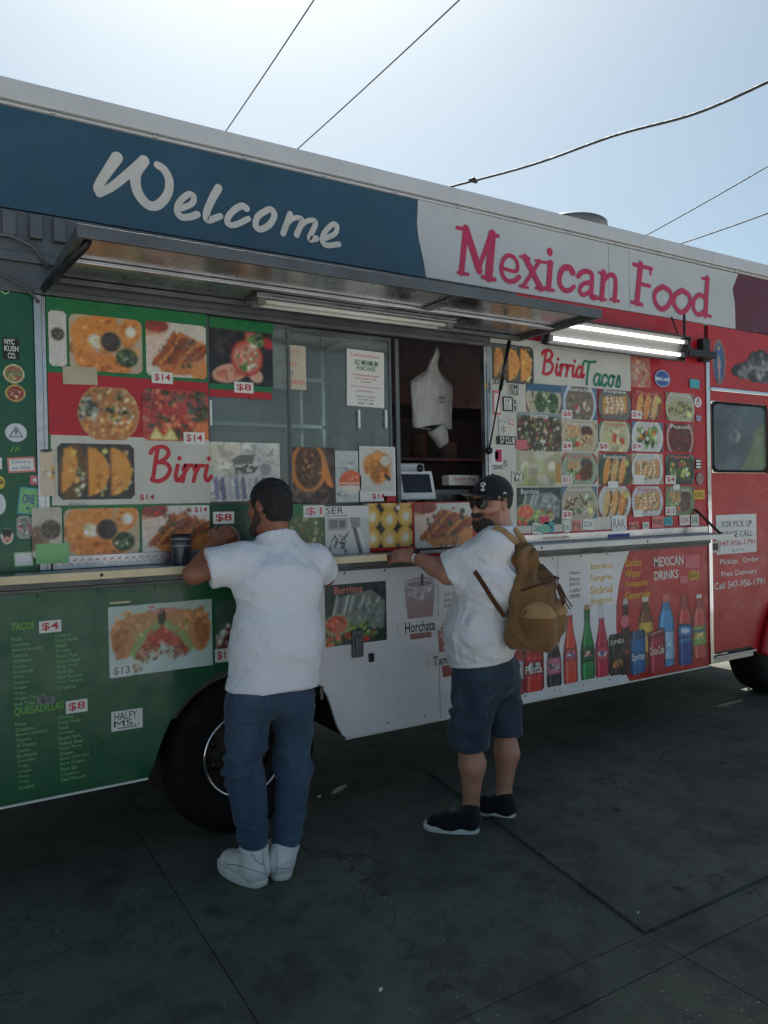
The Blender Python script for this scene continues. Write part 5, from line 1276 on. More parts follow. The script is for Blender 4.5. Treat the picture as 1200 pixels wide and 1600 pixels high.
part(MB().box(2.50, 2.82, .17, .36, 1.387, zk), 'printer_body', M['interior_dark'], kb, bevel=.008)
part(MB().box(2.53, 2.79, .166, .1695, zk-.09, zk-.03), 'printer_slot', M['plastic_black'], kb)
mb = MB().box(a_[0], b_[0], .19, .26, a_[2]-.004, a_[2]+.055)
w0 = a_[0]; w1 = b_[0]
mb.text('Thank You', w0+.03, w1-.03, a_[2]+.022, a_[2]+.04, .1885, 1, .01); mb.text('Propinas', w0+.045, w1-.045, a_[2]+.004, a_[2]+.016, .1885, 1, .0)
tag(mb.build('tip_box', [M['paper'], M['ink_red']], None, bevel=.002), 'small white box lettered Thank You by the serving window', 'tip box')
# bags hanging on a hook
bz = V(680, 558, .35); bt = V(680, 595, .35)
hang = thing('plastic_bag', (bt[0], .38, 2.05), 'bunch of white plastic carrier bags hanging on a hook in the open window', 'plastic bag')
def bag_mesh():
    mb = MB()
    L0, R0 = V(646, 610, .35)[0], V(710, 610, .35)[0]
    cxx = (L0+R0)/2; hw = (R0-L0)/2
    rows = [(2.455, .10), (2.43, .16), (2.405, .22), (2.385, .30), (2.36, .55), (2.335, .80), (2.31, .97), (2.25, .99), (2.18, .98), (2.10, .97), (2.055, .96), (2.045, .93)]
    n = 24; v = []
    for j, (z, k) in enumerate(rows):
        for i in range(n):
            a = 2*math.pi*i/n
            fold = 1+.22*math.sin(5*a+j*.25)*min(1, k*1.2)
            x = cxx+math.cos(a)*hw*k*(1+.03*math.sin(j*1.3))+(.015*(1-k))
            y = .38+math.sin(a)*.05*fold*(.5+.5*k)+.008*math.sin(9*a+j)
            v.append((x, y, z+.012*math.sin(3*a)*k))
    f = [(j*n+i, (j+1)*n+i, (j+1)*n+(i+1) % n, j*n+(i+1) % n) for j in range(len(rows)-1) for i in range(n)]
    f.append(tuple((len(rows)-1)*n+i for i in range(n)))
    return mb.add(v, f, 0, True)
mt = bpy.data.materials.new('bag_plastic'); nt, b = nodes(mt)
nt.links.new(_mix(nt, (.5,.49,.46), (.72,.71,.68), _ramp(nt, _noise(nt, 14, 6, .6, (2.5,1,.6)), [(.3,0),(.7,1)])), b.inputs['Base Color'])
b.inputs['Roughness'].default_value = .35; b.inputs['Subsurface Weight'].default_value = .2; b.inputs['Subsurface Radius'].default_value = (.02,.02,.02)
_bump(nt, b, _noise(nt, 30, 6, .7, (2,1,.7)), .6, .01); M['bag'] = mt
part(bag_mesh(), 'bag_body', M['bag'], hang)
mb = MB()
for k in range(5): mb.tube([(bt[0]+.012*k-.02, .36+.006*k, 2.43), (bt[0]+.02+.006*math.sin(k*2), .36, 2.49), (bt[0]+.022, .36+.01*(k % 2), 2.53)], [.012, .016, .008], 6)
part(mb, 'bag_handles', M['bag'], hang)
w = MB(); w.text('thank', bt[0]+.0, bt[0]+.05, 2.21, 2.235, .318, 0); w.text('you', bt[0]+.005, bt[0]+.045, 2.18, 2.20, .318, 0)
part(w, 'bag_print', M['ink_black'], hang)
mb = MB().tube([(bt[0]+.0, .36, 2.044), (bt[0]+.03, .355, 2.0), (bt[0]+.045, .36, 1.955), (bt[0]+.03, .37, 1.925)], [.06, .055, .045, .012], 12)
part(mb, 'bag_end', M['bag'], hang)
part(MB().tube([(bt[0]+.022, .36, 2.80), (bt[0]+.022, .36, 2.545), (bt[0]+.035, .345, 2.515), (bt[0]+.05, .35, 2.53)], .004, 6), 'bag_hook', M['dull_metal'])
bp = V(588, 696, .10)
kt = thing('ketchup_bottle', (bp[0], .10, 1.387), 'red squeeze bottle standing behind the sliding pane above the orange menu sheet', 'bottle')
bzt = V(588, 672, .10)[2]
part(MB().lathe([(0, 0), (.03, 0), (.032, .02), (.032, .3), (.024, .36), (.022, .40)], (bp[0], .10, 1.387), 'Z', 18), 'bottle_body', M['ink_red'], kt)
part(MB().lathe([(.024, 0), (.026, .03), (.012, .05), (.008, max(.1, bzt-1.787)), (0, max(.1, bzt-1.787))], (bp[0], .10, 1.7875), 'Z', 14), 'nozzle', M['ink_pink'], kt)
# dark tumbler on the shelf by the first customer's arm
bp = V(284, 893, -.11); bt_ = V(283, 835, -.11)
H = bt_[2]-CZ-.002
t = thing('drink_cup', (bp[0], -.11, CZ+.001), 'tall dark lidded tumbler standing on the counter beside the left customer\'s elbow', 'tumbler')
R = .043
part(MB().lathe([(0, 0), (R*.86, 0), (R*.9, .006), (R, H*.72), (R*1.02, H*.86), (0, H*.861)], (bp[0], -.11, CZ+.001), 'Z', 24), 'cup_body', pmat('smoked_plastic', (.03, .04, .05), rough=.2, var=.3, scale=8), t)
part(MB().lathe([(R*1.04, 0), (R*1.06, .008), (R*.98, .02), (R*.7, H*.14), (0, H*.141)], (bp[0], -.11, CZ+.002+H*.862), 'Z', 24), 'cup_lid', M['plastic_black'], t)
w = MB()
for k in range(3): w.lathe([(R*.945+.002*k, .05+.03*k), (R*.955+.002*k, .058+.03*k)], (bp[0], -.11, CZ+.001), 'Z', 24)
part(w, 'cup_band', M['ink_grey'], t)
# pen on the ledge
p0, p1 = V(655, 857, -.05), V(672, 851, -.05)
z0 = 1.3325+.005
tag(MB().tube([(p0[0], -.06, z0), (p0[0]+.01, -.059, z0), (p1[0]-.01, -.045, z0), (p1[0], -.044, z0)], [.003, .005, .005, .002], 8).build('pen', M['plastic_black']), 'black marker pen lying on the narrow ledge under the serving window', 'pen')

# far side of the kitchen, dim through the opening
part(MB().prism([(2.7, 2.35), (4.7, 2.35), (4.6, 2.85), (2.8, 2.85)], 1.5, 2.2), 'exhaust_hood', M['aluminium'])
part(MB().box(2.3, 4.8, 1.9, 2.22, 1.95, 1.97).box(2.3, 4.8, 1.5, 2.22, .6, 1.42), 'back_counter', M['aluminium'])
for k, (x_, w_, h_, mt_) in enumerate(((2.95, .16, .18, 'plastic_white'), (3.2, .12, .24, 'ink_red'), (3.42, .2, .14, 'aluminium'), (3.75, .14, .22, 'paper_old'), (4.05, .18, .16, 'plastic_white'))):
    part(MB().lathe([(0, 0), (w_/2, 0), (w_/2, h_*.9), (w_*.4, h_), (0, h_)], (x_, 2.06, 1.972), 'Z', 16), 'storage_tub', M[mt_])
# ------------------------------------------------------------------ figures: smooth unions of limbs, meshed as one surface
def _hash(i, j, k, s):
    n = (i*374761393+j*668265263+k*2147483647+s*1274126177) & 0xffffffff
    n = ((n ^ (n >> 13))*1274126177) & 0xffffffff
    return ((n ^ (n >> 16)) & 0xffff)/65535.0
def vnoise(p, s=0):
    i = np.floor(p).astype(np.int64); f = p-i; f = f*f*(3-2*f)
    r = 0
    for a in (0, 1):
        for b_ in (0, 1):
            for c in (0, 1):
                w_ = (f[:, 0] if a else 1-f[:, 0])*(f[:, 1] if b_ else 1-f[:, 1])*(f[:, 2] if c else 1-f[:, 2])
                r = r+w_*_hash(i[:, 0]+a, i[:, 1]+b_, i[:, 2]+c, s)
    return r
def folds(p, sc, mat=None, s=0, warp=.5):
    q = p @ np.array(mat).T if mat is not None else p
    q = q*np.array(sc)
    q = q+warp*(np.stack([vnoise(q*.7+11, s+1), vnoise(q*.7+23, s+2), vnoise(q*.7+37, s+3)], 1)-.5)*2
    return 1-np.abs(2*vnoise(q, s)-1)
def nrm(v): v = np.array(v, float); return v/np.linalg.norm(v)
def C(a, b, ra, rb=None, k=.02, n=None, s=1.0, clip=(), sub=False):
    return dict(t='c', a=np.array(a, float), b=np.array(b, float), ra=ra, rb=ra if rb is None else rb, k=k, n=None if n is None else nrm(n), s=s, clip=clip, sub=sub)
def E_(c, r, ax=None, k=.02, clip=(), sub=False):
    return dict(t='e', c=np.array(c, float), r=np.array(r, float), ax=np.eye(3) if ax is None else np.array([nrm(v) for v in ax]), k=k, clip=clip, sub=sub)
def BX(c, r, rad_, ax, k=.02, taper=0.0, clip=()):
    return dict(t='b', c=np.array(c, float), r=np.array(r, float), rad=rad_, ax=np.array([nrm(v) for v in ax]), k=k, taper=taper, clip=clip, sub=False)
def frame(fwd, up=(0, 0, 1)):
    f = nrm(fwd); r_ = nrm(np.cross(f, up)); u = np.cross(r_, f)
    return np.array([r_, f, u])      # right, forward, up
def sdf_mesh(prims, h, pad=.03):
    def bb(p):
        if p['t'] == 'c':
            m_ = max(p['ra'], p['rb'])*max(p['s'], 1); return np.minimum(p['a'], p['b'])-m_, np.maximum(p['a'], p['b'])+m_
        m_ = max(p['r']) if p['t'] == 'e' else np.linalg.norm(p['r'])+p['rad']
        return p['c']-m_, p['c']+m_
    B = [bb(p) for p in prims]
    add = [b_ for b_, p in zip(B, prims) if not p['sub']]
    lo = np.min([b_[0] for b_ in add], 0)-pad; hi = np.max([b_[1] for b_ in add], 0)+pad
    n = np.ceil((hi-lo)/h).astype(int)+1
    BIG = .06
    Fd = np.full(n, BIG, np.float32)
    ax = [lo[i]+h*np.arange(n[i]) for i in range(3)]
    for p, (b0, b1) in zip(prims, B):
        m_ = p['k']+3*h+.02
        i0 = np.clip(np.floor((b0-m_-lo)/h).astype(int), 0, n-1); i1 = np.clip(np.ceil((b1+m_-lo)/h).astype(int)+1, 1, n)
        sl_ = tuple(slice(i0[i], i1[i]) for i in range(3))
        X, Y, Z = np.meshgrid(*[ax[i][sl_[i]] for i in range(3)], indexing='ij')
        P = np.stack([X, Y, Z], -1)
        if p['t'] == 'c':
            a, b_ = p['a'], p['b']; Q = P-a; d_ = b_-a
            if p['n'] is not None:
                nn, s_ = p['n'], 1-1/p['s']
                Q = Q-(Q@nn)[..., None]*nn*s_; d_ = d_-(d_@nn)*nn*s_
            L2 = d_@d_+1e-12
            t = np.clip((Q@d_)/L2, 0, 1)
            d = np.linalg.norm(Q-t[..., None]*d_, axis=-1)-(p['ra']+(p['rb']-p['ra'])*t)
        elif p['t'] == 'b':
            Q = (P-p['c'])@p['ax'].T
            Q[..., :2] = Q[..., :2]*(1+p['taper']*np.clip(Q[..., 2:3]/p['r'][2]+.3, 0, 1.6))
            q_ = np.abs(Q)-p['r']
            d = np.linalg.norm(np.maximum(q_, 0), axis=-1)+np.minimum(q_.max(-1), 0)-p['rad']
        else:
            Q = ((P-p['c'])@p['ax'].T)/p['r']
            l = np.linalg.norm(Q, axis=-1)
            d = l*(l-1)/(np.linalg.norm(Q/p['r'], axis=-1)+1e-9)
        for (pt, nn) in p['clip']:
            d = np.maximum(d, (P-np.array(pt))@nrm(nn))
        f = Fd[sl_]
        k = max(p['k'], 1e-5)
        if p['sub']:
            d = -d; hh = np.clip(.5-.5*(f-d)/k, 0, 1); hh = np.clip(.5+.5*(d-f)/k, 0, 1)
            Fd[sl_] = f*(1-hh)+d*hh+k*hh*(1-hh)
        else:
            hh = np.clip(.5+.5*(f-d)/k, 0, 1)
            Fd[sl_] = np.minimum(f*(1-hh)+d*hh-k*hh*(1-hh), BIG)
    # surface nets
    ins = Fd < 0
    c8 = [ins[a:n[0]-1+a, b_:n[1]-1+b_, c:n[2]-1+c] for a in (0, 1) for b_ in (0, 1) for c in (0, 1)]
    sm_ = sum(q.astype(np.int8) for q in c8)
    act = (sm_ > 0) & (sm_ < 8)
    ids = np.argwhere(act)
    vid = np.full(act.shape, -1, np.int64); vid[act] = np.arange(len(ids))
    acc = np.zeros((len(ids), 3)); cnt = np.zeros(len(ids))
    off = [(a, b_, c) for a in (0, 1) for b_ in (0, 1) for c in (0, 1)]
    val = {o: Fd[ids[:, 0]+o[0], ids[:, 1]+o[1], ids[:, 2]+o[2]].astype(float) for o in off}
    for o in off:
        for d in range(3):
            if o[d] == 0:
                o2 = tuple(1 if i == d else o[i] for i in range(3))
                va, vb = val[o], val[o2]
                cr = (va < 0) != (vb < 0)
                t = np.where(cr, va/np.where(cr, va-vb, 1), 0)
                pt = np.array(o, float)+np.eye(3)[d]*t[:, None]
                acc[cr] += pt[cr]; cnt[cr] += 1
    vs_ = lo+(ids+acc/np.maximum(cnt, 1)[:, None])*h
    quads = []
    for d in range(3):
        s0 = [slice(1, -1)]*3
        a0 = ins[tuple(slice(0, n[i]-1) if i == d else slice(1, n[i]-1) for i in range(3))]
        a1 = ins[tuple(slice(1, n[i]) if i == d else slice(1, n[i]-1) for i in range(3))]
        e = np.argwhere(a0 != a1)
        st = a0[a0 != a1]
        base = e.copy()
        for i in range(3):
            if i != d: base[:, i] += 1
        u_, v_ = [(1, 2), (2, 0), (0, 1)][d]
        q = []
        for (du, dv) in ((-1, -1), (0, -1), (0, 0), (-1, 0)):
            z = base.copy(); z[:, u_] += du; z[:, v_] += dv
            q.append(vid[z[:, 0], z[:, 1], z[:, 2]])
        q = np.stack(q, 1)
        q[~st] = q[~st][:, ::-1]
        quads.append(q)
    q = np.concatenate(quads)
    return vs_, q[(q >= 0).all(1)]
def vnormals(v, q):
    n = np.zeros_like(v)
    fn = np.cross(v[q[:, 2]]-v[q[:, 0]], v[q[:, 3]]-v[q[:, 1]])
    for i in range(4): np.add.at(n, q[:, i], fn)
    return n/(np.linalg.norm(n, axis=1)[:, None]+1e-12)
def mesh_np(name, v, q, mats, parent, mi=None):
    off = np.array(locof(parent)[:])
    me = bpy.data.meshes.new(name)
    me.vertices.add(len(v)); me.vertices.foreach_set('co', (v-off).ravel())
    me.loops.add(q.size); me.loops.foreach_set('vertex_index', q.ravel().astype(np.int32))
    me.polygons.add(len(q)); me.polygons.foreach_set('loop_start', np.arange(0, q.size, 4, dtype=np.int32))
    for m_ in (mats if isinstance(mats, (list, tuple)) else [mats]): me.materials.append(m_)
    me.polygons.foreach_set('use_smooth', np.ones(len(q), bool))
    if mi is not None: me.polygons.foreach_set('material_index', mi.astype(np.int32))
    me.update(calc_edges=True); me.validate()
    return link(bpy.data.objects.new(name, me), parent)
def body(name, prims, h, mats, parent, disp=None, pick=None):
    v, q = sdf_mesh(prims, h)
    if disp is not None: v = v+vnormals(v, q)*disp(v)[:, None]
    mi = pick(v[q].mean(1)) if pick is not None else None
    return mesh_np(name, v, q, mats, parent, mi)

def skin_mat(name, c, blotch):
    mt = bpy.data.materials.new(name); nt, b = nodes(mt)
    col = _mix(nt, c, blotch, _ramp(nt, _noise(nt, 22, 6, .6), [(.35, 0), (.75, .7)]))
    nt.links.new(col, b.inputs['Base Color']); b.inputs['Roughness'].default_value = .5
    b.inputs['Subsurface Weight'].default_value = .12; b.inputs['Subsurface Radius'].default_value = (.012, .005, .003)
    _bump(nt, b, _noise(nt, 240, 3, .6), .15, .002)
    M[name] = mt
skin_mat('skin_brown', lin(150, 98, 74), lin(126, 76, 58)); skin_mat('skin_tan', lin(184, 136, 114), lin(164, 106, 88))
def cloth_mat(name, c, weave=420, bump=.25, var=.1, scale=8, fade=None, crumple=.38):
    mt = bpy.data.materials.new(name); nt, b = nodes(mt)
    col = _mix(nt, tuple(x*(1-var) for x in c), c, _ramp(nt, _noise(nt, scale, 6, .65), [(.3, 0), (.7, 1)]))
    if fade: col = _mix(nt, col, fade, _ramp(nt, _noise(nt, 5, 5, .6, (1.2, 1.2, .45)), [(.45, 0), (.8, .75)]))
    nt.links.new(col, b.inputs['Base Color']); b.inputs['Roughness'].default_value = .9; b.inputs['Specular IOR Level'].default_value = .25
    b.inputs['Sheen Weight'].default_value = .15
    _bump(nt, b, _noise(nt, weave, 2, .5), bump, .002)
    b1_ = b.inputs['Normal'].links[0].from_node
    n2 = nt.nodes.new('ShaderNodeBump'); n2.inputs['Strength'].default_value = crumple; n2.inputs['Distance'].default_value = .02
    nt.links.new(_noise(nt, 13, 3, .5, (1.3, 1.3, .8), 1.2), n2.inputs['Height']); nt.links.new(n2.outputs[0], b1_.inputs['Normal'])
    M[name] = mt
cloth_mat('tee_white', (.78, .77, .80), var=.05); cloth_mat('tee_white_two', (.75, .74, .75), var=.07)
cloth_mat('denim_blue', lin(58, 80, 104), var=.35, scale=30, fade=lin(88, 108, 128)); cloth_mat('denim_dark', lin(46, 62, 78), var=.35, scale=30, fade=lin(70, 88, 102))
cloth_mat('denim_seam', lin(84, 92, 96), var=.3)
cloth_mat('canvas_tan', lin(142, 104, 66), var=.35, scale=12, bump=.5, weave=260, fade=lin(98, 70, 44)); cloth_mat('strap_tan', lin(176, 138, 90), var=.25, scale=20, weave=300)
cloth_mat('leather_brown', lin(92, 54, 32), var=.4, scale=16, bump=.1); cloth_mat('cap_black', lin(34, 34, 40), var=.2, scale=20); cloth_mat('brim_brown', lin(110, 82, 58), var=.2)
cloth_mat('shoe_black', lin(26, 28, 32), var=.3, scale=30)
C8('shoe_white', 224, 222, 218, rough=.5, var=.08, scale=20, dirt=.25, dirtc=(.4, .38, .34)); C8('sole_white', 222, 220, 214, rough=.6, var=.12, scale=24, dirt=.35, dirtc=(.35, .33, .3))
mt = bpy.data.materials.new('hair_black'); nt, b = nodes(mt)
nt.links.new(_mix(nt, (.008, .008, .009), (.022, .019, .017), _noise(nt, 90, 4, .7)), b.inputs['Base Color']); b.inputs['Roughness'].default_value = .7; _bump(nt, b, _noise(nt, 170, 4, .8), .9, .004); M['hair'] = mt
mt = bpy.data.materials.new('beard_hair'); nt, b = nodes(mt)
nt.links.new(_mix(nt, (.018, .014, .012), (.075, .052, .04), _noise(nt, 120, 4, .7)), b.inputs['Base Color']); b.inputs['Roughness'].default_value = .75; _bump(nt, b, _noise(nt, 150, 4, .8), .9, .004); M['beard'] = mt

def hand(prims, wrist, fdir, palm_n, side, curl=.5, L=.185, k=.008):
    """palm and five fingers; fdir = along the hand, palm_n = out of the back of the hand, side = direction of the thumb"""
    f = nrm(fdir); n_ = nrm(np.array(palm_n)-f*np.dot(f, palm_n)); s_ = nrm(np.array(side)-f*np.dot(f, side)-n_*np.dot(n_, side))
    w_ = np.array(wrist)
    prims.append(C(w_, w_+f*L*.46, .022, .026, .018, s_, 1.5))
    for i, (o, ln) in enumerate(((.030, .92), (.010, 1.0), (-.010, .95), (-.029, .76))):
        b0 = w_+f*L*.46+s_*o
        d = f
        pos = b0
        for j, (fr, r0, r1) in enumerate(((.24, .0105, .0095), (.17, .0095, .0088), (.12, .0088, .0075))):
            a = curl*(.5+.5*j)*.9
            d2 = nrm(f*math.cos(a)-n_*math.sin(a)+s_*o*(1.5-1*curl))
            nx = pos+d2*L*fr*ln*1.05
            prims.append(C(pos, nx, r0, r1, k if j else .012)); pos = nx
    t0 = w_+f*L*.12+s_*.022; t1 = t0+nrm(f*.7+s_*.75-n_*.3)*L*.26; t2 = t1+nrm(f*.95+s_*.2-n_*.35)*L*.2
    prims.append(C(t0, t1, .015, .0115, .014)); prims.append(C(t1, t2, .0115, .009, .006))

def head(prims, c, fwd, up, sc=1.0, k=.02):
    A = frame(fwd, up); r_, f, u = A
    q = lambda x, y, z: c+(r_*x+f*y+u*z)*sc
    prims += [E_(q(0, -.012, .028), np.array((.074, .092, .088))*sc, A, k), E_(q(0, .022, -.03), np.array((.062, .07, .085))*sc, A, .03), E_(q(0, .058, -.085), np.array((.038, .034, .032))*sc, A, .03),
              E_(q(0, .086, .03), np.array((.05, .014, .016))*sc, A, .015),
              C(q(0, .088, .012), q(0, .108, -.026), .009*sc, .014*sc, .012), C(q(-.012, .098, -.03), q(.012, .098, -.03), .008*sc, k=.008),
              C(q(-.022, .086, -.062), q(.022, .086, -.062), .007*sc, k=.008), C(q(-.018, .084, -.072), q(.018, .084, -.072), .008*sc, k=.008)]
    for sg in (-1, 1):
        prims.append(E_(q(sg*.034, .083, .008), np.array((.015, .012, .010))*sc, A, .008, sub=True))
        prims.append(E_(q(sg*.034, .073, .008), np.array((.012, .012, .010))*sc, A, .003))
        prims.append(E_(q(sg*.045, .055, -.02), np.array((.026, .03, .022))*sc, A, .02))
        ea = frame(nrm(f*.9+r_*sg*.35), up)
        prims.append(E_(q(sg*.078, -.012, .0), np.array((.008, .019, .031))*sc, ea, .008)); prims.append(E_(q(sg*.086, -.006, .002), np.array((.006, .009, .016))*sc, ea, .005, sub=True))
    return q, A

def shoe(name, heel, toe, top, parent, um, high=False, wid=.052, extra=None):
    """upper with a child sole; heel and toe are ground points"""
    h0, t0 = np.array([heel[0], heel[1], 0.0]), np.array([toe[0], toe[1], 0.0])
    f = nrm(t0-h0); L = np.linalg.norm(t0-h0); s_ = np.cross(f, (0, 0, 1)); s_ = nrm(s_)
    q = lambda x, y, z: h0+s_*x+f*y*L+np.array([0, 0, z])
    A = frame(f)
    pr = [C(q(0, .16, .055), q(0, .55, .045), .048, .047, .02, s_, 1.05), C(q(0, .5, .042), q(.0, .82, .036), .042, .034, .03, s_, 1.3),
          C(q(0, .13, .06), np.array(top), .042, .041, .03)]
    if high: pr = [C(q(0, .17, .06), q(0, .5, .055), .056, .054, .02), C(q(0, .5, .056), q(0, .82, .044), .050, .044, .03, s_, 1.15), C(q(0, .17, .07), np.array(top), .056, .061, .03)]
    up = nrm(np.array(top)-q(0, .13, .06))
    pr[2]['clip'] = [(np.array(top)-up*.012, nrm(up*1.0-f*(.35 if high else 0)))]
    for p in pr: p['clip'] = list(p['clip'])+[((0, 0, .022), (0, 0, -1))]
    o = body(name, pr, .005, um, parent)
    mb = MB()
    out = []
    for t in np.linspace(0, 2*math.pi, 36, endpoint=False):
        yy = .5-.5*math.cos(t); w_ = wid*math.sin(t)
        w_ = math.copysign(abs(math.sin(t))**.55, math.sin(t))*wid*(.80+.22*math.sin(min(1, yy/.75)*math.pi*.5) if yy < .75 else 1.02)
        out.append((w_, yy*1.03-.015))
    n = len(out)
    hh = .042 if high else .028
    rows = []
    for z, g_ in ((0.001, .97), (.006, 1.0), (hh-.004, 1.0), (hh, .97)):
        rows.append([q(x*g_, .5+(y-.5)*g_, z+(.006*max(0, (y-.8)/.25)**2 if z < .01 else .004*max(0, (y-.75)/.25))+(.006*max(0, (.3-y)/.3) if z > .02 and not high else 0)) for x, y in out])
    v = [p for r_ in rows for p in r_]
    f_ = [(i*n+j, i*n+(j+1) % n, (i+1)*n+(j+1) % n, (i+1)*n+j) for i in range(3) for j in range(n)]
    mb.add(v, f_, 0, True); mb.add(rows[0], [tuple(range(n))[::-1]], 0); mb.add(rows[3], [tuple(range(n))], 0)
    mb.build('sole', M['sole_white'], o)
    return o, q

from mathutils.bvhtree import BVHTree
_BV = {}
def surf(px, py, o, off=.004):
    """point and normal of a finished surface met along the sight line of a pixel"""
    if o not in _BV:
        l = Vector(locof(o)); me = o.data
        _BV[o] = BVHTree.FromPolygons([v.co+l for v in me.vertices], [tuple(p.vertices) for p in me.polygons])
    d = _R*((px-600)/CAM_F)+_U*((800-py)/CAM_F)+_F
    h = _BV[o].ray_cast(Vector(_C), Vector(d))
    if h[0] is None: return None, None
    n = h[1] if h[1].dot(Vector(d)) < 0 else -h[1]
    return np.array(h[0]+n*off), np.array(n)
def band(mb, pts, norms, hw, th=.004, m=0):
    """flat strap lying on a surface: points, surface normals, half width"""
    P = [np.array(p) for p in pts]; n = len(P); v = []
    for i in range(n):
        t = nrm(P[min(i+1, n-1)]-P[max(i-1, 0)]); w_ = nrm(np.cross(t, norms[i])); nn = np.cross(w_, t)
        h_ = hw if not hasattr(hw, '__len__') else hw[i]
        v += [P[i]-w_*h_, P[i]-w_*h_*.8+nn*th, P[i]+w_*h_*.8+nn*th, P[i]+w_*h_]
    f = [(i*4+j, (i+1)*4+j, (i+1)*4+(j+1) % 4, i*4+(j+1) % 4) for i in range(n-1) for j in range(4)]
    f += [(0, 1, 2, 3), tuple(4*(n-1)+j for j in (3, 2, 1, 0))]
    return mb.add(v, f, m, True)
def seam_on(name, o, lines, r, mat, parent):
    mb = MB()
    for ln in lines:
        P = [surf(a, b_, o, r*.4)[0] for a, b_ in spline(ln, 6)]
        P = [p for p in P if p is not None]
        if len(P) > 1: mb.tube(P, r, 5)
    return mb.build(name, M[mat], parent)
# ================= first customer, seen from behind, leaning on the shelf
W3 = lambda px, py, y: V(px, py, y)
hA = G(410, 1386); tA = G(352, 1354)
m1 = thing('person', (1.27, -.40, 0), 'man in white T-shirt, blue jeans and white high-top sneakers leaning on the counter', 'person')
hl, hr = G(411, 1386), G(441, 1377)
dl, dr = nrm(np.array([-.24, .97, 0])), nrm(np.array([.30, .95, 0]))
LS = .285
tl_, tr_ = hl+dl*LS, hr+dr*LS
fw = nrm([-.05, 1, 0]); rt = nrm([1, .05, 0])
anL, anR = W3(397, 1322, hl[1]+.06), W3(448, 1318, hr[1]+.06)
knL, knR = W3(381, 1200, -.34), W3(459, 1196, -.34)
hpL, hpR = W3(388, 1090, -.37), W3(457, 1090, -.37)
pelv = (hpL+hpR)/2+np.array([0, 0, .03]); waist = W3(431, 1040, -.37)
chest = W3(436, 905, -.33); shL, shR = W3(382, 876, -.31), W3(493, 876, -.30)
elL = W3(302, 897, -.265); wrL = W3(337, 846, -.165)
elR = W3(508, 902, -.20); wrR = W3(470, 880, -.10)
hc = W3(421, 792, -.285); hf = nrm([-.42, .88, -.12])
nk0 = W3(431, 842, -.30)
pr = []
q, A = head(pr, hc+np.array([0, 0, .0]), hf, (0, .15, 1), 1.0)
pr += [C(nk0, hc-A[2]*.05-A[1]*.03, .057, .056, .03), C(nk0-np.array([0, 0, .14]), pelv, .095, .11, .04, rt, 1.2), C(shL, shR, .05, .05, .04),
       C(shL, elL, .05, .043, .03), C(elL, wrL, .044, .027, .015), C(shR, elR, .05, .043, .03), C(elR, wrR, .043, .028, .015),
       C(hpL, knL, .06, .045, .04), C(knL, anL, .045, .034, .02), C(hpR, knR, .06, .045, .04), C(knR, anR, .045, .034, .02)]
hand(pr, wrL, nrm([.75, .35, .42]), nrm([-.3, -.8, .4]), nrm([.3, .1, .9]), .9, .165)
hand(pr, wrR, nrm([-.6, .6, -.1]), nrm([0, 0, 1]), nrm([-.5, -.7, 0]), .35)
b1 = body('body', pr, .005, M['skin_brown'], m1)
# hair: close crop, rounded nape; short beard on the turned jaw
hp = [E_(q(0, -.014, .030), (.081, .099, .096), A, .01, clip=[(q(0, .055, .03), A[1]*.8+A[2]*-.45), (q(0, -.06, -.055), -A[2]-A[1]*.15)]),
      E_(q(0, -.05, -.03), (.066, .055, .06), A, .02, clip=[(q(0, -.06, -.075), -A[2]-A[1]*.2)])]
body('hair', hp, .005, M['hair'], m1, lambda v: .0045*(folds(v, (70, 70, 90), s=4)-.5)*2)
body('beard', [C(q(sg*.071, .012, -.005), q(sg*.060, .02, -.055), .010, .014, .01) for sg in (-1, 1)]+[C(q(sg*.060, .02, -.055), q(sg*.02, .078, -.098), .014, .022, .02) for sg in (-1, 1)]+[E_(q(0, .076, -.092), (.036, .022, .026), A, .03)], .005, M['beard'], m1)
hem = W3(431, 1082, -.40)
sp = [C(hem+np.array([0, .03, -.03]), W3(432, 990, -.355), .156, .144, .05, rt, 1.29, clip=[(hem, (0, -.18, -1))]), C(W3(433, 1000, -.355), chest, .142, .138, .05, rt, 1.28), C(chest, (shL+shR)/2-np.array([0, 0, .03]), .132, .098, .06, rt, 1.40),
      C(shL+np.array([.01, 0, .0]), shR-np.array([.01, 0, 0]), .064, .064, .05), C((shL+shR)/2+np.array([0, 0, .01]), nk0+np.array([0, 0, .032]), .098, .071, .06, rt, 1.12, clip=[(nk0+np.array([0, -.01, .024]), nrm((0, .35, 1)))])]
def sleeve(sh, el, r0, r1, t, k=.05):
    d_ = nrm(el-sh); e = sh+(el-sh)*t
    return C(sh, e+d_*.06, r0, r1, k, clip=[(e, d_)])
sp += [sleeve(shL, elL+np.array([0, 0, .012]), .074, .090, .70), sleeve(shR, elR, .066, .080, .66)]
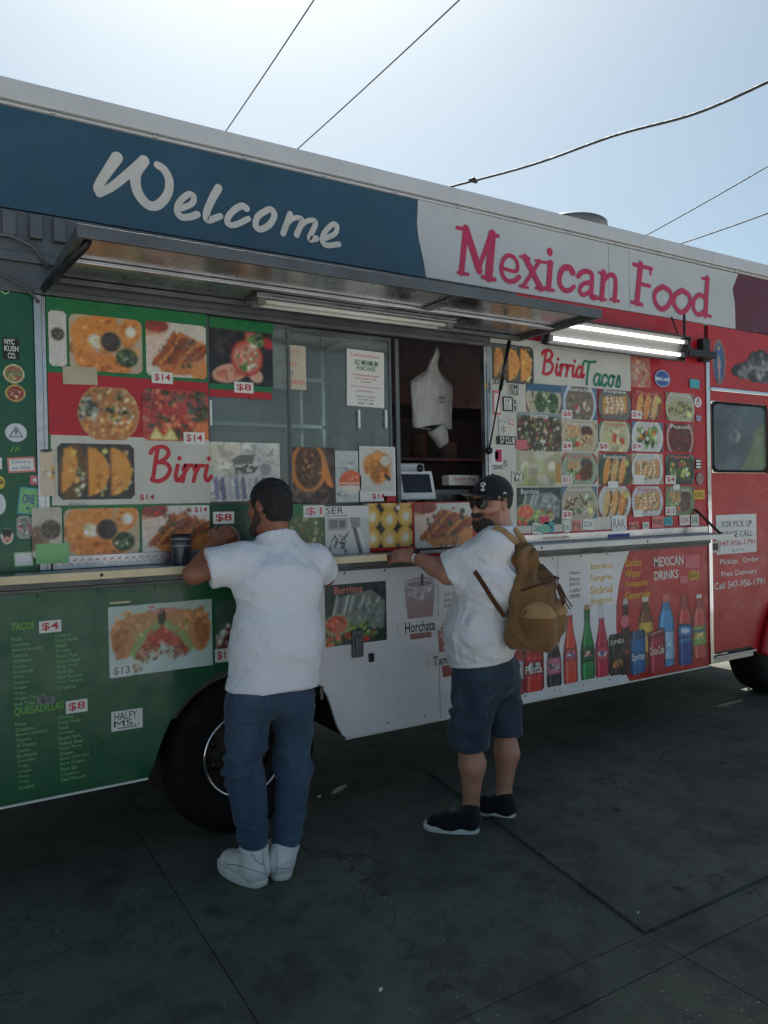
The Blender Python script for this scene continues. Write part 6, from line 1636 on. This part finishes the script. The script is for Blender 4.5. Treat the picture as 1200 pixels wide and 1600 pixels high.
def w1(v):
    d_ = np.zeros(len(v))
    z = v[:, 2]
    nearL = np.exp(-(((v-(shL+[.02, -.06, -.13]))/np.array([.13, .2, .12]))**2).sum(1))
    low = np.clip((1.25-z)/.25, 0, 1)
    ang = rad(38); Rm = np.array([[math.cos(ang), 0, math.sin(ang)], [0, 1, 0], [-math.sin(ang), 0, math.cos(ang)]])
    d_ += .020*nearL*(folds(v, (5, 5, 26), Rm.T, 7, .4)-.45)
    d_ += .013*(folds(v, (5, 5, 8), Rm, 3, .9)-.5)*(.55+.45*low)
    d_ += .011*low*(folds(v, (4, 4, 16), None, 12, .9)-.5)
    d_ += .009*(folds(v, (9, 9, 15), Rm, 61, 1.0)**2-.3)*(.3+.6*low)+.0035*(folds(v, (13, 13, 17), Rm.T, 71, 1.1)**2-.3)
    d_ = d_*np.clip((z-hem[2]-.002)/.03, .15, 1)
    d_ -= .004*np.exp(-((v[:, 2]-(hem[2]+.022))/.004)**2)
    return d_
body('t_shirt', sp, .006, M['tee_white'], m1, w1)
jp = [C(pelv+np.array([0, 0, .02]), waist, .122, .110, .04, rt, 1.26, clip=[(waist, (0, 0, 1))]), E_(hpL+np.array([.02, -.055, .0]), (.085, .066, .09), None, .05), E_(hpR+np.array([-.02, -.05, .0]), (.085, .066, .09), None, .05),
      C(hpL+np.array([-.002, 0, -.02]), knL, .098, .080, .035), C(hpR+np.array([.002, 0, -.02]), knR, .096, .078, .035),
      C(knL, anL+np.array([0, 0, .03]), .080, .060, .02, clip=[(anL+np.array([0, 0, -.03]), (0, -.1, -1))]), C(knR, anR+np.array([0, 0, .03]), .078, .060, .02, clip=[(anR+np.array([0, 0, -.03]), (0, -.1, -1))])]
def wj(kL, kR, aL, aR):
    def f(v):
        z = v[:, 2]
        kn = np.exp(-((z-kL[2])/.13)**2); an = np.exp(-((z-aL[2]-.06)/.075)**2)
        d_ = .026*(kn*.8+.3)*(folds(v, (5, 5, 15), None, 21, .9)-.5)+.022*an*(folds(v, (4, 4, 30), None, 33, .5)-.5)+.006*(vnoise(v*9, 5)-.5)
        return d_
    return f
body('jeans', jp, .006, M['denim_blue'], m1, wj(knL, knR, anL, anR))
jeans1 = bpy.data.objects['jeans']
seam_on('stitching', jeans1, [[(360,1100),(362,1135),(384,1146),(405,1134),(405,1098)], [(446,1098),(447,1134),(468,1143),(488,1128),(487,1092)], [(428,1085),(427,1110),(426,1135)], [(352,1096),(390,1101),(426,1102),(460,1099),(492,1092)]], .0016, 'denim_seam', m1)
tag_l = anL+np.array([-.004, -.005, .022]); tag_r = anR+np.array([.004, -.005, .022])
oL, qL = shoe('shoe', hl, tl_, tag_l, m1, M['shoe_white'], True, .066)
oR, qR = shoe('shoe', hr, tr_, tag_r, m1, M['shoe_white'], True, .066)
for o_, q_ in ((oL, qL), (oR, qR)):
    mb = MB()
    for i in range(4): mb.tube([q_(-.03, .46-.05*i, .088+.014*i), q_(0, .47-.05*i, .098+.015*i), q_(.03, .46-.05*i, .088+.014*i)], .0035, 6)
    mb.tube([q_(-.028, .3, .13), q_(-.055, .32, .15), q_(-.05, .36, .13)], .0025, 6)
    mb.build('laces', M['sole_white'], o_)
C8('shoe_seam', 150, 148, 146, rough=.7)
seam_on('shoe_stitching', oL, [[(352,1350),(372,1352),(396,1360),(418,1366)], [(392,1332),(402,1346),(414,1352)], [(410,1330),(412,1350),(416,1366)]], .0016, 'shoe_seam', oL)
seam_on('shoe_stitching', oR, [[(430,1356),(450,1356),(474,1340)], [(446,1350),(460,1345),(472,1334)], [(432,1330),(433,1350),(431,1368)]], .0016, 'shoe_seam', oR)
# dark belt end and pocket edge at his right hip
bpx = W3(500, 1082, -.42)
MB().obox(bpx, (.010, 0, 0), (0, .02, 0), (0, 0, .03)).build('phone_pouch', M['plastic_black'], m1, bevel=.004)

# ================= second customer, side on, with the canvas backpack
m2 = thing('person', (2.35, -.50, 0), 'bearded man in white T-shirt, denim shorts, black cap and sunglasses reaching to the counter', 'person')
B = nrm([-.74, .67, 0]); Lt = nrm(np.cross((0, 0, 1), B)); Rt = -Lt       # facing, his left (near the camera), his right
nh, nt_ = G(748, 1301), G(668, 1294); fh, ft_ = G(803, 1280), G(742, 1265)
nd = nrm(nt_-nh); fd_ = nrm(ft_-fh); SL = .265
nt_, ft_ = nh+nd*SL, fh+fd_*SL
anN, anF = W3(736, 1255, nh[1]+.07), W3(787, 1238, fh[1]+.07)
knN, knF = W3(732, 1155, -.50), W3(789, 1138, -.44)
hpN, hpF = W3(743, 1050, -.54), W3(778, 1045, -.44)
pel = (hpN+hpF)/2
chest = W3(765, 905, -.55); belly = W3(753, 985, -.52)
shN = W3(772, 852, -.66); shF = W3(792, 852, -.40)
elN = W3(700, 897, -.47); wrN = W3(651, 871, -.22)
hc = W3(769, 788, -.53); hf = nrm([-.95, -.02, -.03]); nk = W3(781, 836, -.55)
pr = []
q, A = head(pr, hc, hf, (.10, -.02, 1), 1.02)
pr += [C(nk, hc-A[2]*.06-A[1]*.03, .066, .062, .03), C(nk-np.array([0, 0, .15]), pel, .10, .11, .05, Lt, 1.2), C(shN, shF, .05, .05, .04),
       C(shN, elN, .052, .050, .03), C(elN, elN*.6+wrN*.4, .050, .046, .02), C(elN*.6+wrN*.4, wrN, .046, .031, .02),
       C(hpN, knN, .065, .05, .04), C(knN, knN*.62+anN*.38+nd*-.014, .054, .061, .03), C(knN*.62+anN*.38+nd*-.014, anN, .061, .038, .03), C(anN, anN-np.array([0, 0, .06]), .037, .04, .02),
       C(hpF, knF, .065, .05, .04), C(knF, knF*.62+anF*.38+fd_*-.014, .054, .059, .03), C(knF*.62+anF*.38+fd_*-.014, anF, .059, .037, .03), C(anF, anF-np.array([0, 0, .06]), .037, .04, .02)]
elF = shF+np.array([.03, .02, -.27]); wrF = elF+np.array([-.04, .10, -.2]); pr += [C(shF, elF, .05, .045, .03), C(elF, wrF, .045, .03, .02)]
hand(pr, wrN, nrm([-.55, .75, .10]), nrm([-.25, -.75, .6]), nrm([.35, .0, .9]), .65)
hand(pr, wrF, nrm([-.2, .3, -.9]), nrm([.7, .7, 0]), nrm([-.5, -.7, 0]), .5)
skin_mat('skin_stubble', lin(150, 100, 80), lin(112, 74, 62))
def jaw(c):
    l = (c-hc)@A.T
    return ((l[:, 2] < -.030+.35*np.clip(.05-l[:, 1], 0, .1)*0-.25*(l[:, 1]-.03)) & (l[:, 2] > -.135) & (l[:, 1] > .012)).astype(int)
body('body', pr, .005, [M['skin_tan'], M['skin_stubble']], m2, None, jaw)
bd = [E_(q(0, .068, -.098), (.042, .038, .042), A, .02), E_(q(-.03, .060, -.085), (.024, .030, .028), A, .02), E_(q(.03, .060, -.085), (.024, .030, .028), A, .02), C(q(-.028, .094, -.046), q(.028, .094, -.046), .011, k=.012),
      E_(q(0, .09, -.066), (.018, .02, .008), A, .004, sub=True)]
body('beard', bd, .005, M['beard'], m2, lambda v: .0045*(folds(v, (70, 70, 60), s=4)-.5)*2)
body('hair', [E_(q(0, -.016, .026), (.079, .097, .09), A, .01, clip=[(q(0, .045, 0), A[1]), (q(0, 0, .055), A[2]), (q(0, -.05, -.045), -A[2]-A[1]*.2), (q(0, .0, .0), A[1]*.9+A[2]*-.3)])], .005, M['hair'], m2)
# cap with a curved peak and emblem
cc = q(0, -.008, .048)
capo = body('cap', [E_(cc, (.088, .107, .096), A, .01, clip=[(q(0, 0, .040), -A[2]+A[1]*.06)])], .005, M['cap_black'], m2)
mb = MB(); nn = 15; top, bot = [], []
for i in range(nn):
    a = rad(-78+156*i/(nn-1)); sx, cy = math.sin(a), math.cos(a)
    for j, e in enumerate((0.0, .5, 1.0)):
        x = sx*(.082+.006*e); y = .012+cy*(.088+.082*e)-.012*abs(sx)*e
        z = .045+.016*e*cy-.026*(sx**2)*e
        top.append(q(x, y, z+.003)); bot.append(q(x, y, z))
f_ = [(i*3+j, i*3+j+1, (i+1)*3+j+1, (i+1)*3+j) for i in range(nn-1) for j in range(2)]
mb.add(top, [t[::-1] for t in f_], 0, True); mb.add(bot, f_, 1, True)
rim = [i*3+2 for i in range(nn)]
mb.add([top[i] for i in rim]+[bot[i] for i in rim], [(i, i+1, nn+i+1, nn+i) for i in range(nn-1)], 0, True)
pk = mb.build('cap_peak', [M['cap_black'], M['brim_brown']], capo)
def cap_pt(lon, lat, off=.0015):
    d_ = np.array([math.sin(lon)*math.cos(lat)*(.088+off), math.cos(lon)*math.cos(lat)*(.107+off), math.sin(lat)*(.096+off)])
    return cc+A[0]*d_[0]+A[1]*d_[1]+A[2]*d_[2]
mb = MB()
em = [[(-.16,.5),(-.13,.35),(-.10,.15)], [(-.24,.42),(-.13,.56),(.02,.54),(.05,.44),(-.03,.37),(-.15,.36)], [(-.24,.20),(-.13,.14),(-.02,.20)]]
for st in em: mb.tube([cap_pt(-.30+a, .08+l) for a, l in spline(st, 5)], .0035, 6)
mb.build('cap_emblem', M['ink_white'], capo)
MB().tube([cap_pt(-1.62, .02), cap_pt(-1.52, .10), cap_pt(-1.45, .03)], .004, 6).build('cap_logo', M['ink_white'], capo)
MB().lathe([(0, .008), (.007, .006), (.009, 0)], cc+A[2]*.094, (Vector(A[0]), Vector(A[1]), Vector(A[2])), 10).build('cap_button', M['cap_black'], capo)
# sunglasses
mb = MB()
for sg in (-1, 1):
    o = q(sg*.034, .106, .012); ux, uz = A[0]*sg, A[2]
    pts = [(-.026,.012),(-.020,.018),(.018,.02),(.028,.014),(.028,-.004),(.016,-.021),(-.004,-.024),(-.020,-.016),(-.026,-.002)]
    sp_ = spline(pts, 4, True)
    def L3(x, z, d): return o+ux*x+uz*z-A[1]*(d+max(0, x+.01)*.55)
    n = len(sp_)
    mb.add([L3(x, z, 0) for x, z in sp_]+[L3(x, z, .004) for x, z in sp_], [tuple(range(n)) if sg < 0 else tuple(range(n))[::-1]]+[(i, (i+1) % n, n+(i+1) % n, n+i) for i in range(n)], 0)
    mb.tube([L3(x*1.04, z*1.06, .001) for x, z in sp_]+[L3(sp_[0][0]*1.04, sp_[0][1]*1.06, .001)], .0032, 6, 1)
    mb.tube([q(sg*.062, .094, .026), q(sg*.078, .04, .024), q(sg*.083, -.01, .018), q(sg*.080, -.024, .004)], .0035, 6, 1)
mb.tube([q(-.010, .106, .022), q(0, .109, .025), q(.010, .106, .022)], .003, 6, 1)
C8('lens_black', 14, 14, 16, rough=.06, var=.05); mb.build('sunglasses', [M['lens_black'], M['plastic_black']], m2)
# shirt
hemc = W3(751, 1032, -.52)
hn = nrm(np.array([0, 0, -1])+B*-.14)
sp = [C(hemc-np.array([0, 0, .05]), belly, .156, .150, .05, Lt, 1.14, clip=[(hemc, hn)]), E_(belly+B*.025, (.145, .13, .17), frame(B), .06, clip=[(hemc, hn)]), C(belly, chest, .152, .145, .05, Lt, 1.18), C(chest, (shN+shF)/2-np.array([0, 0, .03]), .138, .095, .06, Lt, 1.42),
      C(shN-Lt*.01, shF+Lt*.01, .068, .068, .05), C((shN+shF)/2+np.array([0, 0, .01]), nk+np.array([0, 0, .012]), .10, .072, .06, Lt, 1.2, clip=[(nk+np.array([0, 0, .026]), nrm((-.3, .2, 1)))])]
dd = nrm(elN-shN)
sp += [sleeve(shN, elN+np.array([0, 0, .0]), .078, .094, .90), sleeve(shF, elF, .078, .085, .7)]
def w2(v):
    ang = rad(40); Rm = np.array([[math.cos(ang), 0, math.sin(ang)], [0, 1, 0], [-math.sin(ang), 0, math.cos(ang)]])
    z = v[:, 2]; low = np.clip((1.30-z)/.25, 0, 1)
    arm = np.exp(-(((v-(shN+np.array([.0, -.02, -.16])))/np.array([.16, .25, .12]))**2).sum(1))
    d_ = .026*low*(folds(v, (7, 7, 11), Rm, 3, .9)-.5)+.020*arm*(folds(v, (6, 6, 22), Rm.T, 8, .5)-.5)+.010*(folds(v, (8, 8, 8), None, 15, .8)-.5)
    d_ += .008*(folds(v, (11, 11, 16), Rm, 63, 1.0)**2-.3)+.004*(folds(v, (14, 14, 18), Rm.T, 73, 1.1)**2-.3)
    d_ = d_*np.clip(((v-hemc)@-hn-.002)/.03, .15, 1)
    return d_-.004*np.exp(-(((v-hemc)@-hn-.022)/.004)**2)
body('t_shirt', sp, .006, M['tee_white_two'], m2, w2)
# shorts
kz = lambda k_, c_: k_+np.array([0, 0, c_])
jp = [C(pel+np.array([0, 0, .0]), hemc+np.array([0, 0, .03])+B*-.02, .136, .128, .04, Lt, 1.10, clip=[(hemc+np.array([0, 0, .05]), (0, 0, 1))]), E_(pel-B*.045+np.array([0, 0, -.01]), (.150, .095, .09), frame(B), .05),
      C(hpN+np.array([0, 0, -.02]), knN+nd*.0, .112, .094, .04, clip=[(knN+np.array([0, 0, -.035]), (0, 0, -1))]), C(hpF+np.array([0, 0, -.02]), knF, .108, .088, .04, clip=[(knF+np.array([0, 0, -.028]), (0, 0, -1))])]
def w3(v):
    z = v[:, 2]
    return .024*(folds(v, (6, 6, 11), None, 41, .9)-.5)+.005*(vnoise(v*14, 2)-.5)-.004*np.exp(-((z-(knN[2]+.004))/.004)**2)
so = body('shorts', jp, .006, M['denim_dark'], m2, w3)
oN, qN = shoe('shoe', nh, nt_, anN-np.array([0, 0, .01]), m2, M['shoe_black'], False, .05)
oF, qF = shoe('shoe', fh, ft_, anF-np.array([0, 0, .01]), m2, M['shoe_black'], False, .05)
for o_, q_ in ((oN, qN), (oF, qF)):
    mb = MB()
    for i in range(5): mb.tube([q_(-.03, .62-.05*i, .070+.008*i), q_(0, .63-.05*i, .080+.009*i), q_(.03, .62-.05*i, .070+.008*i)], .003, 6)
    mb.build('laces', M['ink_grey'], o_)
    MB().tube([q_(-.049, .36, .055), q_(-.051, .50, .036), q_(-.047, .58, .046)], [.003, .006, .002], 6).tube([q_(.049, .36, .055), q_(.051, .50, .036), q_(.047, .58, .046)], [.003, .006, .002], 6).build('side_stripe', M['ink_grey'], o_)
# wrist watch
wd = nrm(wrN-elN); pw = wrN-wd*.012
e1 = nrm(np.cross(wd, (0, 0, 1))); e2 = np.cross(e1, wd)
wt = MB().lathe([(.035, -.009), (.037, -.007), (.037, .007), (.035, .009)], pw, (Vector(e1), Vector(e2), Vector(wd)), 24).build('watch', M['ink_white'], m2)
cdn = nrm(np.array([-.3, -.75, .6])-wd*np.dot(wd, [-.3, -.75, .6]))
MB().obox(pw+cdn*.038, wd*.015, np.cross(cdn, wd)*.014, cdn*.004).build('watch_face', M['plastic_black'], wt, bevel=.003)
# pocket with wallet edge
pz = W3(795, 1040, -.60)

# ================= backpack
bc = W3(834, 938, -.735)
bk = thing('backpack', bc, 'tan canvas rucksack with gathered neck worn by the bearded man', 'backpack')
Bb = nrm([-.66, .75, 0]); Lb = nrm(np.cross((0, 0, 1), Bb))
q2 = lambda s_, b_, z: bc+Lb*s_+Bb*-b_+np.array([0, 0, z])        # to his left, away from his back, up
AX = np.array([Lb, -Bb, (0, 0, 1)])
bp_ = [BX(q2(0, .0, -.055), (.122, .066, .105), .045, AX, .04, .22), C(q2(0, -.01, .05), q2(0, -.035, .165), .085, .045, .06, Lb, 1.4), C(q2(0, -.035, .165), q2(0, -.04, .20), .04, .055, .03, Lb, 1.6)]
for sg in (-1, 1): bp_.append(E_(q2(sg*.155, .035, -.085), (.045, .07, .085), AX, .015))
bp_.append(E_(q2(0, .095, -.085), (.10, .045, .085), AX, .015))
def wb(v):
    top = np.clip((v[:, 2]-(bc[2]+.02))/.14, 0, 1)
    th = np.arctan2((v-bc)@Lb, -(v-bc)@Bb)
    return .014*top*np.sin(th*9+3*vnoise(v*8, 2))+.020*(folds(v, (7, 7, 9), None, 51, .9)-.5)*(1-.4*top)+.010*(folds(v, (15, 15, 12), None, 53, 1.0)**2-.3)+.004*(vnoise(v*25, 6)-.5)
bo = body('bag_body', bp_, .006, M['canvas_tan'], bk, wb)
for c_, r_ in ((q2(.155, .035, -.085), (.062, .086, .100)), (q2(-.155, .035, -.085), (.062, .086, .100)), (q2(0, .095, -.085), (.115, .064, .100))):
    body('pocket_flap', [E_(c_, r_, AX, .01, clip=[(c_+np.array([0, 0, .028]), (0, 0, -1))])], .005, M['strap_tan'], bk)
mb = MB()
for s_, b_ in ((-.02, .105), (.06, .10)):
    mb.tube([q2(s_*.5, .04, .17), q2(s_*.8, .095, .11), q2(s_, b_+.025, .05), q2(s_, b_+.05, -.0), q2(s_, b_+.07, -.03)], [(.010, .003)]*5, 6, 0, True, Lb)
mb.tube([q2(.135, -.04, .06), q2(.145, .03, .085), q2(.11, .09, .10), q2(0, .115, .105), q2(-.11, .09, .10), q2(-.14, .03, .085)], .007, 6)
mb.tube([q2(.05, -.04, .195), q2(.03, .0, .20), q2(-.03, .0, .205), q2(-.05, -.05, .20), q2(0, -.08, .20), q2(.05, -.04, .195)], .011, 8)
mb.build('leather_tie', M['leather_brown'], bk)
mb = MB()
for k in range(5):
    s_ = -.02+.035*k; mb.tube([q2(s_, .118, .075), q2(s_+.004, .135, .03), q2(s_+.008, .142, .0), q2(s_-.006, .142, -.004), q2(s_-.008, .138, .014)], .005, 6)
mb.build('cord_end', M['leather_brown'], bk)
# straps over both shoulders and under the arm
shirt2 = [o for o in m2.children if o.name.startswith('t_shirt')][0]
def strap(nm, px, w_, mat, tail=(), lead=()):
    P, N = [], []
    for p, n in lead: P.append(p); N.append(n)
    for a, b_ in px:
        p, n = surf(a, b_, shirt2, .003)
        if p is not None: P.append(p); N.append(n)
    for p, n in tail: P.append(np.array(p)); N.append(np.array(n))
    PN = spline([tuple(p)+tuple(n) for p, n in zip(P, N)], 5)
    return band(MB(), [q_[:3] for q_ in PN], [q_[3:] for q_ in PN], w_, .005).build(nm, M[mat], bk)
up_ = np.array([0, 0, 1.0])
ob = -Bb*.6+up_*.5+Lt*.3
strap('shoulder_strap', [(752,826),(760,823),(772,824),(786,830),(798,840),(810,852),(822,866)], .024, 'strap_tan', [(q2(.03, -.055, .185), ob), (q2(.02, -.02, .13), ob)])
strap('shoulder_strap', [(803,826),(812,838),(820,852)], .020, 'strap_tan', [(q2(-.04, -.055, .185), ob), (q2(-.03, -.02, .13), ob)])
strap('lower_strap', [(742,893),(748,902),(756,914),(766,930),(774,942)], .011, 'leather_brown', [(W3(789, 964, -.745), Lt)])
# ------------------------------------------------------------------ overhead wires, litter
C8('wire_black', 40, 42, 44, rough=.7, var=.2)
def wire(pts, r, depth, label, sag=.0):
    P = []
    for (a, b_), d in zip(pts, depth):
        dd = _R*((a-600)/CAM_F)+_U*((800-b_)/CAM_F)+_F
        P.append(_C+dd*d)
    a, b_ = P[0], P[-1]
    if not sag: P = [a+(b_-a)*t+np.array([0, 0, -.06*4*t*(1-t)]) for t in np.linspace(0, 1, 20)]
    o = MB().tube(P if not sag else spline(P, 8), r, 6).build('overhead_wire', M['wire_black'])
    return tag(o, label, 'wire', 'overhead wires')
wire([(520, -45), (494, 0), (420, 95), (347, 207), (250, 350)], .010, [10, 10.6, 12.4, 14.4, 17], 'thin overhead wire, leftmost of those above the roof')
wire([(760, -40), (714, 0), (580, 122), (456, 235), (330, 350)], .011, [10, 10.6, 12.4, 14.4, 17], 'thin overhead wire above the roof, second from the left')
wire([(1300, 78), (1200, 128), (1085, 178), (960, 212), (830, 258), (692, 295), (500, 345)], .020, [9, 9.6, 10.4, 11.4, 12.6, 14, 16], 'thick twisted overhead cable sagging above the white banner', 1)
wire([(1300, 200), (1200, 262), (1110, 315), (1006, 371), (900, 425)], .011, [12, 13, 14, 15.5, 17], 'thin overhead wire at upper right, the higher of the pair')
wire([(1300, 295), (1200, 333), (1120, 357), (1052, 381), (950, 415)], .012, [12, 13, 14, 15.5, 17], 'thin overhead wire at upper right, the lower of the pair')
dd = _R*((740-600)/CAM_F)+_U*((800-284)/CAM_F)+_F
p = _C+dd*13.5
tag(MB().tube([p+np.array([-.1, 0, -.0]), p+np.array([-.02, 0, .03]), p+np.array([.06, 0, .02]), p+np.array([.1, 0, .04])], [.02, .05, .04, .01], 8).build('wire_tag', M['wire_black']), 'ragged scrap snagged on the thick overhead cable', 'scrap')
def litter(px, py, L, Wd, mat, label, cat, name, ang=0.0, h=.004):
    g = G(px, py); c, s_ = math.cos(ang)*L/2, math.sin(ang)*L/2
    rs_ = random.Random(px); n = 10
    v = []
    for k in range(n):
        a = 2*math.pi*k/n; q = rs_.uniform(.7, 1.15)
        x, y = math.cos(a)*L/2*q, math.sin(a)*Wd/2*q
        v.append((g[0]+x*math.cos(ang)-y*math.sin(ang), g[1]+x*math.sin(ang)+y*math.cos(ang)))
    mb = MB()
    top = [(x, y, .016+h*rs_.uniform(.3, 1)) for x, y in v]; bot = [(x, y, .0125) for x, y in v]
    mb.add(bot+top+[(g[0], g[1], .016+h*1.3)], [(i, (i+1) % n, n+(i+1) % n, n+i) for i in range(n)]+[(n+i, n+(i+1) % n, 2*n) for i in range(n)]+[tuple(range(n))[::-1]])
    return tag(mb.build(name, M[mat]), label, cat)
litter(530, 1238, .14, .035, 'tape', 'flattened brown paper scrap on the ground between the two men', 'litter', 'paper_scrap', .5, .006)
litter(499, 1249, .025, .02, 'paper', 'tiny white paper scrap on the ground between the two men', 'litter', 'paper_scrap')
litter(595, 1554, .018, .010, 'paper', 'small white scrap on the pavement near the bottom edge', 'litter', 'paper_scrap', .4)
litter(997, 1432, .009, .007, 'paper', 'white fleck of paper by the slab joint at lower right', 'litter', 'paper_scrap')
litter(1170, 1082, .04, .02, 'tape', 'crumpled white litter on the ground by the front wheel', 'litter', 'paper_scrap', .2, .02)
